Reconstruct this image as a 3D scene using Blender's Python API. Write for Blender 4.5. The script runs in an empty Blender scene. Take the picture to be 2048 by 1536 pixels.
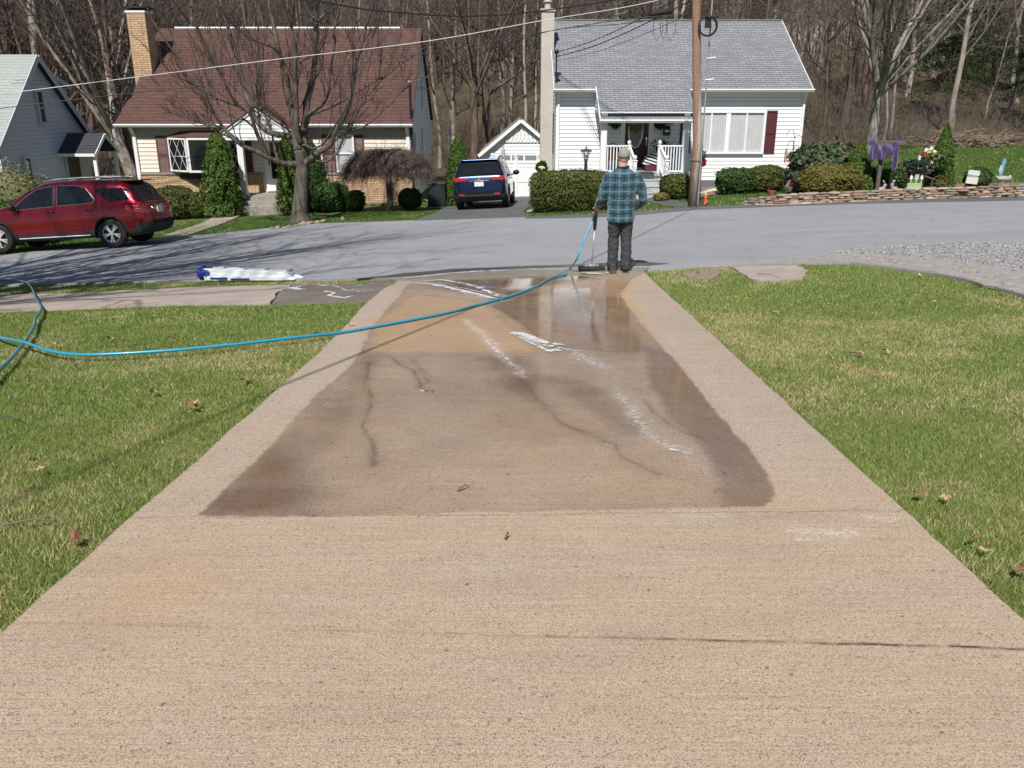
import bpy, bmesh, math, random
import numpy as np
from mathutils import Vector, Matrix, noise
from mathutils.geometry import delaunay_2d_cdt

# ---------------- camera, sky, sun, exposure ----------------
S = bpy.context.scene
C = S.collection
TILT = math.atan(0.3413); CH = 1.54; FPX = 1670.0
cam_d = bpy.data.cameras.new("camera"); cam = bpy.data.objects.new("camera", cam_d); C.objects.link(cam)
cam.location = (0, 0, CH); cam.rotation_euler = (math.pi/2 - TILT, 0, 0)
cam_d.sensor_width = 36; cam_d.lens = FPX/2048*36; cam_d.clip_end = 1500; cam_d.clip_start = 0.05
S.camera = cam
SUN_EL, SUN_AZ = math.radians(50), math.radians(13)   # shadows fall towards (+sin az, +cos az)
w = bpy.data.worlds.new("World"); S.world = w; w.use_nodes = True
nt = w.node_tree; nt.nodes.clear()
sky = nt.nodes.new('ShaderNodeTexSky'); sky.sky_type = 'NISHITA'; sky.sun_disc = False
sky.sun_elevation = SUN_EL; sky.sun_rotation = math.pi + SUN_AZ
sky.air_density = 1.2; sky.dust_density = 0.3; sky.ozone_density = 2.0
bg = nt.nodes.new('ShaderNodeBackground'); bg.inputs[1].default_value = 0.055
wo = nt.nodes.new('ShaderNodeOutputWorld')
nt.links.new(sky.outputs[0], bg.inputs[0]); nt.links.new(bg.outputs[0], wo.inputs[0])
sl = bpy.data.lights.new("sun", 'SUN'); sl.energy = 5.0; sl.angle = math.radians(0.55); sl.color = (1, .955, .89)
so = bpy.data.objects.new("sun", sl); C.objects.link(so); so.location = (-5, -20, 30)
sd_ = Vector((math.sin(SUN_AZ)*math.cos(SUN_EL), math.cos(SUN_AZ)*math.cos(SUN_EL), -math.sin(SUN_EL)))
so.rotation_euler = sd_.to_track_quat('-Z', 'Y').to_euler()
S.view_settings.view_transform = 'Standard'; S.view_settings.look = 'None'
S.view_settings.exposure = 0.12; S.view_settings.gamma = 1; S.view_settings.use_curve_mapping = False
S.render.engine = 'CYCLES'
S.cycles.max_bounces = 6; S.cycles.transparent_max_bounces = 6

# ---------------- helpers ----------------
ct, st = math.cos(TILT), math.sin(TILT)
def ray(px, py):
    v = (py-768)/FPX
    return (px-1024)/FPX, ct - v*st, -(st + v*ct)
def sstep(a, b, x):
    t = np.clip((np.asarray(x, float)-a)/(b-a), 0, 1); return t*t*(3-2*t)
def smin(a, b, k):
    h = np.clip(0.5+0.5*(b-a)/k, 0, 1); return b*(1-h)+a*h - k*h*(1-h)
def Hn(x, y):
    x = np.asarray(x, float); y = np.asarray(y, float)
    sdx = np.where(x > 1.95, np.clip(x, -30, 24)-1.95, np.where(x < -2.0, np.clip(x, -30, 24)+2.0, 0))
    N = -.0725*y + .0494*sstep(3, 11.5, y)*sdx
    corr = sstep(-4.2, -3.0, x)*(1-sstep(1.0, 2.2, x))
    lim = 31 + 6*corr
    xs = smin(np.clip(x, -26, 60), 20.0, 6.0)
    R = .0494*xs - .0649*smin(y, lim, 2.5) - .172
    s = sstep(10.2, 12.8, y)
    z = N*(1-s) + R*s
    hill = np.where(y > 56, 0.128*np.maximum(0, smin(y, 165.0, 20)-60), 0)
    hill = hill*sstep(56, 66, y)
    return z + hill + 0.25*np.sin(x*.13+1)*np.sin(y*.09)*sstep(44, 60, y)
def H(x, y): return float(Hn(x, y))
def G(px, py, dz=0.0):
    X, Y, Z = ray(px, py)
    t0 = 0.5; t = 0.5
    while t < 400:
        if CH+Z*t - H(X*t, Y*t) - dz < 0: break
        t0 = t; t *= 1.03
    a, b = t0, t
    for _ in range(40):
        m = (a+b)/2
        if CH+Z*m - H(X*m, Y*m) - dz < 0: b = m
        else: a = m
    return Vector((X*a, Y*a, CH+Z*a))
def Wp(px, py, Y):
    X, YY, Z = ray(px, py); t = Y/YY
    return Vector((X*t, Y, CH+Z*t))
def tag(o, label=None, cat=None, group=None, kind=None):
    if label: o['label'] = label
    if cat: o['category'] = cat
    if group: o['group'] = group
    if kind: o['kind'] = kind
    return o
def thing(name, label, cat, loc=(0, 0, 0), rz=0, group=None):
    o = bpy.data.objects.new(name, None); C.objects.link(o); o.location = loc; o.rotation_euler = (0, 0, rz)
    o.empty_display_size = .2
    return tag(o, label, cat, group)
def dup(root, loc=None, rz=None, label=None, group=None, scale=None):
    r = root.copy(); C.objects.link(r)
    if loc is not None: r.location = loc
    if rz is not None: r.rotation_euler = (0, 0, rz)
    if scale is not None: r.scale = (scale,)*3 if not hasattr(scale, '__len__') else scale
    if label: r['label'] = label
    if group: r['group'] = group
    for ch in list(root.children):
        c = ch.copy(); C.objects.link(c); c.parent = r
        for g in ch.children:
            d = g.copy(); C.objects.link(d); d.parent = c
    return r
class MB:
    def __init__(s): s.v = []; s.f = []; s.uv = []; s.mi = []; s.k = 0
    def add(s, vs, fs, uvs=None):
        b = len(s.v); s.v += [tuple(p) for p in vs]
        for i, f in enumerate(fs):
            s.f.append(tuple(b+k for k in f)); s.uv.append(uvs[i] if uvs else None); s.mi.append(s.k)
        return s
    def box(s, x0, x1, y0, y1, z0, z1, M=None):
        vs = [Vector(p) for p in ((x0,y0,z0),(x1,y0,z0),(x1,y1,z0),(x0,y1,z0),(x0,y0,z1),(x1,y0,z1),(x1,y1,z1),(x0,y1,z1))]
        if M is not None: vs = [M @ p for p in vs]
        return s.add(vs, [(0,3,2,1),(4,5,6,7),(0,1,5,4),(1,2,6,5),(2,3,7,6),(3,0,4,7)])
    def cbox(s, c, d, M=None):
        return s.box(c[0]-d[0]/2, c[0]+d[0]/2, c[1]-d[1]/2, c[1]+d[1]/2, c[2]-d[2]/2, c[2]+d[2]/2, M)
    def bar(s, a, b, w_, h_=None, up=(0,0,1)):
        a = Vector(a); b = Vector(b); h_ = h_ or w_; d = (b-a)
        L = d.length
        if L < 1e-6: return s
        d.normalize(); u = Vector(up)
        if abs(d.dot(u)) > .99: u = Vector((0,1,0))
        r = d.cross(u).normalized(); u = r.cross(d)
        vs = []
        for e in (a, b):
            for sx, sz in ((-1,-1),(1,-1),(1,1),(-1,1)): vs.append(e + r*sx*w_/2 + u*sz*h_/2)
        return s.add(vs, [(3,2,1,0),(4,5,6,7),(0,1,5,4),(1,2,6,5),(2,3,7,6),(3,0,4,7)])
    def tube(s, pts, rad, n=8, cap=True):
        pts = [Vector(p) for p in pts]; m = len(pts)
        if not hasattr(rad, '__len__'): rad = [rad]*m
        vs = []; prev = None
        for i, p in enumerate(pts):
            d = (pts[min(i+1, m-1)]-pts[max(i-1, 0)])
            if d.length < 1e-9: d = Vector((0,0,1))
            d.normalize()
            if prev is None:
                u = Vector((0,0,1)) if abs(d.z) < .9 else Vector((1,0,0))
                r = d.cross(u).normalized()
            else:
                r = (prev - d*prev.dot(d))
                r = r.normalized() if r.length > 1e-6 else d.orthogonal().normalized()
            prev = r; q = d.cross(r)
            for k in range(n):
                a = 2*math.pi*k/n; vs.append(p + (r*math.cos(a)+q*math.sin(a))*rad[i])
        fs = []
        for i in range(m-1):
            for k in range(n):
                k2 = (k+1) % n; fs.append((i*n+k, i*n+k2, (i+1)*n+k2, (i+1)*n+k))
        if cap: fs += [tuple(range(n-1, -1, -1)), tuple((m-1)*n+k for k in range(n))]
        return s.add(vs, fs)
    def lathe(s, prof, c=(0,0,0), n=16, M=None):
        vs = []; c = Vector(c)
        for r, z in prof:
            for k in range(n):
                a = 2*math.pi*k/n; p = Vector((r*math.cos(a), r*math.sin(a), z))
                if M is not None: p = M @ p
                vs.append(p + c)
        fs = []; m = len(prof)
        for i in range(m-1):
            for k in range(n):
                k2 = (k+1) % n; fs.append((i*n+k, i*n+k2, (i+1)*n+k2, (i+1)*n+k))
        fs += [tuple(range(n-1, -1, -1)), tuple((m-1)*n+k for k in range(n))]
        return s.add(vs, fs)
    def ball(s, c, r, n=12, m=8, sq=None):
        if not hasattr(r, '__len__'): r = (r, r, r)
        pr = []
        for i in range(m+1):
            a = -math.pi/2 + math.pi*i/m; pr.append((max(1e-4, math.cos(a)), math.sin(a)))
        return s.lathe(pr, c, n, Matrix.Diagonal((r[0], r[1], r[2])))
    def prism(s, poly, n, M=None):
        # poly: list of 3D points (planar), extruded by vector n
        n = Vector(n); k = len(poly); p = [Vector(q) for q in poly]
        vs = p + [q+n for q in p]
        if M is not None: vs = [M @ q for q in vs]
        return s.add(vs, [tuple(range(k-1, -1, -1)), tuple(range(k, 2*k))] + [(i, (i+1) % k, k+(i+1) % k, k+i) for i in range(k)])
    def quad(s, a, b, c, d, uv=None):
        return s.add([a, b, c, d], [(0,1,2,3)], [uv] if uv else None)
    def build(s, name, m=None, parent=None, smooth=False, recalc=True):
        me = bpy.data.meshes.new(name); me.from_pydata(s.v, [], s.f)
        if any(u is not None for u in s.uv):
            L = me.uv_layers.new(name='UVMap')
            for p, u in zip(me.polygons, s.uv):
                if u is not None:
                    for li, q in zip(p.loop_indices, u): L.data[li].uv = q
        if recalc:
            bm = bmesh.new(); bm.from_mesh(me); bmesh.ops.recalc_face_normals(bm, faces=bm.faces); bm.to_mesh(me); bm.free()
        if smooth:
            me.polygons.foreach_set('use_smooth', [True]*len(me.polygons))
        for q in (m if isinstance(m, (list, tuple)) else [m]):
            if q is not None: me.materials.append(q)
        if any(s.mi): me.polygons.foreach_set('material_index', s.mi)
        o = bpy.data.objects.new(name, me); C.objects.link(o)
        if parent is not None: o.parent = parent
        return o
def npmesh(name, v, f, m, parent=None, col=None, smooth=False):
    me = bpy.data.meshes.new(name); v = np.asarray(v, np.float32); f = np.asarray(f, np.int32); k = f.shape[1]
    me.vertices.add(len(v)); me.vertices.foreach_set('co', v.ravel())
    me.loops.add(f.size); me.loops.foreach_set('vertex_index', f.ravel())
    me.polygons.add(len(f)); me.polygons.foreach_set('loop_start', np.arange(0, f.size, k, dtype=np.int32))
    try: me.polygons.foreach_set('loop_total', np.full(len(f), k, np.int32))
    except Exception: pass
    if smooth: me.polygons.foreach_set('use_smooth', np.ones(len(f), bool))
    me.update(calc_edges=True)
    if col is not None:
        a = me.attributes.new('Col', 'FLOAT_COLOR', 'POINT')
        c4 = np.ones((len(v), 4), np.float32); c4[:, :3] = col; a.data.foreach_set('color', c4.ravel())
    if m is not None: me.materials.append(m)
    o = bpy.data.objects.new(name, me); C.objects.link(o)
    if parent is not None: o.parent = parent
    return o
def bevel(o, w_=.01, seg=2):
    m = o.modifiers.new('bevel', 'BEVEL'); m.width = w_; m.segments = seg; m.limit_method = 'ANGLE'; m.angle_limit = .6
    return o
# ---------------- materials ----------------
def srgb(r, g, b):
    f = lambda c: (c/255/12.92) if c/255 <= .04045 else ((c/255+.055)/1.055)**2.4
    return (f(r), f(g), f(b))
class NT:
    def __init__(s, name):
        s.m = bpy.data.materials.new(name); s.m.use_nodes = True; s.t = s.m.node_tree; s.t.nodes.clear()
        s.out = s.n('ShaderNodeOutputMaterial'); s.p = s.n('ShaderNodeBsdfPrincipled'); s.l(s.p.outputs[0], s.out.inputs[0])
    def n(s, t, **k):
        x = s.t.nodes.new(t)
        for a, b in k.items(): setattr(x, a, b)
        return x
    def l(s, a, b): s.t.links.new(a, b)
    def co(s, kind='Object', scale=None, rot=None):
        tc = s.n('ShaderNodeTexCoord'); o = tc.outputs[kind]
        if scale or rot:
            mp = s.n('ShaderNodeMapping')
            if scale: mp.inputs['Scale'].default_value = scale
            if rot: mp.inputs['Rotation'].default_value = rot
            s.l(o, mp.inputs[0]); o = mp.outputs[0]
        return o
    def noise(s, co, scale, det=4, rough=.55, dist=0):
        x = s.n('ShaderNodeTexNoise'); x.inputs['Scale'].default_value = scale; x.inputs['Detail'].default_value = det
        x.inputs['Roughness'].default_value = rough; x.inputs['Distortion'].default_value = dist
        s.l(co, x.inputs['Vector']); return x.outputs['Fac']
    def ramp(s, fac, a, b, ca=(0,0,0), cb=(1,1,1)):
        r = s.n('ShaderNodeValToRGB'); e = r.color_ramp.elements
        e[0].position = a; e[1].position = b; e[0].color = (*ca, 1); e[1].color = (*cb, 1)
        s.l(fac, r.inputs[0]); return r.outputs[0]
    def mix(s, f, a, b, mode='MIX'):
        x = s.n('ShaderNodeMix', data_type='RGBA', blend_type=mode)
        for i, q in ((0, f), (6, a), (7, b)):
            if isinstance(q, (int, float)): x.inputs[i].default_value = q
            elif isinstance(q, tuple): x.inputs[i].default_value = (*q, 1) if len(q) == 3 else q
            else: s.l(q, x.inputs[i])
        return x.outputs[2]
    def math(s, op, a, b=0.0, c=None):
        x = s.n('ShaderNodeMath', operation=op)
        for i, q in enumerate((a, b) if c is None else (a, b, c)):
            if isinstance(q, (int, float)): x.inputs[i].default_value = q
            else: s.l(q, x.inputs[i])
        return x.outputs[0]
    def bump(s, h, strength=.3, dist=.01):
        b = s.n('ShaderNodeBump'); b.inputs['Strength'].default_value = strength; b.inputs['Distance'].default_value = dist
        s.l(h, b.inputs['Height']); s.l(b.outputs[0], s.p.inputs['Normal'])
    def col(s, c):
        if isinstance(c, tuple): s.p.inputs['Base Color'].default_value = (*c, 1)
        else: s.l(c, s.p.inputs['Base Color'])
    def set(s, **k):
        for a, b in k.items():
            i = s.p.inputs[a.replace('_', ' ')]
            if isinstance(b, (int, float)): i.default_value = b
            elif isinstance(b, tuple): i.default_value = b
            else: s.l(b, i)
_mc = {}
def mat(name, c, rough=.7, metal=0, var=.12, scale=6, bump=0, coat=0, spec=None, c2=None, det=5):
    if name in _mc: return _mc[name]
    t = NT(name); co = t.co('Object')
    n = t.noise(co, scale, det)
    c2 = c2 or tuple(x*(1-var*2) for x in c)
    t.col(t.mix(t.ramp(n, .3, .72), c2, c))
    t.set(Roughness=rough, Metallic=metal)
    if coat: t.set(Coat_Weight=coat, Coat_Roughness=.04)
    if spec is not None: t.set(Specular_IOR_Level=spec)
    if bump: t.bump(t.noise(co, scale*6, 4), bump, .01)
    _mc[name] = t.m; return t.m
def leafmat(name, rough=.6, trans=.25):
    if name in _mc: return _mc[name]
    t = NT(name); a = t.n('ShaderNodeAttribute', attribute_name='Col')
    t.col(a.outputs['Color']); t.set(Roughness=rough, Specular_IOR_Level=.25)
    tr = t.n('ShaderNodeBsdfTranslucent'); t.l(a.outputs['Color'], tr.inputs[0])
    mx = t.n('ShaderNodeMixShader'); mx.inputs[0].default_value = trans
    t.l(t.p.outputs[0], mx.inputs[1]); t.l(tr.outputs[0], mx.inputs[2]); t.l(mx.outputs[0], t.out.inputs[0])
    _mc[name] = t.m; return t.m
M = {}
M['white'] = mat('white vinyl', (.80, .82, .84), .45, var=.02, scale=3)
M['trim'] = mat('white trim', (.82, .83, .84), .4, var=.02, scale=4)
M['cream'] = mat('cream siding', (.80, .72, .62), .55, var=.03, scale=2)
M['greyside'] = mat('grey siding', (.60, .64, .78), .6, var=.05, scale=1.5)
M['sideB'] = mat('pale side siding', (.74, .74, .75), .6, var=.05, scale=1.5)
M['maroon'] = mat('maroon shutter', (.10, .022, .028), .5, var=.1, scale=8)
M['plum'] = mat('brown shutter', (.13, .055, .05), .55, var=.1, scale=8)
M['dark'] = mat('dark void', (.02, .02, .022), .6)
M['blackmetal'] = mat('black metal', (.02, .02, .022), .45, var=.2)
M['rubber'] = mat('rubber', (.022, .022, .023), .8, var=.15, scale=20)
M['chrome'] = mat('chrome', (.75, .76, .78), .12, metal=1, var=.02)
M['alloy'] = mat('alloy', (.80, .80, .83), .3, metal=.45, var=.03)
M['galv'] = mat('galvanised metal', (.5, .53, .56), .4, metal=.7, var=.12, scale=12)
M['conc'] = mat('old concrete', (.36, .33, .29), .9, var=.15, scale=7, bump=.4)
M['concblock'] = mat('chimney render', (.52, .49, .43), .9, var=.07, scale=5, bump=.2)
M['curtain'] = mat('curtain fabric', (.86, .87, .88), .9, var=.06, scale=3)
M['steps'] = mat('grey composite', (.42, .46, .46), .6, var=.06, scale=6)
M['woodgrey'] = mat('weathered wood', (.16, .13, .12), .85, var=.25, scale=9, bump=.3)
M['redwood'] = mat('red stained wood', (.16, .04, .028), .7, var=.2, scale=9)
def glassmat():
    t = NT('window glass'); t.col((.012, .015, .018)); t.set(Roughness=.04, Specular_IOR_Level=.9); return t.m
M['glass'] = glassmat()
def shinglemat(name, cols, bw=.34, bh=.15, mort=(.03, .03, .035), bumps=.5):
    t = NT(name); uv = t.co('UV')
    b = t.n('ShaderNodeTexBrick'); b.inputs['Scale'].default_value = 1; b.inputs['Brick Width'].default_value = bw
    b.inputs['Row Height'].default_value = bh; b.inputs['Mortar Size'].default_value = .012; b.inputs['Mortar Smooth'].default_value = .3
    b.inputs['Color1'].default_value = (*cols[0], 1); b.inputs['Color2'].default_value = (*cols[1], 1); b.inputs['Mortar'].default_value = (*mort, 1)
    b.inputs['Bias'].default_value = 0
    wob = t.n('ShaderNodeVectorMath', operation='MULTIPLY_ADD'); nz = t.n('ShaderNodeTexNoise'); nz.inputs['Scale'].default_value = 2.5
    t.l(uv, nz.inputs['Vector']); t.l(nz.outputs['Color'], wob.inputs[0]); wob.inputs[1].default_value = (.02, .035, 0); t.l(uv, wob.inputs[2])
    t.l(wob.outputs[0], b.inputs['Vector'])
    n1 = t.noise(t.co('UV', (1, 2.2, 1)), 3.4, 2); big = t.noise(uv, .5, 3)
    c = t.mix(t.ramp(n1, .35, .68), b.outputs['Color'], cols[2]); 
    bm_ = t.mix(.25, b.outputs['Color'], b.outputs['Color'])
    c = t.mix(.5, b.outputs['Color'], c)
    c = t.mix(t.math('MULTIPLY', t.math('SUBTRACT', big, .35), .9), c, cols[3])
    # dark butt line per course
    sx = t.n('ShaderNodeSeparateXYZ'); t.l(wob.outputs[0], sx.inputs[0])
    fr = t.math('FRACT', t.math('DIVIDE', sx.outputs[1], bh))
    ln = t.ramp(fr, .05, .34, (1, 1, 1), (0, 0, 0)); gate = t.ramp(t.noise(t.co('UV', (1, 3, 1)), 2.6, 2), .28, .52)
    c = t.mix(t.math('MULTIPLY', t.math('MULTIPLY', ln, gate), .88), c, mort)
    t.col(c); t.set(Roughness=.92, Specular_IOR_Level=.2)
    t.bump(t.math('ADD', fr, t.math('MULTIPLY', t.noise(uv, 60, 3), .3)), bumps, .012)
    return t.m
M['roofgrey'] = shinglemat('grey shingles', [(.23, .24, .265), (.31, .32, .345), (.17, .175, .19), (.17, .16, .16)], mort=(.06, .063, .075))
M['roofbrown'] = shinglemat('red brown shingles', [(.092, .052, .047), (.124, .069, .060), (.165, .092, .066), (.062, .038, .040)], bh=.2, bw=.4, mort=(.06, .027, .027))
M['roofpale'] = shinglemat('pale green shingles', [(.34, .38, .365), (.38, .415, .40), (.31, .345, .335), (.28, .31, .30)], mort=(.24, .26, .26))
M['roofslate'] = shinglemat('dark slate shingles', [(.055, .062, .075), (.075, .08, .09), (.05, .05, .06), (.04, .045, .055)])
def brickmat():
    t = NT('tan brick'); uv = t.co('UV')
    b = t.n('ShaderNodeTexBrick'); b.inputs['Scale'].default_value = 1; b.inputs['Brick Width'].default_value = .30; b.inputs['Row Height'].default_value = .085
    b.inputs['Mortar Size'].default_value = .009; b.inputs['Color1'].default_value = (.46, .31, .19, 1); b.inputs['Color2'].default_value = (.60, .45, .28, 1)
    b.inputs['Mortar'].default_value = (.14, .09, .06, 1); t.l(uv, b.inputs['Vector'])
    c = t.mix(t.ramp(t.noise(uv, 5, 3), .4, .7), b.outputs['Color'], (.40, .20, .12))
    c = t.mix(.5, b.outputs['Color'], c); t.col(c); t.set(Roughness=.85); t.bump(b.outputs['Fac'], -.4, .01)
    return t.m
M['brick'] = brickmat()
def barkmat(name, a, b, sc=8):
    t = NT(name); co = t.co('Object', (1, 1, .22)); n = t.noise(co, sc, 6, .65)
    t.col(t.mix(t.ramp(n, .35, .65), a, b)); t.set(Roughness=.95, Specular_IOR_Level=.15); t.bump(n, .8, .03); return t.m
M['bark'] = barkmat('maple bark', (.045, .038, .032), (.165, .145, .118), 9)
M['barkfar'] = barkmat('grey bark', (.17, .145, .125), (.46, .41, .355), 5)
M['barkfar2'] = barkmat('brown bark', (.085, .06, .05), (.19, .14, .115), 5)
M['twig'] = mat('twigs', (.17, .14, .118), .9, var=.2, scale=2)
M['twigred'] = mat('reddish twigs', (.15, .10, .085), .9, var=.2, scale=2)
M['twigmaple'] = mat('maple twigs', (.08, .06, .05), .9, var=.2, scale=2)
M['barkpale'] = barkmat('pale bark', (.13, .115, .105), (.34, .31, .28), 5)
# ---------------- ground, driveway, road ----------------
rng = np.random.default_rng(7)
def vnoise(x, y, sc, seed=0):
    x = np.asarray(x, float)*sc; y = np.asarray(y, float)*sc
    xi = np.floor(x).astype(np.int64); yi = np.floor(y).astype(np.int64); fx = x-xi; fy = y-yi
    fx = fx*fx*(3-2*fx); fy = fy*fy*(3-2*fy)
    def h(a, b):
        n = (a*374761393 + b*668265263 + seed*974711) & 0xffffffff
        n = ((n ^ (n >> 13))*1274126177) & 0xffffffff
        return ((n ^ (n >> 16)) & 0xffff)/65535.0
    return (h(xi, yi)*(1-fx)+h(xi+1, yi)*fx)*(1-fy) + (h(xi, yi+1)*(1-fx)+h(xi+1, yi+1)*fx)*fy
def fbm(x, y, sc, seed=0, o=4):
    s = 0; a = .5; t = 0
    for i in range(o):
        s = s + a*vnoise(x, y, sc*2**i, seed+i*17); t += a; a *= .5
    return s/t
def inpoly(x, y, poly):
    x = np.asarray(x); y = np.asarray(y); r = np.zeros(x.shape, bool); n = len(poly)
    for i in range(n):
        x1, y1 = poly[i]; x2, y2 = poly[(i+1) % n]
        if y1 == y2: continue
        c = ((y1 > y) != (y2 > y)) & (x < (x2-x1)*(y-y1)/(y2-y1)+x1); r ^= c
    return r
def sdpoly(x, y, poly, closed=True):
    x = np.asarray(x, float); y = np.asarray(y, float); d = np.full(x.shape, 1e9); n = len(poly)
    for i in range(n if closed else n-1):
        ax, ay = poly[i]; bx, by = poly[(i+1) % n]; ex, ey = bx-ax, by-ay; L = ex*ex+ey*ey+1e-12
        t = np.clip(((x-ax)*ex+(y-ay)*ey)/L, 0, 1); d = np.minimum(d, np.hypot(x-ax-t*ex, y-ay-t*ey))
    return np.where(inpoly(x, y, poly), -d, d) if closed else d
def gp(pts): return [tuple(G(a, b)[:2]) for a, b in pts]
def densify(poly, step, jit=0, seed=0, closed=True):
    out = []; n = len(poly)
    for i in range(n if closed else n-1):
        a = poly[i]; b = poly[(i+1) % n]; L = math.hypot(b[0]-a[0], b[1]-a[1]); k = max(1, int(L/step))
        for j in range(k):
            t = j/k; x = a[0]+(b[0]-a[0])*t; y = a[1]+(b[1]-a[1])*t
            if jit and j > 0:
                x += jit*(2*float(fbm(x+3, y, 3.0, seed))-1); y += jit*(2*float(fbm(x, y+9, 3.0, seed+5))-1)
            out.append((x, y))
    if not closed: out.append(poly[-1])
    return out
def sheet(name, poly, step, dz, m, edge=None, jit=0, kind='structure', hfun=None, skirt=.06):
    poly = densify(poly, edge or step, jit)
    xs = [p[0] for p in poly]; ys = [p[1] for p in poly]
    gx, gy = np.meshgrid(np.arange(min(xs), max(xs), step), np.arange(min(ys), max(ys), step))
    gx = gx.ravel()+.003; gy = gy.ravel()+.0017
    d = sdpoly(gx, gy, poly); k = d < -step*.45
    pts = [Vector(p) for p in poly] + [Vector((a, b)) for a, b in zip(gx[k], gy[k])]
    r = delaunay_2d_cdt(pts, [], [list(range(len(poly)))], 1, 1e-5)
    V2 = r[0]; F = r[2]
    X = np.array([p.x for p in V2]); Y = np.array([p.y for p in V2])
    Z = Hn(X, Y)+dz if hfun is None else hfun(X, Y)
    me = bpy.data.meshes.new(name); me.from_pydata(list(zip(X, Y, Z)), [], [tuple(f) for f in F]); me.update()
    # skirt so the slab has thickness
    bm = bmesh.new(); bm.from_mesh(me); bmesh.ops.recalc_face_normals(bm, faces=bm.faces)
    if sum(f.normal.z for f in bm.faces) < 0: bmesh.ops.reverse_faces(bm, faces=bm.faces)
    be = [e for e in bm.edges if e.is_boundary]
    if skirt:
        ex = bmesh.ops.extrude_edge_only(bm, edges=be); 
        for q in ex['geom']:
            if isinstance(q, bmesh.types.BMVert): q.co.z -= skirt
    bm.to_mesh(me); bm.free(); me.materials.append(m)
    o = bpy.data.objects.new(name, me); C.objects.link(o); return tag(o, kind=kind)

# terrain
def axis(b, segs):
    out = [b]
    for lim, st_ in segs:
        while out[-1] < lim: out.append(out[-1]+st_)
    return np.array(out)
ty = axis(-8, [(0, 1.), (16, .2), (38, .4), (64, 1.), (180, 2.5), (500, 25)])
tx = axis(-140, [(-32, 4.), (-14, .8), (-2.6, .25), (2.4, .1), (8, .25), (28, .6), (140, 4.)])
gx, gy = np.meshgrid(tx, ty); gz = Hn(gx, gy)-.03
V = np.stack([gx.ravel(), gy.ravel(), gz.ravel()], 1); nx = len(tx); ny = len(ty)
ii, jj = np.meshgrid(np.arange(nx-1), np.arange(ny-1)); a = (jj*nx+ii).ravel()
F = np.stack([a, a+1, a+nx+1, a+nx], 1)
woods = np.clip(sstep(49, 54, gy + 5*(fbm(gx, gy, .12, 3)-.5)) + (1-sstep(-16, -12, gx))*sstep(37, 41, gy) + sstep(38, 42, gy)*(1-sstep(12, 15, gx)), 0, 1).ravel()
n1 = fbm(gx, gy, .7, 11).ravel()[:, None]; n2 = fbm(gx, gy, 2.4, 21).ravel()[:, None]
lawn = np.array([.20, .25, .065])*(1-n1) + np.array([.36, .33, .14])*n1
farl = np.array([.08, .15, .035])*(1-n2*.6) + np.array([.2, .25, .06])*n2*.6
fy = sstep(22, 25, gy).ravel()[:, None]
litter = np.array([.07, .05, .035])*(1-n1) + np.array([.17, .12, .082])*n1
colr = (lawn*(1-fy)+farl*fy)*(1-woods[:, None]) + litter*woods[:, None]
def terrmat():
    t = NT('ground cover'); a = t.n('ShaderNodeAttribute', attribute_name='Col'); co = t.co('Object')
    n = t.noise(co, 18, 6, .7); n2 = t.noise(co, 90, 3, .7)
    c = t.mix(t.ramp(n, .35, .7), t.mix(.55, a.outputs['Color'], (.09, .08, .035)), a.outputs['Color'])
    c = t.mix(t.math('MULTIPLY', t.ramp(n2, .5, .7), .4), c, (.34, .30, .16)); t.col(c); t.set(Roughness=1, Specular_IOR_Level=.1)
    t.bump(n2, .8, .03); return t.m
ter = npmesh('ground', V, F, terrmat(), col=colr, smooth=True); tag(ter, kind='structure')

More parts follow.
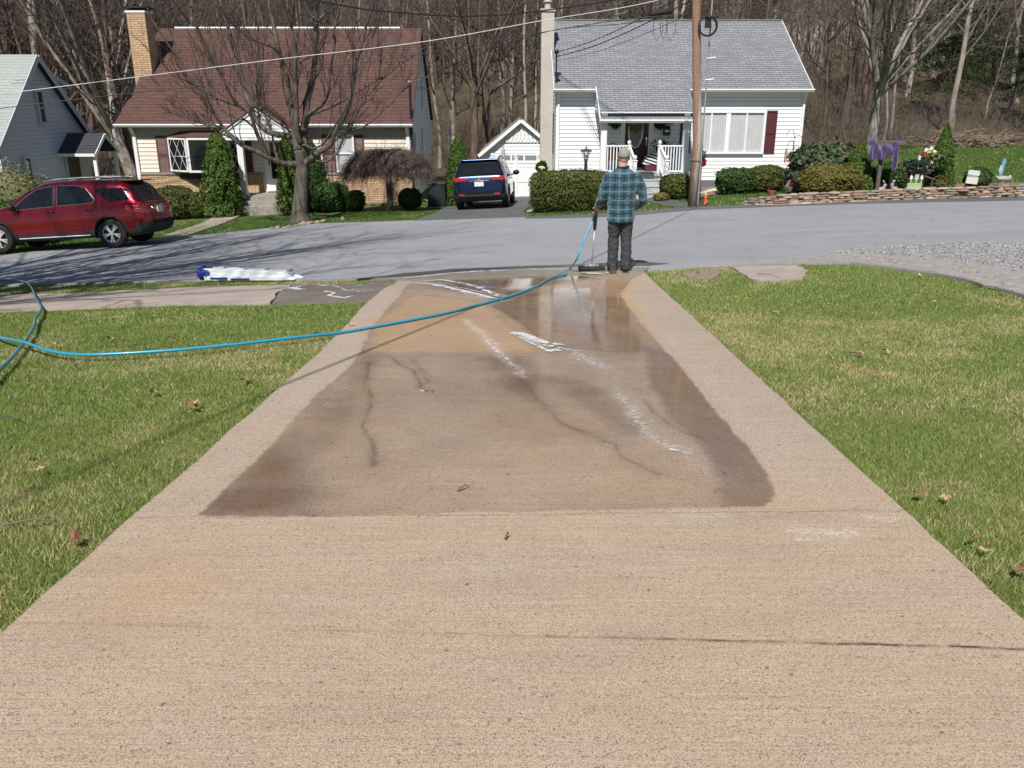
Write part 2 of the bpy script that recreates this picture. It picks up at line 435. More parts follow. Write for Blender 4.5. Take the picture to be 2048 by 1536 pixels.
# ---- the concrete driveway ----
eL = [G(0, 1265), G(640, 703), G(793, 563)]; eR = [G(2048, 1240), G(1475, 716), G(1290, 545)]
def ext(a, b, y):
    t = (y-a.y)/(b.y-a.y); return (a.x+(b.x-a.x)*t, y)
drv = [ext(eL[0], eL[1], -2.5), tuple(eL[1][:2]), tuple(eL[2][:2]), tuple(eR[2][:2]), tuple(eR[1][:2]), ext(eR[0], eR[1], -2.5)]
def drivemat():
    t = NT('washed concrete'); a = t.n('ShaderNodeAttribute', attribute_name='Col'); sp = t.n('ShaderNodeSeparateColor'); t.l(a.outputs['Color'], sp.inputs[0])
    wet, org, res = sp.outputs
    co = t.co('Object'); big = t.noise(co, .9, 3); mid = t.noise(co, 4.5, 4, .6)
    c = t.mix(t.ramp(big, .35, .65), (.49, .395, .30), (.52, .41, .32))
    c = t.mix(t.math('MULTIPLY', t.ramp(mid, .45, .75), .5), c, (.395, .335, .275))
    sy = t.n('ShaderNodeSeparateXYZ'); t.l(co, sy.inputs[0]); c = t.mix(t.math('MULTIPLY', t.ramp(t.math('ADD', t.math('DIVIDE', sy.outputs[1], 10.0), t.math('MULTIPLY', big, .12)), .43, .47), .6), c, (.375, .32, .275))
    br = t.noise(t.co('Object', (2.2, 150, 1)), 1.0, 3, .6); lines = t.ramp(br, .42, .62)
    c = t.mix(t.math('MULTIPLY', lines, .62), c, (.29, .215, .16))
    streak = t.noise(t.co('Object', (.6, 9, 1)), 1.0, 4, .6); c = t.mix(t.math('MULTIPLY', t.ramp(streak, .45, .68), .50), c, (.50, .335, .235)); soft = t.noise(t.co('Object', (.8, 2.6, 1)), 1.3, 5, .6); c = t.mix(t.math('MULTIPLY', t.ramp(soft, .52, .66), .42), c, (.31, .25, .20))
    f1 = t.noise(co, 210, 2, .6); f2 = t.noise(co, 95, 2, .7); f3 = t.noise(t.co('Object', (1, 1.6, 1)), 330, 1, .5)
    grain = t.math('MULTIPLY', t.ramp(f1, .50, .60), .95)
    c = t.mix(grain, c, (.16, .115, .075)); c = t.mix(t.math('MULTIPLY', t.ramp(f3, .52, .66), .62), c, (.82, .70, .57))
    c = t.mix(t.math('MULTIPLY', t.ramp(f2, .60, .69), .85), c, (.09, .062, .04))
    spots = t.noise(co, 26, 2, .7); c = t.mix(t.math('MULTIPLY', t.ramp(spots, .70, .73), .8), c, (.08, .055, .04))
    c = t.mix(org, c, t.mix(.42, c, (.48, .27, .09), 'MIX'))
    jw = t.math('ADD', wet, t.math('MULTIPLY', t.math('SUBTRACT', mid, .5), .22)); jw = t.math('MAXIMUM', t.math('MINIMUM', jw, 1.0), 0.0)
    wetc = t.mix(1.0, c, t.mix(t.ramp(big, .4, .62), (.44, .325, .245), (.53, .425, .29)), 'MULTIPLY')
    c = t.mix(t.math('MULTIPLY', jw, t.math('GREATER_THAN', wet, .01)), c, wetc)
    rs = t.math('MULTIPLY', res, t.ramp(t.noise(t.co('Object', (1, 2, 1)), 30, 5, .75), .46, .60)); c = t.mix(rs, c, (.70, .70, .70))
    # joints and the dirt in them
    sx = t.n('ShaderNodeSeparateXYZ'); t.l(co, sx.inputs[0])
    jn = None
    for (p0, p1, wd, fade) in JOINTS:
        g0, g1 = G(*p0), G(*p1); k = (g1.y-g0.y)/(g1.x-g0.x)
        d = t.math('SUBTRACT', sx.outputs[1], t.math('MULTIPLY_ADD', sx.outputs[0], k, g0.y-k*g0.x))
        d = t.math('ADD', d, t.math('MULTIPLY', t.math('SUBTRACT', t.noise(co, 4, 5, .7), .5), .045))
        d = t.math('ABSOLUTE', d); m_ = t.math('MULTIPLY', t.ramp(d, wd*.4, wd, (1, 1, 1), (0, 0, 0)), fade)
        jn = m_ if jn is None else t.math('MAXIMUM', jn, m_)
        if fade > .6:
            seg = t.ramp(sx.outputs[0], -.2, .9); 
            jn = t.math('MULTIPLY', jn, t.math('ADD', t.math('MULTIPLY', seg, .75), .25))
    c = t.mix(t.math('MULTIPLY', jn, t.ramp(t.noise(co, 14, 3), .3, .6)), c, (.045, .035, .028))
    t.col(c)
    rw = t.math('MULTIPLY', wet, t.ramp(t.noise(t.co('Object', (1, .5, 1)), 7, 3), .3, .6))
    t.set(Roughness=t.math('SUBTRACT', .9, t.math('MULTIPLY', rw, .45)), Specular_IOR_Level=.4, Coat_Weight=t.math('MULTIPLY', t.ramp(wet, .30, .70), t.ramp(t.noise(t.co('Object', (1, .4, 1)), 3.2, 4), .25, .5)), Coat_Roughness=.09)
    t.bump(t.math('ADD', t.math('MULTIPLY', br, .5), t.math('MULTIPLY', f1, .6)), .35, .004)
    return t.m
JOINTS = [((880, 1267), (2048, 1297), .011, .9), ((225, 1036), (1830, 1021), .007, .5), ((622, 717), (1460, 697), .012, .45), ((1215, 585), (1316, 583), .018, .4)]
def pl_at(P, t):
    cum = [0]
    for a, b in zip(P, P[1:]): cum.append(cum[-1]+math.dist(a, b))
    d = t*cum[-1]; P = np.array(P); return np.interp(d, cum, P[:, 0]), np.interp(d, cum, P[:, 1])
NU, NV = 330, 1230; tv = np.linspace(0, 1, NV)**1.0; Lp_ = [drv[0], drv[1], drv[2]]; Rp_ = [drv[5], drv[4], drv[3]]
lx, ly = pl_at(Lp_, tv); rx, ry = pl_at(Rp_, tv); uu = np.linspace(0, 1, NU)[None]; lx = lx+.022*(fbm(ly, ly*0, 3, 5)-.5); rx = rx+.022*(fbm(ry, ry*0+4, 3, 6)-.5)
DX = lx[:, None]*(1-uu)+rx[:, None]*uu; DY = ly[:, None]*(1-uu)+ry[:, None]*uu; DZ = Hn(DX, DY)
a_ = (np.arange(NV-1)[:, None]*NU+np.arange(NU-1)[None]).ravel(); Vd = np.stack([DX.ravel(), DY.ravel(), DZ.ravel()], 1); Fd_ = np.stack([a_, a_+1, a_+NU+1, a_+NU], 1)
bd = np.concatenate([np.arange(NV)*NU, (NV-1)*NU+np.arange(1, NU), (np.arange(NV-2, -1, -1))*NU+NU-1]); nb = len(Vd); sk = Vd[bd]-np.array([0, 0, .07]); Vd = np.concatenate([Vd, sk]); k_ = np.arange(len(bd)-1); Fs = np.stack([bd[k_], bd[k_+1], nb+k_+1, nb+k_], 1)
drive = npmesh('driveway', Vd, np.concatenate([Fd_, Fs[:, ::-1]]), drivemat(), smooth=True); tag(drive, kind='structure')
me = drive.data; nv = len(me.vertices); co = np.zeros(nv*3, np.float32); me.vertices.foreach_get('co', co); co = co.reshape(-1, 3); X, Y = co[:, 0], co[:, 1]
wetp = gp([(395,1031),(430,1000),(485,950),(560,868),(640,782),(700,732),(722,700),(740,660),(775,615),(800,590),(815,570),(830,556),(1180,540),(1296,541),(1262,560),(1240,588),(1262,620),(1290,655),(1335,705),(1390,770),(1440,830),(1500,900),(1543,955),(1553,985),(1548,1004),(1530,1014),(1400,1016),(1000,1023),(640,1034)])
jit = .045*(fbm(X, Y, 5, 2)-.5)+.02*(fbm(X, Y, 22, 12)-.5)
d = sdpoly(X, Y, wetp)+jit
edge_s = sstep(.012, -.012, d)
def blob(px, py, rx, ry):
    c = G(px, py); return np.exp(-(((X-c.x)/rx)**2+((Y-c.y)/ry)**2)*1.6)
def region(pts, soft=.03, n=.06, seed=3): return sstep(soft, -soft, sdpoly(X+n*(fbm(X, Y, 5, seed)-.5)+.4*n*(fbm(X, Y, 19, seed+7)-.5), Y+n*(fbm(X, Y, 5, seed+1)-.5), gp(pts)))
wet = .42*np.ones(nv)
wet += .40*region([(395,1032),(480,948),(540,905),(600,940),(640,975),(600,1010),(640,1036)], .14, .12, 4) + .30*blob(470, 1000, .45, .2)
wet += .22*region([(480,948),(640,782),(722,700),(765,705),(740,760),(700,860),(600,940)], .10, .12, 5)
wet += .42*region([(1290,690),(1340,705),(1400,775),(1450,840),(1510,900),(1560,985),(1535,1020),(1450,1015),(1440,960),(1400,890),(1350,840),(1300,770)], .05, .07, 6)
wet += .30*region([(960,715),(1040,712),(1090,760),(1060,800),(1000,770)], .12, .1, 7) + .26*region([(1090,755),(1160,760),(1240,800),(1300,860),(1250,870),(1150,800)], .10, .1, 8)
wet += .34*region([(985,608),(1060,588),(1180,575),(1215,600),(1200,700),(1100,700),(1060,660)], .06, .09, 9)
wet += .30*region([(1212,590),(1262,600),(1290,660),(1320,705),(1225,705),(1208,650)], .16, .10, 10)
wet += .45*region([(850,562),(1000,552),(1180,552),(1130,585),(1010,600),(960,590),(900,572)], .02, .05, 11)
wet -= .27*region([(1085,572),(1170,560),(1190,566),(1120,578)], .02, .02, 12)
wet -= .16*region([(760,640),(830,590),(960,605),(1000,640),(1060,700),(740,706)], .05, .08, 13)
wet -= .14*blob(950, 960, 1.3, .4) + .14*blob(860, 850, .8, .7) + .10*blob(1150, 900, .6, .4)
for path, amt, wd in [([(735,725),(733,770),(742,800),(728,850),(745,890),(748,930)], .55, .012), ([(745,890),(748,930)], .3, .02), ([(778,712),(800,730),(830,742),(840,775),(862,780)], .5, .012), ([(820,715),(850,745),(855,765)], .3, .016),
                      ([(1040,760),(1075,800),(1130,850),(1180,870),(1230,890),(1245,915),(1320,950)], .42, .014), ([(1285,800),(1330,845),(1380,870)], .35, .012), ([(985,610),(1040,640),(1080,680),(1180,720)], .35, .012)]:
    dd = sdpoly(X+.05*(fbm(X, Y, 7, 4)-.5)+.02*(fbm(X, Y, 30, 5)-.5), Y+.03*(fbm(X, Y, 9, 9)-.5), gp(path), closed=False); wet += .8*amt*np.exp(-(dd/(wd*(.4+1.1*fbm(X, Y, 6, 44))))**2)*np.clip(-.2+1.9*fbm(X, Y, 8, 45), 0, 1)+.25*amt*np.exp(-(dd/(wd*4))**2)
wet = np.clip(wet + .30*(fbm(X, Y, 1.3, 9)-.5)+.12*(fbm(X, Y, 11, 19)-.5), .15, 1.1)*edge_s
wet = np.clip(wet, 0, 1)
org = .95*region([(745,640),(830,590),(960,605),(1010,640),(1070,700),(740,706)], .12, .1, 21) + .6*blob(1100, 860, .5, .6) + .6*blob(1060, 700, .5, .2) + 1.3*region([(1212,555),(1262,560),(1290,660),(1320,705),(1225,705),(1208,650)], .16, .10, 10) + .45*blob(640, 860, .6, .9) + .45*fbm(X, Y, .8, 31)*(Y < 4.2) + .5*blob(300, 1170, .5, .4) + .4*blob(1000, 1060, 1.2, .12) + .45*region([(1000,600),(1180,575),(1215,600),(1205,700),(1100,700),(1060,660)], .2, .1, 15) + .4*region([(850,562),(1000,552),(1180,552),(1130,585),(1010,600),(960,590),(900,572)], .03, .05, 11)
org = np.clip(org*.8*(.6+.8*fbm(X, Y, 3, 33)), 0, 1)
res = np.zeros(nv)
for path, amt, wd in [([(930,640),(960,660),(985,690),(1020,725),(1045,745)], .7, .05), ([(1130,700),(1190,725),(1240,790),(1290,850),(1370,905),(1440,960)], .17, .09), ([(1590,1062),(1700,1064)], .7, .035), ([(1600,1080),(1640,1078)], .7, .015),
                      ([(1740,1035),(1790,1040)], .6, .02), ([(1150,705),(1210,735)], .6, .05), ([(560,860),(640,815),(700,740)], .18, .08), ([(1360,1028),(1440,1032)], .3, .05), ([(1120,600),(1180,640)], .45, .2), ([(850,580),(960,600)], .3, .15), ([(1240,790),(1300,870),(1370,905)], .5, .03), ([(1030,745),(1050,755)], .6, .03), ([(1000,565),(1150,560)], .3, .05)]:
    dd = sdpoly(X+.08*(fbm(X, Y, 7, 14)-.5), Y+.05*(fbm(X, Y, 9, 24)-.5), gp(path), closed=False); res += amt*np.exp(-(dd/wd)**2)
res += .14*sstep(.0, .12, d)*np.exp(-(d/.35)**2)*(Y > 3.8)
at_ = me.attributes.new('Col', 'FLOAT_COLOR', 'POINT'); c4 = np.zeros((nv, 4), np.float32); c4[:, 0] = wet; c4[:, 1] = org; c4[:, 2] = np.clip(res, 0, 1); c4[:, 3] = 1
at_.data.foreach_set('color', c4.ravel())

# ---- road, apron, pavements ----
def asphalt(name, a, b, edgey=0, wetcol=False):
    t = NT(name); co = t.co('Object'); n = t.noise(co, .45, 5, .6); f = t.noise(co, 75, 4, .75); g = t.noise(co, 260, 2, .6)
    c = t.mix(t.ramp(n, .3, .7), a, b); c = t.mix(t.math('MULTIPLY', t.ramp(f, .48, .62), .75), c, tuple(x*.45 for x in a)); pt = t.noise(t.co('Object', (1, 1, 1)), 1.4, 6, .7); c = t.mix(t.math('MULTIPLY', t.ramp(pt, .52, .62), .28), c, tuple(x*.7 for x in a)); c = t.mix(t.math('MULTIPLY', t.ramp(g, .6, .7), .5), c, tuple(min(1, x*1.7) for x in b))
    cr = t.n('ShaderNodeTexVoronoi', feature='DISTANCE_TO_EDGE'); cr.inputs['Scale'].default_value = .32
    wv = t.n('ShaderNodeVectorMath', operation='MULTIPLY_ADD'); nz = t.n('ShaderNodeTexNoise'); nz.inputs['Scale'].default_value = .8; nz.inputs['Detail'].default_value = 6
    t.l(co, nz.inputs['Vector']); t.l(nz.outputs['Color'], wv.inputs[0]); wv.inputs[1].default_value = (1.6, 1.6, 0); t.l(co, wv.inputs[2]); t.l(wv.outputs[0], cr.inputs['Vector'])
    crk = t.math('MULTIPLY', t.ramp(cr.outputs['Distance'], .0, .006, (1, 1, 1), (0, 0, 0)), t.ramp(t.noise(co, .25, 2), .52, .6))
    c = t.mix(t.math('MULTIPLY', crk, .45), c, (.04, .04, .045))
    st_ = t.noise(t.co('Object', (.12, 1.2, 1)), 1.0, 5, .6); c = t.mix(t.math('MULTIPLY', t.ramp(st_, .5, .72), .22), c, tuple(min(1, x*1.25) for x in b))
    t.col(c); t.set(Roughness=.9, Specular_IOR_Level=.3); t.bump(f, .6, .008); return t.m
M['asphalt'] = asphalt('worn asphalt', (.29, .292, .312), (.36, .362, .385))
M['asphaltdark'] = asphalt('dark asphalt', (.115, .118, .128), (.16, .163, .175))
M['gravelbase'] = mat('gravel dirt', (.40, .36, .33), .95, var=.18, scale=9, bump=.7)
roadp = gp([(-900,640),(-300,588),(0,571),(200,566),(400,561),(600,560),(790,557),(900,549),(1060,541),(1180,537),(1290,541),(1400,533),(1560,526),(1700,526),(1800,538),(1870,548),(1960,568),(2048,592),(2250,660),(2700,900),(4200,900),(3600,392),(2300,393),(2048,397),(1700,405),(1480,413),(1385,416),(1260,427),(1060,434),(950,437),(830,441),(720,445),(620,448),(450,466),(300,479),(180,490),(0,512),(-300,545),(-1200,620)])
sheet('road', roadp, .3, .012, M['asphalt'], edge=.35, jit=.05)
ndp = gp([(1052,434.5),(1046,424),(1060,412),(1068,404),(1074,394),(1010,393),(915,396),(900,408),(870,428),(826,442.5),(950,438.5)])
sheet('neighbour_driveway', ndp, .3, .024, M['asphaltdark'], edge=.4, jit=.03)
sheet('road_edge', gp([(1052,434),(1260,426),(1385,414.5),(1480,411.5),(1700,403.5),(2048,395),(2300,391.5),(2300,397),(2048,402),(1700,409),(1480,417),(1385,421),(1260,433),(1150,437),(1052,438)]), .25, .020, M['asphaltdark'], edge=.3, jit=.04)
apr = gp([(740,567),(793,562),(1290,544.5),(1300,538),(1180,534),(1060,540),(900,548),(800,556.5),(745,561)])
M['wetconc'] = mat('wet concrete', (.30, .265, .22), .35, var=.15, scale=5)
sheet('driveway_apron', apr, .1, .022, M['wetconc'], edge=.15, jit=.02)
sheet('wet_gutter', gp([(700,560),(800,555),(900,547),(1060,539),(1180,533.5),(1300,533),(1340,529),(1300,526),(1180,529),(1060,533),(900,540),(800,549),(740,556)]), .2, .0165, mat('wet asphalt', (.10, .10, .105), .3, var=.2, scale=6), edge=.25, jit=.08, skirt=0)
def walkmat(name, a, b, wet=False):
    t = NT(name); co = t.co('Object'); n = t.noise(co, 2.2, 5, .6); f = t.noise(co, 60, 4, .7)
    c = t.mix(t.ramp(n, .35, .65), a, b); c = t.mix(t.math('MULTIPLY', t.ramp(f, .52, .7), .45), c, tuple(x*.5 for x in a)); t.col(c)
    t.set(Roughness=.4 if wet else .92); t.bump(f, .6, .006); return t.m
M['walk'] = walkmat('old pavement', (.34, .285, .25), (.44, .37, .325)); M['walkwet'] = walkmat('wet pavement', (.17, .145, .125), (.25, .215, .185), True)
sheet('sidewalk', gp([(-500,640),(0,589),(150,586),(350,575),(520,571),(580,569),(540,607),(350,607),(150,615),(0,621),(-500,690)]), .2, .0, M['walk'], edge=.2, jit=.05)
sheet('sidewalk_slab', gp([(584,568.5),(790,567.5),(741,600),(640,603),(545,607)]), .1, .004, M['walkwet'], edge=.15, jit=.02)
sheet('stepping_slab', gp([(1462,534),(1500,531.5),(1600,530),(1616,540),(1605,553),(1560,562),(1520,560),(1495,552)]), .1, .002, M['walk'], edge=.09, jit=.13)
sheet('dirt_patch', gp([(1360,545),(1390,540),(1430,538),(1440,546),(1420,558),(1380,556)]), .1, -.006, mat('pale dirt', (.36, .29, .2), .95, var=.25, scale=14, bump=.8), edge=.1, jit=.06)
sheet('front_walk', gp([(330,471),(378,470),(440,449),(480,432),(535,411),(560,404),(500,404),(485,408),(430,432),(400,448)]), .25, .018, M['walk'], edge=.3, jit=.02)
sheet('front_path', gp([(1268,392),(1318,388),(1330,397),(1385,409),(1385,417),(1330,412),(1290,402)]), .2, .02, M['asphaltdark'], edge=.25, jit=.03)
gvp = gp([(1480,527),(1600,519),(1660,505),(1740,494),(1860,487),(2048,486),(2250,492),(2500,600),(2200,640),(2048,590),(1870,547),(1800,537),(1700,525.5),(1560,525.5)])
sheet('gravel_verge', gvp, .2, .018, M['gravelbase'], edge=.2, jit=.10, skirt=.03)
# loose gravel
def rocks(name, pts, sizes, m, kind='stuff', cols=None):
    base = np.array([[1,0,0],[-1,0,0],[0,1,0],[0,-1,0],[0,0,1],[0,0,-1]], float); fc = np.array([[0,2,4],[2,1,4],[1,3,4],[3,0,4],[2,0,5],[1,2,5],[3,1,5],[0,3,5]])
    n = len(pts); r = rng.uniform(.6, 1.3, (n, 6, 1)); sc = np.stack([sizes*rng.uniform(.7, 1.4, n), sizes*rng.uniform(.7, 1.4, n), sizes*rng.uniform(.4, .8, n)], 1)[:, None, :]
    a = rng.uniform(0, 6.28, n); ca, sa = np.cos(a), np.sin(a); v = base[None]*r*sc
    v = np.stack([v[..., 0]*ca[:, None]-v[..., 1]*sa[:, None], v[..., 0]*sa[:, None]+v[..., 1]*ca[:, None], v[..., 2]], 2)+pts[:, None, :]
    f = (fc[None]+6*np.arange(n)[:, None, None]).reshape(-1, 3)
    cc = None if cols is None else np.repeat(cols, 6, 0)
    return tag(npmesh(name, v.reshape(-1, 3), f, m, col=cc), kind=kind)
cand = rng.uniform([2.5, 8], [16, 16.5], (60000, 2)); k = inpoly(cand[:, 0], cand[:, 1], gvp)
band = gp([(1660,508),(1760,496),(1900,488),(2048,488),(2300,500),(2300,600),(2048,545),(1900,520),(1780,512)])
dens = np.where(inpoly(cand[:, 0], cand[:, 1], band), 1, .10); k &= rng.random(len(cand)) < dens*.9; cand = cand[k]
gc = rng.uniform(.14, .5, (len(cand), 1))*np.array([[.95, .99, 1.08]])
p3 = np.column_stack([cand, Hn(cand[:, 0], cand[:, 1])+.022]); stone = leafmat('stone colours', .9, 0)
rocks('gravel', p3, rng.uniform(.008, .022, len(cand)), stone, cols=gc)

# ---- foam ----
M['foam'] = mat('soap foam', (.78, .80, .82), .55, var=.04, scale=30, bump=.3)
def foammat():
    t = NT('thin soap suds'); a = t.n('ShaderNodeAttribute', attribute_name='Col'); n = t.noise(t.co('Object'), 70, 4, .7); t.col((.78, .80, .82)); t.set(Roughness=.5); t.bump(n, .5, .006)
    tr = t.n('ShaderNodeBsdfTransparent'); mx = t.n('ShaderNodeMixShader'); f = t.math('MULTIPLY', a.outputs['Fac'], t.ramp(n, .30, .52, (.35, .35, .35), (1, 1, 1))); t.l(f, mx.inputs[0]); t.l(tr.outputs[0], mx.inputs[1]); t.l(t.p.outputs[0], mx.inputs[2]); t.l(mx.outputs[0], t.out.inputs[0]); return t.m
STR, SPT = [], []
def foamstrip(path, w0, w1, seed, holes=.25, dz=.012):
    P = [tuple(G(a, b)[:2]) for a, b in path]; STR.append((P, w0, w1, seed, holes, dz))
def foamspots(px0, py0, px1, py1, n, seed, r=.03):
    rr = random.Random(seed)
    for i in range(n):
        p = G(px0+(px1-px0)*rr.random(), py0+(py1-py0)*rr.random()); SPT.append((p.x, p.y, r*rr.uniform(.3, 1.2)*rr.uniform(1, 2.6), r*rr.uniform(.3, .8)))
foamstrip([(812,567),(850,568),(900,577),(950,589),(985,597),(1005,601)], .06, .06, 1, .0); foamstrip([(850,566),(900,573),(950,583),(1000,594),(1030,597)], .022, .03, 51, .1); foamstrip([(870,572),(930,588),(980,600)], .02, .02, 52, .1)
foamstrip([(830,565),(880,560),(920,566),(990,590),(1015,592)], .035, .05, 2, .3)
foamstrip([(1022,666),(1050,672),(1090,686),(1130,692)], .07, .04, 3, .0); foamstrip([(1092,704),(1110,700),(1125,703)], .05, .04, 4, .0); foamstrip([(1050,676),(1085,692),(1110,697),(1150,700),(1180,708)], .02, .012, 53, .15)
foamstrip([(1022,667),(1060,686),(1090,700),(1110,702)], .02, .03, 5, .35); foamstrip([(1090,690),(1130,700),(1160,704)], .05, .012, 5, .4)
foamstrip([(1130,710),(1160,722),(1200,732)], .014, .02, 6, .45); foamstrip([(1010,715),(1030,735),(1050,742),(1048,752)], .02, .01, 7, .4)
foamstrip([(900,640),(950,662),(980,690),(1005,712)], .012, .02, 8, .5); foamstrip([(1340,900),(1370,905),(1395,915)], .02, .01, 9, .55)
foamstrip([(1240,795),(1270,815),(1330,860)], .008, .008, 10, .6)
foamstrip([(775,561),(830,557),(900,549),(960,545),(1060,541),(1130,541),(1175,537),(1215,538)], .045, .035, 11, .0, .02); foamstrip([(860,560),(900,557),(1000,553),(1120,551)], .02, .015, 12, .35)
foamstrip([(1160,549),(1200,550),(1216,548)], .06, .05, 13, 0, .02)
foamstrip([(582,577),(600,573),(640,571),(660,572)], .09, .05, 14, .05); foamstrip([(583,577),(600,580),(610,580)], .08, .06, 15, .0)
foamstrip([(665,571),(690,582),(720,585),(750,582)], .03, .02, 16, .2); foamstrip([(650,583),(668,588),(660,592),(690,597),(710,592)], .035, .03, 17, .15); foamstrip([(712,572),(745,568),(752,568)], .03, .02, 18, .1)
foamstrip([(712,575),(740,574),(752,574)], .02, .02, 19, .2); foamstrip([(700,580),(735,582),(748,580)], .02, .015, 20, .2)
foamstrip([(1585,1079),(1620,1062),(1632,1062)], .012, .008, 21, .5); foamstrip([(1640,1064),(1680,1062)], .02, .012, 22, .5); foamstrip([(1740,1036),(1790,1040)], .012, .01, 23, .5)
foamspots(880, 560, 1040, 592, 90, 1, .022); foamspots(1080, 556, 1290, 590, 16, 2, .02); foamspots(830, 580, 930, 600, 30, 3, .012); foamspots(660, 720, 740, 800, 12, 4, .008); foamspots(560, 830, 660, 870, 10, 5, .012)
foamspots(1000, 600, 1090, 660, 24, 6, .012); foamspots(1280, 850, 1420, 940, 20, 7, .008)
st_f = .009
gx_, gy_ = np.meshgrid(np.arange(-3.9, 2.6, st_f), np.arange(4.2, 14.2, st_f)); fx_, fy_ = gx_.ravel(), gy_.ravel(); Fd = np.full(fx_.shape, -1.0)
nzA = fbm(fx_, fy_, 9, 3, 5); nzB = fbm(fx_, fy_, 26, 8, 3); dzz = np.zeros(fx_.shape)
for (P, w0, w1, sd__, holes, dz) in STR:
    cum = [0]
    for a, b in zip(P, P[1:]): cum.append(cum[-1]+math.dist(a, b))
    x0, x1 = min(p[0] for p in P)-.3, max(p[0] for p in P)+.3; y0, y1 = min(p[1] for p in P)-.3, max(p[1] for p in P)+.3
    k = np.where((fx_ > x0) & (fx_ < x1) & (fy_ > y0) & (fy_ < y1))[0]; X_ = fx_[k]+.07*(nzA[k]-.5); Y_ = fy_[k]+.07*(np.roll(nzA, 997)[k]-.5); best = np.full(len(k), 9.); tt = np.zeros(len(k))
    for i_, ((ax, ay), (bx, by)) in enumerate(zip(P, P[1:])):
        ex, ey = bx-ax, by-ay; L_ = ex*ex+ey*ey; t_ = np.clip(((X_-ax)*ex+(Y_-ay)*ey)/L_, 0, 1); d_ = np.hypot(X_-ax-t_*ex, Y_-ay-t_*ey); m_ = d_ < best; best[m_] = d_[m_]; tt[m_] = (cum[i_]+t_[m_]*math.sqrt(L_))/cum[-1]
    wd_ = (w0+(w1-w0)*tt)*(.45+1.1*nzA[k])*(.8+.4*nzB[k])*np.clip(np.minimum(tt, 1-tt)*9+.35, 0, 1)
    f_ = wd_-best; f_ = np.where(nzB[k]*.5+nzA[k]*.5 < .30+holes*.40, -1, f_); u_ = f_ > Fd[k]; Fd[k[u_]] = f_[u_]; dzz[k[u_]] = dz
for (x_, y_, a_, b_) in SPT:
    k = np.where((np.abs(fx_-x_) < a_*1.5) & (np.abs(fy_-y_) < b_*1.5))[0]; f_ = (1-np.hypot((fx_[k]-x_)/a_, (fy_[k]-y_)/b_)-.5*(nzB[k]-.5))*b_*.7; u_ = f_ > Fd[k]; Fd[k[u_]] = f_[u_]; dzz[k[u_]] = .006
ok_ = (Fd > 0).reshape(gx_.shape); cell = ok_[:-1, :-1] & ok_[1:, :-1] & ok_[:-1, 1:] & ok_[1:, 1:]; jj_, ii_ = np.nonzero(cell); nx_ = gx_.shape[1]; a_ = jj_*nx_+ii_
Fq = np.stack([a_, a_+1, a_+nx_+1, a_+nx_], 1); u, inv = np.unique(Fq, return_inverse=True)
zf_ = Hn(fx_[u], fy_[u])+.002+np.where(dzz[u] > .015, dzz[u], np.where(dzz[u] > .008, .005, .001))+np.minimum(np.sqrt(np.maximum(Fd[u], 0)/.05), 1)*.006*(.3+1.2*nzB[u])
al_ = np.clip(Fd[u]/.022, .0, 1)*(.45+.75*nzB[u])
fo = npmesh('foam', np.stack([fx_[u], fy_[u], zf_], 1), inv.reshape(Fq.shape), foammat(), smooth=True, col=np.repeat(np.clip(al_, .08, 1)[:, None], 3, 1)); tag(fo, kind='stuff')

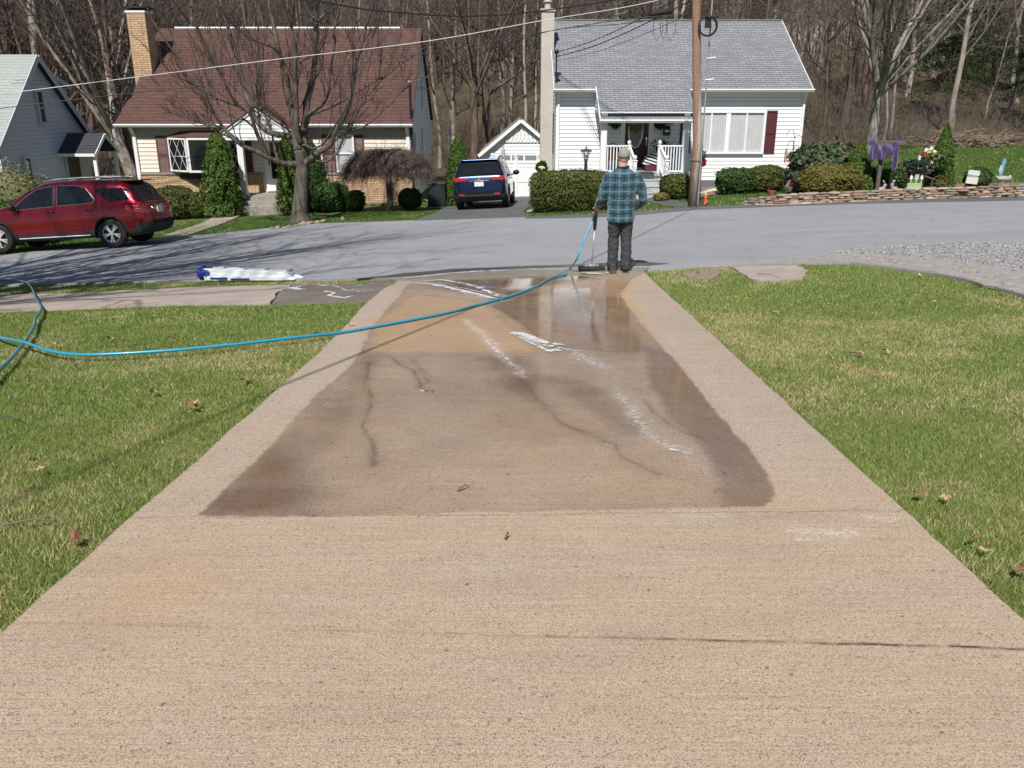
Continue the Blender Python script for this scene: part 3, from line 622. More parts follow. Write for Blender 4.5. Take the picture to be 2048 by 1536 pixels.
# ---- grass ----
M['grass'] = leafmat('grass blades', .65, .35)
drvp = [(p[0], p[1]) for p in drv]; aprp = apr
nogo = [drvp, roadp, gvp, apr, gp([(-500,638),(0,588),(150,586),(350,575),(520,571),(790,566),(741,602),(640,605),(350,609),(150,617),(0,623),(-500,692)]),
        gp([(1462,534),(1500,531.5),(1600,530),(1616,540),(1605,553),(1560,562),(1520,560),(1495,552)])]
def grass(name, box, dens, hgt, wid, far=False, seed=1, exclude=nogo):
    r = np.random.default_rng(seed); A = (box[1]-box[0])*(box[3]-box[2]); n = int(A*dens)
    x = r.uniform(box[0], box[1], n); y = r.uniform(box[2], box[3], n); z = Hn(x, y)
    zc = y*ct+(CH-z)*st; u = x/zc*FPX; k = (np.abs(u) < 2300) & (zc > .5) & ((np.abs(u) < 1120) | (r.random(n) < .4))
    vv = ((CH-z)*ct - y*st)/zc*FPX; k &= (vv < 800) | ((vv < 1500) & (r.random(n) < .4))
    x, y, z = x[k], y[k], z[k]; k = np.ones(len(x), bool)
    rth = -.07*r.random(len(x))**4
    for p in exclude: k &= ~(sdpoly(x, y, p) < (rth+.004 if not far else 0))
    bare = fbm(x, y, 1.6, 77); k &= (bare > .27) | (r.random(len(x)) < .45)
    x, y, z = x[k], y[k], z[k]; n = len(x)
    tuft = fbm(x, y, 7, 5); h = hgt*r.uniform(.45, 1.15, n)*(.55+.9*tuft); wd = wid*r.uniform(.6, 1.3, n)
    a = r.uniform(0, 6.283, n); ln = h*r.uniform(.1, 1.1, n); b = r.uniform(0, 6.283, n)
    dx, dy = np.cos(a)*wd/2, np.sin(a)*wd/2
    z0 = z-.03
    v = np.empty((n, 3, 3), np.float32)
    v[:, 0] = np.stack([x-dx, y-dy, z0], 1); v[:, 1] = np.stack([x+dx, y+dy, z0], 1); v[:, 2] = np.stack([x+np.cos(b)*ln, y+np.sin(b)*ln, z0+h], 1)
    dry = fbm(x, y, .9, 41)*.6 + fbm(x, y, 4.5, 51)*.4
    ps = np.clip((dry-.44)*3.2, .10, .8)
    if far: ps = np.clip((dry-.55)*2.0, .02, .35)
    straw = r.random(n) < ps*.9
    g1 = np.array([.14, .22, .045]); g2 = np.array([.36, .45, .13]); s1 = np.array([.44, .38, .18]); s2 = np.array([.74, .65, .39])
    if far: g1 = np.array([.07, .14, .03]); g2 = np.array([.18, .27, .07])
    t = r.random((n, 1)); c = np.where(straw[:, None], s1*(1-t)+s2*t, g1*(1-t)+g2*t)
    lush = np.clip((fbm(x, y, .55, 61)-.35)*2.5, 0, 1)[:, None]; c = np.where(straw[:, None], c, c*(1-.25*lush)+np.array([.06, .19, .02])*.25*lush)
    return v.reshape(-1, 3), np.repeat(c, 3, 0)
vs, cs = [], []
for box, dn, hg, wd, fr, sdn in [((-7, 7, 1.0, 5), 15000, .029, .0042, False, 1), ((-9.5, 8, 5, 8.5), 9000, .029, .006, False, 2), ((-11, 9, 8.5, 15), 4600, .030, .009, False, 3),
                                ((-14, 16, 21, 31), 620, .07, .022, True, 4), ((8, 34, 27, 52), 160, .09, .035, True, 5)]:
    v, c = grass('g', box, dn, hg, wd, fr, sdn); vs.append(v); cs.append(c)
v = np.concatenate(vs); c = np.concatenate(cs); f = np.arange(len(v)).reshape(-1, 3)
tag(npmesh('grass', v, f, M['grass'], col=c), kind='stuff')
print('grass blades', len(f))
# ---------------- buildings ----------------
def Wx(px, py, X):
    a, b, c_ = ray(px, py); t = X/a; return Vector((X, b*t, CH+c_*t))
def settle(root, loc):
    loc = Vector(loc)
    for ch in root.children: ch.location = ch.location - loc if True else ch.location
    root.location = loc
def clipint(poly, z):
    xs = []
    n = len(poly)
    for i in range(n):
        (x1, z1), (x2, z2) = poly[i], poly[(i+1) % n]
        if (z1 > z) != (z2 > z): xs.append(x1+(x2-x1)*(z-z1)/(z2-z1))
    return (min(xs), max(xs)) if len(xs) >= 2 else None
def siding(mb, P, d, n, poly, h=.15, lip=.026, z0=None):
    P = Vector(P); d = Vector(d); n = Vector(n); zs = [q[1] for q in poly]; z = z0 if z0 is not None else min(zs); zm = max(zs)
    while z < zm-.003:
        zt = min(z+h, zm); a = clipint(poly, z+.001); b = clipint(poly, zt-.001)
        if a is None and b is not None: a = b
        if b is None and a is not None: b = ((a[0]+a[1])/2,)*2
        if a:
            f = lambda u, zz, o: P + d*u + n*o + Vector((0, 0, zz))
            zg = zt-.016 if zt-z > .06 else zt; tg_ = (zg-z)/(zt-z); o_ = lip*(1-tg_)+.004*tg_
            e0 = a[0]+(b[0]-a[0])*tg_; e1 = a[1]+(b[1]-a[1])*tg_
            mb.add([f(a[0], z, lip), f(a[1], z, lip), f(e1, zg, o_), f(e0, zg, o_)], [(0,1,2,3)])
            mb.add([f(a[0], z, .002), f(a[1], z, .002), f(a[1], z, lip), f(a[0], z, lip)], [(0,1,2,3)])
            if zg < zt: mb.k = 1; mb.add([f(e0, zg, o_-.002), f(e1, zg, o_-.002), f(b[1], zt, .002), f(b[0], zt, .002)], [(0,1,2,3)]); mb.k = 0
        z = zt
def roofslab(name, el, er, rr, rl, m, parent, th=.09):
    el, er, rr, rl = map(Vector, (el, er, rr, rl)); u = (er-el).normalized(); nn = u.cross(rl-el).normalized()
    if nn.z < 0: nn = -nn
    vv = nn.cross(u)
    mb = MB(); top = [el, er, rr, rl]; bot = [p-nn*th for p in top]
    uv = [((p-el).dot(u), (p-el).dot(vv)) for p in top]
    if uv[2][1] < 0: uv = [(a, -b) for a, b in uv]
    mb.add(top+bot, [(0,1,2,3), (7,6,5,4), (0,4,5,1), (1,5,6,2), (2,6,7,3), (3,7,4,0)], [uv]+[[(0,0),(0,.05),(.1,.05),(.1,0)]]*5)
    return mb.build(name, m, parent)
def brickwall(mb, P, d, L, z0, z1, n, th=.02):
    P = Vector(P); d = Vector(d); n = Vector(n)
    a, b = P+n*th+Vector((0,0,z0)), P+n*th+d*L+Vector((0,0,z0)); c_, e = b+Vector((0,0,z1-z0)), a+Vector((0,0,z1-z0))
    mb.quad(a, b, c_, e, [(0, z0), (L, z0), (L, z1), (0, z1)])
    mb.quad(e, c_, c_-n*th, e-n*th, [(0,0),(L,0),(L,.02),(0,.02)])
def clearglass():
    t = NT('clear glass'); t.set(Roughness=.03, Specular_IOR_Level=.8); t.col((.01, .012, .015))
    tr = t.n('ShaderNodeBsdfTransparent'); tr.inputs[0].default_value = (.97, .98, .98, 1)
    mx = t.n('ShaderNodeMixShader'); mx.inputs[0].default_value = .10
    t.l(tr.outputs[0], mx.inputs[1]); t.l(t.p.outputs[0], mx.inputs[2]); t.l(mx.outputs[0], t.out.inputs[0]); return t.m
M['clear'] = clearglass()
def window(parent, x0, x1, z0, z1, loc, rz=0, bars=(), hbars=(), curtain=False, fw=.07, proud=.09, dark=True, m=None, lattice=False, sill=True):
    """local: x right, -y outwards. bars: x positions (local), hbars z"""
    m = m or M['trim']; mb = MB()
    mb.box(x0-fw, x1+fw, -proud, 0, z1, z1+fw); mb.box(x0-fw, x1+fw, -proud-(.03 if sill else 0), 0, z0-fw, z0)
    mb.box(x0-fw, x0, -proud+.002, 0, z0, z1); mb.box(x1, x1+fw, -proud+.002, 0, z0, z1)
    for b in bars:
        bx, bw = b if hasattr(b, '__len__') else (b, .05); mb.box(bx-bw/2, bx+bw/2, -proud+.015, -.02, z0, z1)
    for b in hbars: mb.box(x0, x1, -proud+.02, -.02, b-.025, b+.025)
    fr = mb.build('window', m, parent); fr.location = loc; fr.rotation_euler = (0, 0, rz); bevel(fr, .006, 1)
    g = MB(); g.box(x0, x1, -.05, -.045, z0, z1); g.build('pane', M['clear'] if curtain else M['glass'], fr)
    if curtain:
        c = MB(); n = int((x1-x0)/.028); pts = [(x0+(x1-x0)*i/n, -.024+.011*math.sin(i*1.9+2*math.sin(i*.21))) for i in range(n+1)]
        vs = [(p[0], p[1], z0+.01) for p in pts]+[(p[0], p[1], z1-.01) for p in pts]
        c.add(vs, [(i, i+1, n+2+i, n+1+i) for i in range(n)]); c.build('curtain', M['curtain'], fr, recalc=False)
    if lattice:
        l = MB(); W_ = x1-x0; hh = z1-z0; k = 2; s = W_/k; 
        lines = []
        y = -.056
        nrow = int(hh/(s*1.9))+2; sy = s*1.9
        for i in range(-nrow-2, nrow+4):
            for sg in (1, -1):
                # line through (x0 + i*s, z0) slope sy/s
                pts = []
                for x in (x0, x1):
                    z = z0 + sg*(x-(x0+i*s))*sy/s
                    pts.append((x, z))
                (xa, za), (xb, zb) = pts
                def clip(xa, za, xb, zb):
                    t0, t1 = 0., 1.; dz = zb-za
                    if abs(dz) < 1e-9: return None
                    ta, tb = (z0-za)/dz, (z1-za)/dz
                    t0 = max(t0, min(ta, tb)); t1 = min(t1, max(ta, tb))
                    return None if t1-t0 < .01 else (xa+(xb-xa)*t0, za+dz*t0, xa+(xb-xa)*t1, za+dz*t1)
                q = clip(xa, za, xb, zb)
                if q: l.bar((q[0], y, q[1]), (q[2], y, q[3]), .012, .012, up=(0, 1, 0))
        l.build('lattice', m, fr)
    return fr
def shutter(parent, x0, x1, z0, z1, Y, m, louver=False, mid=.5):
    mb = MB(); f = .06
    mb.box(x0, x1, Y-.03, Y-.012, z0, z1)
    zm = z0+(z1-z0)*mid
    for a, b in ((z0, z0+f), (zm-f/2, zm+f/2), (z1-f, z1)): mb.box(x0, x1, Y-.055, Y-.03, a, b)
    for a, b in ((x0, x0+f), (x1-f, x1)): mb.box(a, b, Y-.053, Y-.03, z0+f, zm-f/2); mb.box(a, b, Y-.053, Y-.03, zm+f/2, z1-f)
    if louver:
        z = z0+f
        while z < z1-f-.03:
            if abs(z-zm) > .06: mb.add([(x0+f, Y-.048, z), (x1-f, Y-.048, z), (x1-f, Y-.032, z+.04), (x0+f, Y-.032, z+.04)], [(0,1,2,3)])
            z += .045
    return mb.build('shutter', m, parent, recalc=False)
def textmesh(s, size, m, loc, rot, parent=None, name='lettering', ext=.004):
    c = bpy.data.curves.new(name, 'FONT'); c.body = s; c.size = size; c.extrude = ext; c.align_x = 'CENTER'; c.align_y = 'CENTER'
    o = bpy.data.objects.new(name, c); C.objects.link(o); bpy.context.view_layer.update()
    me = bpy.data.meshes.new_from_object(o.evaluated_get(bpy.context.evaluated_depsgraph_get())); me.name = name
    bpy.data.objects.remove(o); me.materials.clear(); me.materials.append(m)
    o = bpy.data.objects.new(name, me); C.objects.link(o); o.location = loc; o.rotation_euler = rot
    if parent is not None: o.parent = parent
    return o
def downspout(parent, x, y, z0, z1, m=None, w_=.08):
    mb = MB(); mb.box(x-w_/2, x+w_/2, y-.10, y-.03, z0+.15, z1-.35); mb.bar((x, y-.065, z1-.33), (x, y-.33, z1-.06), w_, .07); mb.bar((x, y-.065, z0+.18), (x, y-.25, z0+.05), w_, .07)
    return mb.build('downspout', m or M['trim'], parent)
def gutter(parent, x0, x1, y, z, m=None):
    mb = MB(); mb.prism([(x0, y, z), (x0, y-.10, z), (x0, y-.115, z-.04), (x0, y-.06, z-.12), (x0, y, z-.12)], (x1-x0, 0, 0)); return mb.build('gutter', m or M['trim'], parent)

M['lapshade'] = mat('painted lap shade', (.40, .41, .45), .9, var=.02)  # shade below each siding lap, painted in as a darker strip
# ======== white house ========
Wt = thing('house', 'white sided house with grey shingle roof and maroon front door behind the pole', 'house')
YF = 34.0; YP = 32.05
xl = Wp(1112, 260, YF).x; xr = Wp(1603, 270, YF).x; ze = Wp(1300, 176.5, YF-.4).z; zr = Wp(1300, 41.5, 38.4).z
ms = (zr-ze)/(38.4-(YF-.4)); yb = 42.8; gz = lambda x, y=YF: H(x, y)
zpe = ze - ms*(YF-.4-(YP-.35)); print('white: ze zr slope', ze, zr, ms, 'porch eave z', zpe, 'want', Wp(1300, 212, YP-.35).z)
pxl = Wp(1199, 215, YP).x; pxr = Wp(1393, 215, YP).x
w_ = MB(); zb = gz(xr)-.1
siding(w_, (xl, YF, 0), (1,0,0), (0,-1,0), [(0, gz(xr)+.12), (xr-xl, gz(xr)+.12), (xr-xl, ze-.02), (0, ze-.02)], .148)
# side walls + back
zside = gz(xl)-.2
for sx, X in ((-1, xl), (1, xr)):
    g0 = gz(X)+.05
    siding(w_, (X, YF, 0), (0,1,0), (sx,0,0), [(0, g0), (yb-YF, g0), (yb-YF, ze), ((yb-YF)/2, zr-.05), (0, ze)], .148)
    w_.add([(X, YF, gz(xl)-.3), (X, yb, gz(xl)-.3), (X, yb, ze), (X, (YF+yb)/2, zr-.05), (X, YF, ze)], [(0,1,2,3,4)])
w_.add([(xl, YF+.001, gz(xl)-.3), (xr, YF+.001, gz(xl)-.3), (xr, YF+.001, ze), (xl, YF+.001, ze)], [(0,1,2,3)])
w_.add([(xl, yb, gz(xl)-.3), (xr, yb, gz(xl)-.3), (xr, yb, ze), (xl, yb, ze)], [(0,1,2,3)])
w_.build('wall', [M['white'], M['lapshade']], Wt, recalc=False)
mb = MB(); mb.box(xl-.01, xr+.01, YF-.012, YF+.02, gz(xl)-.3, gz(xr)+.12); mb.build('foundation', mat('grey foundation', (.16, .17, .19), .9), Wt)
xo = .14; zth = .1
roofslab('roof', (xl-xo, YF-.4, ze), (xr+xo, YF-.4, ze), (xr+xo, 38.4, zr), (xl-xo, 38.4, zr), M['roofgrey'], Wt)
roofslab('roof', (xr+xo, yb+.4, ze), (xl-xo, yb+.4, ze), (xl-xo, 38.4+.001, zr-.001), (xr+xo, 38.4+.001, zr-.001), M['roofgrey'], Wt)
roofslab('porch_roof', (pxl, YP-.35, zpe+.012), (pxr, YP-.35, zpe+.012), (pxr, YF+.1, ze+ms*.5+.012), (pxl, YF+.1, ze+ms*.5+.012), M['roofgrey'], Wt, .08)
mb = MB(); mb.tube([(xl-xo, 38.4, zr+.01), (xr+xo, 38.4, zr+.01)], .06, 6); mb.build('ridge_cap', M['roofgrey'], Wt)
mb = MB(); mb.box(xl-.1, pxl-.01, YF-.36, YF, ze-.10, ze-.075); mb.build('soffit', M['trim'], Wt)
mb = MB(); mb.box(pxr+.01, xr+.1, YF-.36, YF, ze-.10, ze-.075); mb.build('soffit', M['trim'], Wt)
for X in (xl-xo+.01, xr+xo-.03):
    mb = MB()
    for a, b in (((X, YF-.4, ze-.06), (X, 38.4, zr-.06)), ((X, yb+.4, ze-.06), (X, 38.4, zr-.06))): mb.bar(a, b, .025, .17)
    mb.build('rake_board', M['trim'], Wt)
gutter(Wt, xl-.15, pxl-.02, YF-.4, ze-.02); gutter(Wt, pxr+.02, xr+.16, YF-.4, ze-.02); gutter(Wt, pxl-.01, pxr, YP-.35, zpe)
downspout(Wt, xl+.08, YF, gz(xl)+.3, ze-.05); downspout(Wt, xr-.05, YF, gz(xr)+.0, ze-.05)
mb = MB(); mb.box(xl-.01, xl+.10, YF-.03, YF-.005, gz(xl), ze-.1); mb.box(xr-.10, xr+.01, YF-.03, YF-.005, gz(xr)+.12, ze-.1)
mb.box(xl+.1, xr-.1, YF-.028, YF-.004, ze-.22, ze-.10); mb.build('corner_board', M['trim'], Wt)
# porch side gable, ceiling, fascia
zf = Wp(1300, 348, YP-.6).z; ceil_z = Wp(1300, 226, YP).z; print('porch floor z', zf, 'ground', gz(5, 31), 'ceil', ceil_z)
mb = MB(); tri = [(0, ceil_z), (YF-YP+.0, ceil_z), (YF-YP, ze+.25), (-.1, zpe-.05+.0)]
siding(mb, (pxl+.03, YP, 0), (0,1,0), (-1,0,0), [(0, ceil_z), (YF-YP, ceil_z), (YF-YP, ze+ms*.4), (0, zpe+ms*.35-.06)], .148)
mb.build('porch_gable', [M['white'], M['lapshade']], Wt, recalc=False); mb = MB()
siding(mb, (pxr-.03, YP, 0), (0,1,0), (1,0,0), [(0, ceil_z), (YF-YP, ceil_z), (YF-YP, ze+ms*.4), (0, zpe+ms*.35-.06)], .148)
mb.build('porch_gable', [M['white'], M['lapshade']], Wt, recalc=False)
mb = MB(); mb.box(pxl+.03, pxr-.03, YP-.30, YF, ceil_z, ceil_z+.03); mb.box(pxl+.03, pxr-.03, YP-.0, YP+.08, ceil_z-.04, zpe+.1); mb.bar((pxl, YP-.35, zpe-.03), (pxl, YF-.3, ze+.0), .03, .16)
mb.build('porch_ceiling', M['white'], Wt)
# porch floor, steps
sx0, sx1 = Wp(1261, 350, YP).x, Wp(1320, 350, YP).x
mb = MB(); mb.box(pxl, pxr, YP-.25, YF, zf-.12, zf); mb.box(pxl+.05, pxr-.05, YP-.2, YF, gz(3)-.2, zf-.12)
fl = mb.build('porch_floor', M['steps'], Wt); bevel(fl, .01, 1)
gs = gz(5.3, 31.0); nst = 3; rise = (zf-gs)/(nst+1)
for k in range(nst):
    mb = MB(); y1 = YP-.25-.0-k*.28; zt = zf-rise*(k+1)
    mb.box(sx0-.05, sx1+.02, y1-.30, y1-.001, zt-.045, zt); mb.box(sx0-.03, sx1, y1-.275, y1-.001, gs-.2, zt-.046); bevel(mb.build('step', M['steps'], Wt), .006, 1)
# door set in the wall
dx0, dx1 = Wp(1249, 280, YF).x, Wp(1296, 280, YF).x; dz0 = zf+.04; dz1 = Wp(1270, 226, YF).z
mb = MB(); mb.box(dx0, dx1, YF-.06, YF-.02, dz0, dz1); dr = mb.build('door', mat('maroon door', (.055, .012, .016), .35, var=.05), Wt)
for a, b in ((dx0-.17, dx0), (dx1, dx1+.2)):
    mb = MB(); mb.box(a, b, YF-.075, YF-.004, dz0-.04, dz1); mb.build('door_jamb', M['trim'], Wt)
mb = MB(); mb.box(dx0-.17, dx1+.2, YF-.08, YF-.004, dz1, dz1+.1); mb.build('door_frame', M['trim'], Wt); mb = MB(); mb.box(dx0, dx1, YF-.11, YF-.01, dz0-.04, dz0); mb.build('threshold', M['trim'], Wt)
oc = Wp(1271.5, 262, YF-.07); a_, b_ = .27, .62
mb = MB(); mb.tube([(oc.x+a_*math.cos(t*math.pi/16), YF-.075, oc.z+b_*math.sin(t*math.pi/16)) for t in range(33)], .028, 6, False); mb.build('oval_trim', M['trim'], dr)
mb = MB(); mb.prism([(oc.x+a_*math.cos(t*math.pi/12), YF-.065, oc.z+b_*math.sin(t*math.pi/12)) for t in range(24)], (0, .006, 0)); mb.build('oval_glass', mat('frosted oval glass', (.22, .22, .21), .25, var=.2, scale=12), dr)
mb = MB(); mb.ball((dx1-.07, YF-.1, dz0+.95), .035); mb.box(dx1-.10, dx1-.05, YF-.07, YF-.06, dz0+.85, dz0+1.15); mb.build('door_handle', M['chrome'], dr)
# windows and shutters
wx0, wx1 = Wp(1388, 265, YF).x, Wp(1524, 265, YF).x; wz0, wz1 = Wp(1460, 303, YF).z, Wp(1460, 226, YF).z
L_ = wx1-wx0; window(Wt, 0, L_, 0, wz1-wz0, (wx0, YF-.015, wz0), bars=[(L_*.24, .06), (L_*.485, .17), (L_*.755, .06)], curtain=True, fw=.09)
shutter(Wt, wx1+.12, wx1+.53, wz0-.06, wz1+.09, YF-.01, M['maroon'], mid=.47); shutter(Wt, wx0-.55, wx0-.14, wz0-.06, wz1+.09, YF-.01, M['maroon'], mid=.47)
psx = Wp(1367, 255, YF).x; 
mb = MB(); 
for yy in (36.0, 40.2):
    mb = MB(); mb.box(xl-.05, xl-.02, yy-.5, yy-.1, -.6, 1.0); mb.build('side_shutter', M['maroon'], Wt)
# posts and railings
post = lambda x, y, a, z0, z1: MB().box(x-a, x+a, y-a, y+a, z0, z1)
p1 = Wp(1206, 300, YP).x; p2 = Wp(1369, 300, YP).x
for px_ in (p1, p2): bevel(post(px_, YP-.08, .11, zf, ceil_z+.02).build('porch_post', M['trim'], Wt), .012, 1)
rz = Wp(1240, 290, YP-.12).z
def newel(x, y, z0, z1, r=.065):
    mb = MB(); mb.box(x-r, x+r, y-r, y+r, z0, z1-.1); mb.box(x-r*1.35, x+r*1.35, y-r*1.35, y+r*1.35, z1-.1, z1-.06); mb.lathe([(.03, z1-.06), (.03, z1-.03), (.065, z1+.0), (.072, z1+.04), (.05, z1+.09), (.01, z1+.115)], (x, y, 0), 12)
    bevel(mb.build('newel_post', M['trim'], Wt), .006, 1)
nx0, nx1 = Wp(1258, 300, YP-.15).x, Wp(1319, 300, YP-.15).x
newel(nx0, YP-.17, zf, rz+.06); newel(nx1, YP-.17, zf, rz+.06)
newel(nx0+.12, YP-1.0, gs, rz-.42+.0); newel(nx1+.15, YP-1.0, gs, rz-.42)
def railing(a, b, z0, za, zb_, n):
    mb = MB(); a = Vector(a); b = Vector(b); mb.bar((a.x, a.y, za), (b.x, b.y, zb_), .07, .055); mb.bar((a.x, a.y, za-z0), (b.x, b.y, zb_-z0), .05, .05)
    for i in range(n):
        t = (i+.5)/n; x, y = a.x+(b.x-a.x)*t, a.y+(b.y-a.y)*t; zz = za+(zb_-za)*t; mb.box(x-.019, x+.019, y-.019, y+.019, zz-z0, zz)
    mb.build('railing', M['trim'], Wt)
h_ = rz-zf-.1
railing((p1+.1, YP-.17), (nx0-.06, YP-.17), h_, rz-.03, rz-.03, 7); railing((nx1+.06, YP-.17), (p2-.05, YP-.17), h_, rz-.03, rz-.03, 8)
railing((nx0+.01, YP-.24, 0), (nx0+.12, YP-.95, 0), .75, rz-.05, rz-.5, 5); railing((nx1+.02, YP-.24, 0), (nx1+.15, YP-.95, 0), .75, rz-.05, rz-.5, 5)
# chimney and flue
cx0, cx1 = Wp(1081, 200, 36.4).x, xl-.03; cz = Wp(1090, 24, 36.4).z
mb = MB(); mb.box(cx0, cx1, 36.1, 36.8, gz(xl)-.3, cz); mb.box(cx0-.05, cx1+.05, 36.05, 36.85, cz, cz+.1)
mb.lathe([(.13, cz+.1), (.13, cz+.32)], ((cx0+cx1)/2, 36.45, 0), 12); mb.lathe([(.19, cz+.36), (.19, cz+.40), (.02, cz+.47)], ((cx0+cx1)/2, 36.45, 0), 12); mb.build('chimney', M['concblock'], Wt)
q = Wp(1596, 48, 40.0); mb = MB(); mb.lathe([(.13, 1.0), (.13, q.z-.05)], (xr+.15, 40.0, 0), 14); mb.lathe([(.23, q.z), (.24, q.z+.03), (.05, q.z+.12)], (xr+.15, 40, 0), 14); mb.lathe([(.16, q.z-.5), (.16, q.z-.42)], (xr+.15, 40, 0), 14); mb.build('flue_pipe', M['galv'], Wt)
# service mast at the left rake
q = Wp(1110, 135, YF+1.0); mb = MB(); mb.tube([(q.x, YF-.05, q.z-.9), (q.x, YF-.05, q.z+.5)], .03, 8); mb.ball((q.x, YF-.05, q.z+.52), .09); mb.box(q.x-.06, q.x+.12, YF-.14, YF, q.z-.35, q.z-.2); mb.build('service_mast', M['blackmetal'], Wt)
SM = Vector((q.x, YF-.05, q.z+.5))
# house number, mailbox
t = Wp(1337.5, 246, YF-.03); textmesh('940', .26, M['blackmetal'], (t.x, YF-.03, t.z), (math.pi/2, 0, 0), Wt, 'house_number')
mbx = Wp(1333, 262, YF-.06); mb = MB(); mb.box(mbx.x-.13, mbx.x+.13, YF-.16, YF-.02, mbx.z-.17, mbx.z+.12); mb.prism([(mbx.x-.14, YF-.02, mbx.z+.2), (mbx.x-.14, YF-.18, mbx.z+.12), (mbx.x-.14, YF-.18, mbx.z+.1), (mbx.x-.14, YF-.02, mbx.z+.12)], (.28, 0, 0))
o = mb.build('mailbox', M['blackmetal'], Wt); mb = MB(); mb.prism([(mbx.x+.09*math.cos(a), YF-.165, mbx.z+.045*math.sin(a)) for a in np.linspace(0, 6.28, 13)[:-1]], (0, .004, 0)); mb.build('mailbox_badge', M['trim'], o)
settle(Wt, (xl, YF, gz(xl)))
# ======== garage behind ========
Ga = thing('garage', 'small white gabled garage behind the blue suv', 'garage')
yg = 41.0; ap = Wp(1042, 238, yg); le = Wp(957, 309, yg); hw = ap.x-le.x; gb = H(ap.x, 38)-.3
mb = MB(); siding(mb, (ap.x-hw+.15, yg, 0), (1,0,0), (0,-1,0), [(0, gb), (2*hw-.3, gb), (2*hw-.3, le.z+.12), (hw-.15, ap.z-.05), (0, le.z+.12)], .15)
for sx in (-1, 1):
    X = ap.x+sx*(hw-.15); siding(mb, (X, yg, 0), (0,1,0), (sx,0,0), [(0, gb), (6, gb), (6, le.z+.1), (0, le.z+.1)], .15)
mb.build('wall', [M['white'], M['lapshade']], Ga, recalc=False)
roofslab('roof', (ap.x-hw, yg+6.3, le.z), (ap.x-hw, yg-.25, le.z), (ap.x, yg-.25, ap.z), (ap.x, yg+6.3, ap.z), M['roofgrey'], Ga)
roofslab('roof', (ap.x+hw, yg-.25, le.z), (ap.x+hw, yg+6.3, le.z), (ap.x+.001, yg+6.3, ap.z-.002), (ap.x+.001, yg-.25, ap.z-.002), M['roofgrey'], Ga)
mb = MB(); mb.bar((ap.x-hw, yg-.27, le.z-.06), (ap.x, yg-.27, ap.z-.06), .03, .15, up=(0,0,1)); mb.bar((ap.x+hw, yg-.268, le.z-.06), (ap.x, yg-.268, ap.z-.06), .03, .15); mb.build('rake_board', M['trim'], Ga)
d0, d1 = Wp(994, 315, yg).x, Wp(1076, 315, yg).x; dzt = Wp(1040, 307, yg).z; mb = MB(); mb.box(d0, d1, yg-.06, yg-.025, gb, dzt); gd = mb.build('garage_door', M['trim'], Ga)
mb = MB(); n = 3
for i in range(n):
    a = d0+.1+(d1-d0-.1)*i/n; mb.box(a, a+(d1-d0)/n-.12, yg-.07, yg-.061, dzt-.42, dzt-.08)
mb.build('door_window', mat('pale door glass', (.23, .26, .3), .15, var=.05), gd)
# fish-scale shingles in the gable
mb = MB()
for r in range(5):
    z = ap.z-.35-r*.16; half = (ap.z-.12-z)*hw/(ap.z-le.z)-.18; n = int(2*half/.16)
    for i in range(n):
        x = ap.x-half+(i+.5)*2*half/max(n, 1); mb.prism([(x+.075*math.cos(a), yg-.05-.006*r, z+.075*math.sin(a)) for a in np.linspace(math.pi, 2*math.pi, 6)]+[(x+.075, yg-.05-.006*r, z+.09), (x-.075, yg-.05-.006*r, z+.09)], (0, .02, 0))
mb.build('scale_shingles', M['trim'], Ga)
settle(Ga, (ap.x, yg, gb))
# white vinyl gate
Fe = thing('vinyl_gate', 'white vinyl panel gate with ball capped posts in front of the garage', 'gate')
yv = 37.3; zb = H(0, yv)-.02; zt = Wp(1040, 321, yv).z
xs_ = [Wp(p, 330, yv).x for p in (985, 1032, 1077)]
for i in range(2):
    mb = MB(); a, b = xs_[i]+.07, xs_[i+1]-.07; mb.box(a, b, yv-.02, yv+.02, zb+.05, zt); mb.box(a, b, yv-.04, yv-.021, zt-.12, zt-.0); mb.box(a, b, yv-.04, yv-.021, zb+.05, zb+.2); zm = Wp(1040, 362, yv).z; mb.box(a, b, yv-.04, yv-.021, zm-.05, zm+.07)
    k = int((b-a)/.13)
    for j in range(1, k): x = a+(b-a)*j/k; mb.box(x-.006, x+.006, yv-.026, yv-.021, zb+.2, zm-.05)
    for zz, nn in ((zt-.25, 5), (zm+.0, 5)):
        for j in range(nn): x = a+.12+(b-a-.24)*j/(nn-1); mb.box(x-.04, x+.04, yv-.0415, yv-.026, zz-.015, zz+.005)
    mb.build('gate_panel', M['trim'], Fe)
for x in xs_: mb = MB(); mb.box(x-.07, x+.07, yv-.07, yv+.07, zb, zt+.12); mb.box(x-.09, x+.09, yv-.09, yv+.09, zt+.12, zt+.16); mb.ball((x, yv, zt+.23), .085); mb.build('gate_post', M['trim'], Fe)
settle(Fe, (xs_[1], yv, zb))

# ======== brown-roofed brick and cream house ========
Br = thing('house', 'cream and tan brick house with red brown roof behind the bare maple', 'house')
YB = 34.7; bl = Wp(272, 300, YB).x; brx = Wp(822, 300, YB).x; ze = Wp(600, 248, YB-.35).z; zr = Wp(600, 57, 39.4).z; ybk = 43.2
mB = (zr-ze)/(39.4-(YB-.35)); gzb = H(-8, YB); zbr = Wp(700, 349, YB).z; print('brown', bl, brx, ze, zr, mB, 'brick top', zbr, 'ground', gzb)
mb = MB(); siding(mb, (bl, YB, 0), (1,0,0), (0,-1,0), [(0, zbr+.1), (brx-bl, zbr+.1), (brx-bl, ze), (0, ze)], .16); mb.add([(bl, YB, gzb-.5), (brx, YB, gzb-.5), (brx, YB, ze), (bl, YB, ze)], [(0,1,2,3)]); mb.build('wall', [M['cream'], M['lapshade']], Br, recalc=False)
mb = MB(); zs_ = H(brx, YB)+.1
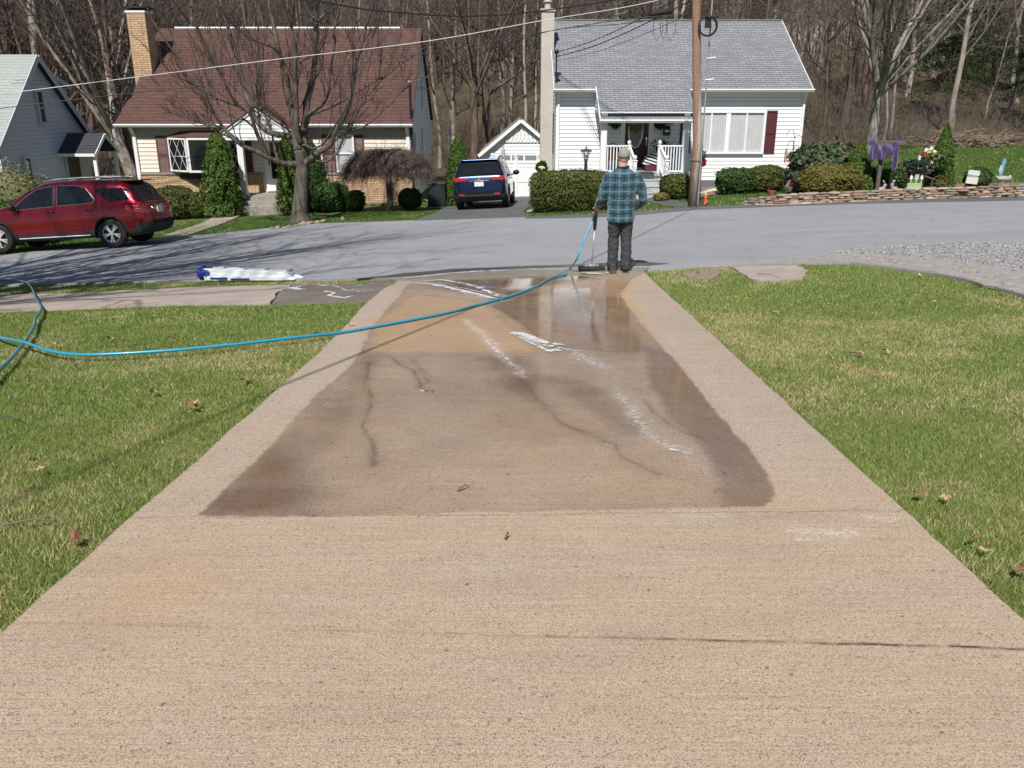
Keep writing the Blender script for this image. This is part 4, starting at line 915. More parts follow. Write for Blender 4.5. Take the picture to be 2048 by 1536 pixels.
siding(mb, (brx, YB, 0), (0,1,0), (1,0,0), [(0, zs_), (ybk-YB, zs_-.35), (ybk-YB, ze-.0), (39.4-YB, zr-.08), (0, ze)], .16)
siding(mb, (bl, YB, 0), (0,1,0), (-1,0,0), [(0, zs_-.6), (ybk-YB, zs_-.6), (ybk-YB, ze-.0), (39.4-YB, zr-.08), (0, ze)], .16)
mb.add([(bl, ybk, gzb-.5), (brx, ybk, gzb-.5), (brx, ybk, ze), (bl, ybk, ze)], [(0,1,2,3)]); mb.add([(brx-.001, YB, gzb-.6), (brx-.001, ybk, gzb-.6), (brx-.001, ybk, ze), (brx-.001, 39.4, zr-.08), (brx-.001, YB, ze)], [(0,1,2,3,4)])
mb.build('side_wall', [M['sideB'], M['lapshade']], Br, recalc=False)
dL = Wp(525, 330, YB).x; dR = Wp(574, 330, YB).x
mb = MB(); brickwall(mb, (bl, YB, 0), (1,0,0), dL-bl, gzb-.5, zbr, (0,-1,0), .05); brickwall(mb, (dR, YB, 0), (1,0,0), brx-dR, gzb-.5, zbr, (0,-1,0), .05); mb.build('brick_base', M['brick'], Br, recalc=False)
mb = MB(); mb.box(bl, dL, YB-.09, YB-.001, zbr, zbr+.09); mb.box(dR, brx, YB-.09, YB-.001, zbr, zbr+.09); mb.build('brick_ledge', mat('stone ledge', (.32, .28, .25), .9), Br)
roofslab('roof', (bl-.3, YB-.35, ze), (brx+.12, YB-.35, ze), (brx+.12, 39.4, zr), (bl-.3, 39.4, zr), M['roofbrown'], Br)
roofslab('roof', (brx+.12, ybk+.35, ze), (bl-.3, ybk+.35, ze), (bl-.3, 39.401, zr-.002), (brx+.12, 39.401, zr-.002), M['roofbrown'], Br)
exl = Wp(228, 250, YB-.35).x; roofslab('side_roof', (exl, YB-.35, ze-.002), (bl-.29, YB-.35, ze-.002), (bl-.29, YB+1.0, ze+mB*1.35-.1), (bl-.45, YB+1.0, ze+mB*1.35-.1), M['roofbrown'], Br)
mb = MB(); mb.tube([(Wp(350, 56, 39.4).x, 39.4, zr+.02), (Wp(800, 56, 39.4).x, 39.4, zr+.02)], .05, 6); mb.build('ridge_vent', M['trim'], Br)
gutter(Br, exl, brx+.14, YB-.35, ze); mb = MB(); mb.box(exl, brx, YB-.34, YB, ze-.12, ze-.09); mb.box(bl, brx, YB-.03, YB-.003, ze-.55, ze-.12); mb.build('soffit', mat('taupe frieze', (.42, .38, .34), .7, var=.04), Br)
downspout(Br, bl+.02, YB, gzb+.9, ze-.08, w_=.13); downspout(Br, brx-.1, YB, zbr, ze-.08, w_=.13)
mb = MB(); q0 = Wp(822, 220, YB); mb.tube([(brx+.06, YB-.08, ze+1.5), (brx+.06, YB-.08, zs_+.3)], .055, 8); mb.build('conduit', M['blackmetal'], Br)
mb = MB(); mb.ball((brx+.05, YB-.15, ze+1.55), (.1, .1, .08)); mb.build('weatherhead', M['galv'], Br)
for (ya, yb2, za, zc_) in ((35.0, 35.7, Wx(832, 345, brx).z, Wx(832, 263, brx).z), (38.0, 38.75, Wx(851, 340, brx).z-.1, Wx(852, 252, brx).z)):
    window(Br, 0, yb2-ya, 0, zc_-za, (brx+.012, ya, za), rz=math.pi/2, hbars=[(zc_-za)/2])
window(Br, 0, .8, 0, 1.35, (brx+.012, 38.4, ze+.5), rz=math.pi/2, hbars=[.68])
# brick chimney on the left
c0 = Wp(269, 90, 37.2); c1 = Wp(300, 90, 37.2); czt = Wp(285, 27, 37.2).z
mb = MB()
X0, X1 = c0.x, c1.x+.1
for P_, d_, n_, L_ in (((X0, 36.8, 0), (1,0,0), (0,-1,0), X1-X0), ((X1, 36.8, 0), (0,1,0), (1,0,0), .8), ((X0, 36.8, 0), (0,1,0), (-1,0,0), .8), ((X0, 37.6, 0), (1,0,0), (0,1,0), X1-X0)): brickwall(mb, P_, d_, L_, gzb-.4, czt, n_, .001)
ch = mb.build('chimney', M['brick'], Br, recalc=False)
mb = MB(); mb.box(X0-.03, X1+.03, 36.77, 37.63, czt, czt+.08); mb.build('chimney_crown', M['trim'], ch); mb = MB(); mb.box(X0-.12, X1+.12, 36.7, 37.7, czt+.16, czt+.24)
for a in (X0+.03, X1-.06):
    for b in (36.85, 37.5): mb.box(a, a+.03, b, b+.03, czt+.08, czt+.16)
mb.box(X0+.02, X1-.02, 36.85, 37.55, czt+.085, czt+.13); mb.build('chimney_cap', M['blackmetal'], ch)
# bay window
A, B_, C_, D_ = (Wp(p, 310, YB).x for p in (340, 0, 0, 482)) if False else (Wp(340, 310, YB).x, Wp(376, 310, YB-.5).x, Wp(456, 310, YB-.5).x, Wp(486, 310, YB).x)
bz0, bz1 = Wp(400, 341, YB-.5).z, Wp(400, 280, YB-.5).z
bay = MB()
prof = [(A, YB), (B_, YB-.5), (C_, YB-.5), (D_, YB)]
bay.prism([(x, y, bz0-.1) for x, y in prof], (0, 0, .08)); bay.prism([(x, y, bz1+.02) for x, y in prof], (0, 0, .10)); bay.build('bay_sill', M['trim'], Br)
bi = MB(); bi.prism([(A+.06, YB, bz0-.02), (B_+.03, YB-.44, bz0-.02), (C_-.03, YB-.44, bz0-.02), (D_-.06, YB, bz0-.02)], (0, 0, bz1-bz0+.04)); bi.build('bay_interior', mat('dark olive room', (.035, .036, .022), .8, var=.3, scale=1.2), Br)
a1 = math.atan2(-.5, B_-A); L1 = math.hypot(.5, B_-A)
window(Br, .08, L1-.07, 0, bz1-bz0, (A, YB, bz0), rz=a1, hbars=[(bz1-bz0)*.46], lattice=True, fw=.065, proud=.07)
window(Br, .09, C_-B_-.09, 0, bz1-bz0, (B_, YB-.5, bz0), fw=.08, proud=.07, curtain=False)
a2 = math.atan2(.5, D_-C_); L2 = math.hypot(.5, D_-C_); window(Br, .08, L2-.07, 0, bz1-bz0, (C_, YB-.5, bz0), rz=a2, hbars=[(bz1-bz0)*.46], lattice=True, fw=.065, proud=.07)
zt = bz1+.12; za_ = Wp(400, 262, YB).z
mb = MB(); k = [(A-.12, YB-.02, zt), (B_-.06, YB-.6, zt), (C_+.06, YB-.6, zt), (D_+.1, YB-.02, zt)]; tp = [(A+.45, YB-.02, za_), (B_+.3, YB-.1, za_), (C_-.3, YB-.1, za_), (D_-.45, YB-.02, za_)]
for i in range(3):
    p, q, r, s_ = k[i], k[i+1], tp[i+1], tp[i]; L = math.dist(p, q); mb.quad(p, q, r, s_, [(0, 0), (L, 0), (L-.2, .6), (.2, .6)])
mb.add(tp, [(0,1,2,3)]); mb.add(k, [(3,2,1,0)]); mb.build('bay_roof', M['roofbrown'], Br)
mb = MB(); mb.prism([(A+.15, YB, bz0-.35), (B_+.1, YB-.3, bz0-.35), (C_-.1, YB-.3, bz0-.35), (D_-.15, YB, bz0-.35)], (0, 0, .25)); mb.build('bay_apron', mat('dark brown apron', (.045, .025, .022), .7), Br)
z0s, z1s = Wp(330, 347, YB).z, Wp(330, 271, YB).z
shutter(Br, Wp(316, 310, YB).x, Wp(340, 310, YB).x-.02, z0s, z1s, YB-.01, M['plum'], True, .46); shutter(Br, Wp(487, 310, YB).x+.03, Wp(505, 310, YB).x, z0s, z1s, YB-.01, M['plum'], True, .46)
# right window
w0, w1 = Wp(676, 305, YB).x, Wp(706, 305, YB).x; z0, z1 = Wp(690, 341, YB).z, Wp(690, 273, YB).z
window(Br, 0, w1-w0, 0, z1-z0, (w0, YB-.015, z0), hbars=[(z1-z0)*.5], curtain=True, fw=.075)
shutter(Br, Wp(645, 305, YB).x, w0-.1, z0-.07, z1+.08, YB-.01, M['plum'], True, .5); shutter(Br, w1+.1, Wp(729, 305, YB).x, z0-.07, z1+.08, YB-.01, M['plum'], True, .5)
# portico and door
yp = 33.3; pa = Wp(521, 211, yp-.15); pl = Wp(430, 275, yp-.15); pr = Wp(600, 275, yp-.15); print('portico', pa, pl, pr)
px0, px1 = pl.x, pr.x; pz = pl.z; cx = (px0+px1)/2
for sgn, xe in ((-1, px0-.1), (1, px1+.1)):
    a = (xe, YB+1.6, pz-.02); b = (xe, yp-.2, pz-.02); c_ = (cx, yp-.2, pa.z); d_ = (cx, YB+1.6, pa.z)
    roofslab('portico_roof', *( (a, b, c_, d_) if sgn < 0 else (b, a, d_, c_)), M['roofbrown'], Br, .07)
mb = MB(); siding(mb, (px0, yp-.12, 0), (1,0,0), (0,-1,0), [(0, pz), (px1-px0, pz), (cx-px0, pa.z-.08)], .16); mb.build('portico_gable', [M['white'], M['lapshade']], Br, recalc=False)
mb = MB(); mb.bar((px0-.1, yp-.17, pz-.08), (cx, yp-.17, pa.z-.08), .03, .13); mb.bar((px1+.1, yp-.168, pz-.08), (cx, yp-.168, pa.z-.08), .03, .13); mb.box(px0, px1, yp-.14, YB, pz-.10, pz-.02); mb.build('portico_trim', M['trim'], Br)
fz = Wp(520, 392, yp).z; print('portico floor', fz, 'ground', H(-9, 33))
for xx in (Wp(484, 330, yp).x, px1-.35): mb = MB(); mb.box(xx-.11, xx+.11, yp-.08, yp+.14, fz, pz-.1); mb.box(xx-.14, xx+.14, yp-.11, yp+.17, fz, fz+.12); mb.box(xx-.14, xx+.14, yp-.11, yp+.17, pz-.22, pz-.10); mb.build('portico_post', M['trim'], Br)
s0, s1 = Wp(478, 395, yp).x, Wp(585, 395, yp).x
mb = MB(); mb.box(s0, s1, yp-.2, YB, gzb-.5, fz); mb.build('porch_slab', M['conc'], Br)
for k in range(1, 3): mb = MB(); mb.box(s0+.25, s1-.1, yp-.2-.32*k, yp-.2-.32*(k-1)-.001, gzb-.5, fz-.15*k); bevel(mb.build('step', M['conc'], Br), .01, 1)
mb = MB(); x0, x1 = Wp(538, 330, YB).x, Wp(571, 330, YB).x; zt = Wp(550, 279, YB).z; zb_ = fz+.12
mb.box(x0-.14, x0, YB-.08, YB-.0, zb_, zt+.1); mb.box(x1, x1+.12, YB-.08, YB-.0, zb_, zt+.1); mb.box(x0, x1, YB-.078, YB-.0, zt, zt+.1); mb.box(x0-.14, x1+.12, YB-.14, YB-.0, zb_-.07, zb_); mb.build('door_frame', M['trim'], Br)
mb = MB(); mb.box(x0, x1, YB-.06, YB-.03, zb_, zb_+.42); mb.box(x0, x0+.1, YB-.06, YB-.03, zb_+.42, zt); mb.box(x1-.1, x1, YB-.06, YB-.03, zb_+.42, zt); mb.box(x0+.1, x1-.1, YB-.06, YB-.03, zt-.1, zt)
sdm = mb.build('storm_door', M['trim'], Br); mb = MB(); mb.box(x0+.1, x1-.1, YB-.045, YB-.035, zb_+.42, zt-.1); mb.build('pane', M['glass'], sdm); mb = MB(); mb.bar((x0+.05, YB-.1, zb_+.95), (x0+.05, YB-.1, zb_+1.15), .03); mb.build('door_handle', M['blackmetal'], sdm)
settle(Br, (bl, YB, gzb))

# ======== grey house on the left, gable wall faces right ========
Gr = thing('house', 'grey blue sided gable house with pale green roof on the left edge', 'house')
XG = -17.4; apx = Wx(62, 109, XG); far = Wx(173, 266, XG); near = Wx(0, 278, XG); mG = (apx.z-far.z)/(far.y-apx.y); ynr = apx.y-(apx.z-far.z)/mG
gg = H(XG, 30)-.5; print('grey', apx, far, near, mG, 'near eave y', ynr)
wy0, wy1 = ynr+.12, far.y-.12; ez = far.z
mb = MB(); siding(mb, (XG, wy0, 0), (0,1,0), (1,0,0), [(0, gg), (wy1-wy0, gg), (wy1-wy0, ez), (apx.y-wy0, apx.z-.06), (0, ez)], .145); mb.add([(XG, wy0, gg), (XG, wy1, gg), (XG, wy1, ez), (XG, apx.y, apx.z-.06), (XG, wy0, ez)], [(0,1,2,3,4)])
siding(mb, (XG-14, wy0, 0), (1,0,0), (0,-1,0), [(0, gg), (14, gg), (14, ez), (0, ez)], .145); mb.box(XG-14, XG-.01, wy1-.02, wy1, gg, ez)
mb.build('wall', [M['greyside'], M['lapshade']], Gr, recalc=False)
roofslab('roof', (XG-14, ynr-.2, ez-.25), (XG+.22, ynr-.2, ez-.25), (XG+.22, apx.y, apx.z), (XG-14, apx.y, apx.z), M['roofpale'], Gr)
roofslab('roof', (XG+.22, far.y+.2, ez-.25), (XG-14, far.y+.2, ez-.25), (XG-14, apx.y+.002, apx.z-.002), (XG+.22, apx.y+.002, apx.z-.002), M['roofslate'], Gr)
tg = mat('lavender trim', (.50, .53, .62), .5, var=.03)
mb = MB(); mb.bar((XG+.24, ynr-.2, ez-.33), (XG+.24, apx.y, apx.z-.08), .03, .2, up=(0,-.3,1)); mb.bar((XG+.243, far.y+.2, ez-.33), (XG+.243, apx.y, apx.z-.08), .03, .2)
mb.bar((XG+.03, apx.y-.55, apx.z-.95), (XG+.03, apx.y+.6, apx.z-.95), .05, .12); mb.bar((XG+.01, apx.y-.2, apx.z-.5), (XG+.05, apx.y-.2, apx.z-.5), .02); 
for k in range(3): mb.bar((XG+.03, apx.y-.12-.11*k, apx.z-.42-.15*k), (XG+.03, apx.y+.12+.11*k, apx.z-.42-.15*k), .04, .05)
mb.build('gable_trim', tg, Gr)
def gwin(pa, pb, hb=True):
    a = Wx(pa[0], pa[1], XG); b = Wx(pb[0], pb[1], XG); y0, y1 = a.y, b.y; z1, z0 = a.z, b.z; return window(Gr, 0, y1-y0, 0, z1-z0, (XG+.02, y0, z0), rz=math.pi/2, hbars=[(z1-z0)*.48], fw=.09, proud=.1, m=tg)
gwin((68, 184), (88, 244)); gwin((44, 318), (66, 385))
# awning with posts, door
ae = Wx(114, 306, XG); ar = Wx(134, 266, XG); pw = 1.45; ay0 = ae.y; ayr = ar.y; ay1 = 2*ayr-ay0; az0 = ae.z; azr = ar.z
roofslab('awning_roof', (XG, ay0, az0), (XG+pw, ay0, az0), (XG+pw, ayr, azr), (XG, ayr, azr), M['roofslate'], Gr, .06); roofslab('awning_roof', (XG+pw, ay1, az0), (XG, ay1, az0), (XG, ayr+.002, azr-.002), (XG+pw, ayr+.002, azr-.002), M['roofslate'], Gr, .06)
mb = MB(); mb.box(XG, XG+pw, ay0-.06, ay0-.01, az0-.13, az0-.02); mb.bar((XG+pw+.02, ay0, az0-.07), (XG+pw+.02, ayr, azr-.07), .03, .12); mb.bar((XG+pw+.02, ay1, az0-.07), (XG+pw+.02, ayr, azr-.07), .03, .12)
for yy in (ay0+.12, ay1-.12): mb.box(XG+pw-.15, XG+pw-.03, yy-.06, yy+.06, gg, az0-.02)
mb.build('awning_frame', M['trim'], Gr)
mb = MB(); mb.box(XG+.02, XG+.06, ayr-.5, ayr+.45, gg, az0-.12); mb.build('door', mat('dark brown door', (.06, .035, .025), .5), Gr); mb = MB(); mb.box(XG+.02, XG+.09, ayr-.6, ayr-.5, gg, az0-.1); mb.build('door_jamb', tg, Gr); mb = MB(); mb.box(XG+.02, XG+.09, ayr+.45, ayr+.55, gg, az0-.1); mb.build('door_jamb', tg, Gr)
# shed dormer on the back slope
dq = Wx(86, 145, XG-.35); de = Wx(129, 170, XG-.35); X0 = XG-.35
zr2 = lambda y: apx.z - mG*(y-apx.y)
mb = MB(); siding(mb, (X0, 0, 0), (0,1,0), (1,0,0), [(dq.y, zr2(dq.y)), (de.y, zr2(de.y)-.1), (de.y, de.z), (dq.y, dq.z)], .145); mb.add([(X0-.01, dq.y, zr2(dq.y)), (X0-.01, de.y, zr2(de.y)-.1), (X0-.01, de.y, de.z), (X0-.01, dq.y, dq.z)], [(0,1,2,3)]); mb.box(X0-8, X0-.01, de.y-.04, de.y, zr2(de.y)-.1, de.z); mb.build('dormer_wall', [M['greyside'], M['lapshade']], Gr, recalc=False)
roofslab('dormer_roof', (X0+.12, de.y+.2, de.z-.02), (X0-8, de.y+.2, de.z-.02), (X0-8, dq.y-.4, dq.z+.25), (X0+.12, dq.y-.4, dq.z+.25), M['roofslate'], Gr); mb = MB(); mb.bar((X0+.14, de.y+.2, de.z-.1), (X0+.14, dq.y-.3, dq.z+.12), .03, .18); mb.build('dormer_trim', tg, Gr)
settle(Gr, (XG, wy0, gg))
# ---------------- trees, shrubs, woods ----------------
def norm(a): return a/np.maximum(np.linalg.norm(a, axis=-1, keepdims=True), 1e-9)
def tubes(P, R, n=3):
    N, k, _ = P.shape; T = np.empty_like(P); T[:, 1:-1] = P[:, 2:]-P[:, :-2]; T[:, 0] = P[:, 1]-P[:, 0]; T[:, -1] = P[:, -1]-P[:, -2]; T = norm(T)
    ref = np.where(np.abs(T[:, :1, 2:3]) < .8, np.array([0, 0, 1.]), np.array([1., 0, 0])); ref = np.broadcast_to(ref, P.shape)
    A = norm(np.cross(T, ref)); B = np.cross(T, A); th = np.arange(n)*2*math.pi/n
    ring = P[:, :, None]+(A[:, :, None]*np.cos(th)[:, None]+B[:, :, None]*np.sin(th)[:, None])*R[:, :, None, None]
    v = ring.reshape(-1, 3); i = np.arange(N)[:, None, None]*k*n+np.arange(k-1)[None, :, None]*n; j = np.arange(n); j2 = (j+1) % n
    f = np.stack([i+j, i+j2, i+n+j2, i+n+j], -1).reshape(-1, 4); return v, f
def kids(r, P, R, m, t0, t1, ang, L, k=4, trop=.15, wander=.18, rr=.6, lr=(.6, 1.2), rend=.25, rmin=.004):
    N, K, _ = P.shape; t = r.uniform(t0, t1, (N, m)); t.sort(1); s = t*(K-1); i = np.minimum(s.astype(int), K-2); fr = (s-i)[..., None]
    idx = np.arange(N)[:, None]; p = P[idx, i]*(1-fr)+P[idx, i+1]*fr; d = norm(P[idx, i+1]-P[idx, i]); rad = R[idx, i]*(1-fr[..., 0])+R[idx, i+1]*fr[..., 0]
    rv = norm(r.normal(size=d.shape)); side = norm(rv-d*(rv*d).sum(-1, keepdims=True)); a = r.uniform(*ang, size=t.shape)[..., None]
    d = norm(d*np.cos(a)+side*np.sin(a)); plen = np.linalg.norm(P[:, -1]-P[:, 0], axis=1)[:, None]
    ln = (L(t) if callable(L) else L)*plen*r.uniform(*lr, size=t.shape); p = p.reshape(-1, 3); d = d.reshape(-1, 3); ln = ln.ravel(); rad = np.maximum(rad.ravel()*rr, rmin)
    M_ = len(p); out = np.empty((M_, k, 3)); out[:, 0] = p
    for q in range(1, k):
        d = norm(d + r.normal(size=d.shape)*wander + np.array([0, 0, trop])); out[:, q] = out[:, q-1]+d*(ln/(k-1))[:, None]
    RR = rad[:, None]*np.linspace(1, rend, k)[None]; return out, np.maximum(RR, rmin*.8)
def join(parts):
    vs, fs, o = [], [], 0
    for v, f in parts: vs.append(v); fs.append(f+o); o += len(v)
    return np.concatenate(vs), np.concatenate(fs)
def crownmesh(name, root, levels, m):
    v, f = join([tubes(P, R, n) for P, R, n in levels]); return npmesh(name, v, f, m, root, smooth=True)
def forest_proto(seed, h, r0, barkm, twigm, fork=.0, label=''):
    r = np.random.default_rng(seed); k = 9; z = np.linspace(0, h, k); wob = np.cumsum(r.normal(size=(k, 2))*.16, 0)*(h/18); wob[0] = 0
    P = np.stack([wob[:, 0], wob[:, 1], z-.4], 1)[None]; R = (r0*np.linspace(1, .16, k))[None]; R[0, 0] *= 1.35
    if fork:
        P2, R2 = kids(r, P, R, 2, .25, .55, (.2, .4), .62, 7, .25, .10, .75, (.9, 1.1)); t0 = [(P, R), (P2, R2)]
    else: t0 = [(P, R)]
    root = thing('bare_tree', label, 'tree', group='bare trees in the woods behind the houses')
    v, f = join([tubes(a, b, 7) for a, b in t0]); npmesh('trunk', v, f, barkm, root, smooth=True)
    lv = []
    for a, b in t0:
        A1 = kids(r, a, b, 27 if not fork else 15, .22, .98, (.6, 1.25), lambda t: .36*(1.15-t)+.04, 5, .10, .16, .42, (.6, 1.2), .22, .012)
        A2 = kids(r, *A1, 6, .25, 1, (.4, .95), .45, 4, .07, .22, .55, (.5, 1.2), .3, .008)
        A3 = kids(r, *A2, 5, .2, 1, (.4, 1.0), .55, 3, .06, .25, .7, (.5, 1.3), .4, .0068)
        lv += [(A1[0], A1[1], 4), (A2[0], A2[1], 3), (A3[0], A3[1], 3)]
    crownmesh('crown', root, lv, twigm); return root
protos = [forest_proto(11, 19, .20, M['barkfar'], M['twig']), forest_proto(12, 17, .15, M['barkfar2'], M['twigred']), forest_proto(13, 21, .24, M['barkfar'], M['twig'], 1),
          forest_proto(14, 15, .11, M['barkfar2'], M['twigred']), forest_proto(15, 20, .26, M['barkfar2'], M['twig']), forest_proto(16, 18, .14, M['barkpale'], M['twig'], 1), forest_proto(17, 16, .10, M['barkfar'], M['twigred'])]
LBL = ['straight grey barked bare tree in the woods behind the houses', 'slim reddish twigged bare tree in the woods behind the houses', 'tall forked grey bare tree in the woods behind the houses',
       'thin reddish bare sapling in the woods behind the houses', 'thick brown barked bare tree in the woods behind the houses', 'pale barked forked bare tree in the woods behind the houses', 'thin grey bare sapling in the woods behind the houses']
rr = random.Random(5); placed = []; cnt = 0; used = [False]*7
def freeat(x, y, d): return all((x-a)**2+(y-b)**2 > d*d for a, b in placed)
tries = 0
while cnt < 292 and tries < 9000:
    tries += 1; t = rr.random(); y = 44+(t**1.35)*92; x = rr.uniform(-.70*y-4, .70*y+4)
    if y < 46 and -15.5 < x < 13.5: continue
    if y < 52 and -14.5 < x < -2: continue
    if x > 13 and y < 54+ (x-13)*.0 : continue
    if -17 > x and y < 41: continue
    if y < 47 and x > -3 and x < 3: continue
    if not freeat(x, y, 1.35): continue
    k = rr.choices(range(7), [4, 4, 3, 5, 3, 2, 5])[0]; sc = rr.uniform(.78, 1.18)
    if used[k]: o = dup(protos[k])
    else: o = protos[k]; used[k] = True
    o.location = (x, y, H(x, y)); o.rotation_euler = (rr.gauss(0, .035), rr.gauss(0, .035), rr.uniform(0, 6.28)); o.scale = (sc, sc, sc*rr.uniform(.9, 1.1)); o['label'] = LBL[k]; placed.append((x, y)); cnt += 1
print('forest', cnt)
# undergrowth and the far wood that reads as one mass
r = np.random.default_rng(3); n = 20000
y = 46+r.random(n)**1.3*70; x = r.uniform(-1, 1, n)*(.68*y+3); k = ~((y < 50) & (x > -15) & (x < 13.5)) & ~((x > 12) & (y < 54)); x, y = x[k], y[k]; n = len(x); z = Hn(x, y)-.1
h = r.uniform(.5, 3.2, n)*r.uniform(.5, 1.2, n); P = np.empty((n, 4, 3)); P[:, 0] = np.stack([x, y, z], 1); d = norm(np.stack([r.normal(size=n)*.45, r.normal(size=n)*.45, np.ones(n)], 1))
for q in range(1, 4): d = norm(d+r.normal(size=d.shape)*.22); P[:, q] = P[:, q-1]+d*(h/3)[:, None]
R = np.linspace(1, .4, 4)[None]*r.uniform(.008, .02, n)[:, None]; A2 = kids(r, P, R, 3, .2, 1, (.3, 1.0), .5, 3, .1, .3, .6, (.5, 1.2), .5, .006)
v, f = join([tubes(P, R, 3), tubes(A2[0], A2[1], 3)]); tag(npmesh('undergrowth', v, f, M['twig']), kind='stuff')
n = 1500; y = r.uniform(104, 168, n); x = r.uniform(-1, 1, n)*(.70*y+6); z = Hn(x, y)-.3; h = r.uniform(9, 17, n); P = np.empty((n, 4, 3)); P[:, 0] = np.stack([x, y, z], 1)
d = norm(np.stack([r.normal(size=n)*.06, r.normal(size=n)*.06, np.ones(n)], 1))
for q in range(1, 4): d = norm(d+r.normal(size=d.shape)*.05); P[:, q] = P[:, q-1]+d*(h/3)[:, None]
R = np.linspace(1, .25, 4)[None]*r.uniform(.07, .22, n)[:, None]; A1 = kids(r, P, R, 12, .25, 1, (.5, 1.2), .28, 3, .1, .2, .35, (.5, 1.2), .3, .02); A2 = kids(r, *A1, 4, .2, 1, (.4, 1.0), .5, 3, .08, .25, .6, (.5, 1.3), .4, .012)
v, f = join([tubes(P, R, 4), tubes(A1[0], A1[1], 3), tubes(A2[0], A2[1], 3)]); tag(npmesh('distant_woods', v, f, M['barkfar']), kind='stuff')

# ---- foliage helpers ----
M['leaf'] = leafmat('leaves', .6, .2)
def leafquads(r, p, size, cols, nrm=None, elong=1.6):
    n = len(p); a = norm(r.normal(size=(n, 3))) if nrm is None else norm(nrm+r.normal(size=(n, 3))*.6)
    b = norm(np.cross(a, r.normal(size=(n, 3)))); c = np.cross(a, b); s = size*r.uniform(.6, 1.4, n)[:, None]
    v = np.stack([p-b*s*elong/2, p+c*s*.5, p+b*s*elong/2, p-c*s*.5], 1); t = r.random((n, 1)); cc = cols[0]*(1-t)+cols[1]*t
    k = r.random(n) < .12; cc[k] = cols[2]; return v.reshape(-1, 3), np.arange(4*n).reshape(-1, 4), np.repeat(cc, 4, 0)
GREEN = [np.array([.022, .06, .016]), np.array([.06, .125, .028]), np.array([.16, .20, .05])]
OLIVE = [np.array([.045, .065, .018]), np.array([.12, .145, .035]), np.array([.20, .16, .06])]
GOLD = [np.array([.12, .11, .025]), np.array([.22, .20, .05]), np.array([.20, .13, .05])]
BRIGHT = [np.array([.04, .085, .014]), np.array([.10, .17, .03]), np.array([.20, .25, .06])]
def shrub(name, label, c, rad, n=7000, size=.045, cols=GREEN, p=2.0, seed=1, cat='shrub', lump=.18, group=None, stem=True, cone=0, flat=0):
    """superellipsoid / cone shaped clipped plant; c = base centre"""
    r = np.random.default_rng(seed); root = thing(name, label, cat, c, group=group); rx, ry, rz = rad
    th = r.uniform(0, 2*math.pi, n); u = r.uniform(-.85, 1, n); ph = np.arcsin(u)
    def sp(a, e): return np.sign(a)*np.abs(a)**(2/e)
    if cone:
        t = r.random(n)**.8; prof = (np.clip(1-t, 0, 1)**cone)*np.clip(t/.10+.55, 0, 1); x = np.cos(th)*prof; y = np.sin(th)*prof; z = t*2-1; nr = np.stack([np.cos(th), np.sin(th), .5+0*th], 1)
    else:
        dv = r.normal(size=(n, 3)); 
        if p > 3.5: # box like: sample faces by area
            fa = r.choice(3, n, p=np.array([ry*rz, rx*rz, rx*ry])/(ry*rz+rx*rz+rx*ry)); dv = r.uniform(-1, 1, (n, 3)); dv[np.arange(n), fa] = np.sign(r.normal(size=n))
        x, y, z = (dv/((np.abs(dv)**p).sum(1, keepdims=True)**(1/p))).T; z = np.maximum(z, -.92); th = np.arctan2(y, x); nr = np.stack([x, y, z], 1)
    q = np.stack([x*rx, y*ry, (z+1)*rz], 1)
    fx = 2.2/max(rx, .3); lum = 1+lump*1.8*(fbm(th*1.6+seed, z*2.2, 1.6, seed)-.5)+lump*(fbm(th*5, z*7, 1.5, seed+4)-.5)*1.8
    depth = r.random(n)**2*.16; sc = (lum*(1-depth))[:, None]; q[:, :2] *= sc; q[:, 2:] = (q[:, 2:]-rz)*sc+rz if not cone else q[:, 2:]
    v, f, cc = leafquads(r, q, size, cols, nr); 
    # solid inner core, coloured darker than the leaves around it
    m_ = MB(); N_, K_ = 14, 9; pr = []
    core = []
    for j in range(K_+1):
        t = j/K_
        if cone: rr_ = max(.0, (1-t))**cone*min(1, t/.10+.55)*.80; zz = t*2*rz
        else: a = -1.1+2.6*t if False else (-.9+1.8*t); rr_ = (1-abs(a)**p)**(1/p)*.84; zz = (a*.84+1)*rz
        core.append((max(rr_, .01), zz))
    vs = []
    for rr_, zz in core:
        for i in range(N_): a = 2*math.pi*i/N_; ex = (abs(math.cos(a))**p+abs(math.sin(a))**p)**(-1/p) if not cone else 1; vs.append((math.cos(a)*ex*rx*rr_, math.sin(a)*ex*ry*rr_, zz))
    fs = [(j*N_+i, j*N_+(i+1) % N_, (j+1)*N_+(i+1) % N_, (j+1)*N_+i) for j in range(K_) for i in range(N_)]
    b = len(v); v = np.concatenate([v, np.array(vs)]); f = np.concatenate([f, np.array(fs)+b]); cc = np.concatenate([cc, np.tile(cols[0]*.8, (len(vs), 1))])
    npmesh('foliage', v, f, M['leaf'], root, col=cc)
    if stem: mb = MB(); mb.tube([(0, 0, -.15), (.02, 0, rz*.35), (0, .02, rz*.8)], [.05, .035, .02], 6); mb.build('stem', M['barkfar2'], root)
    return root
g = lambda x, y: (x, y, H(x, y))
def at(px, py, dz=0): p = G(px, py); return (p.x, p.y, p.z+dz)
def PX(px, Y): return Wp(px, 350, Y).x
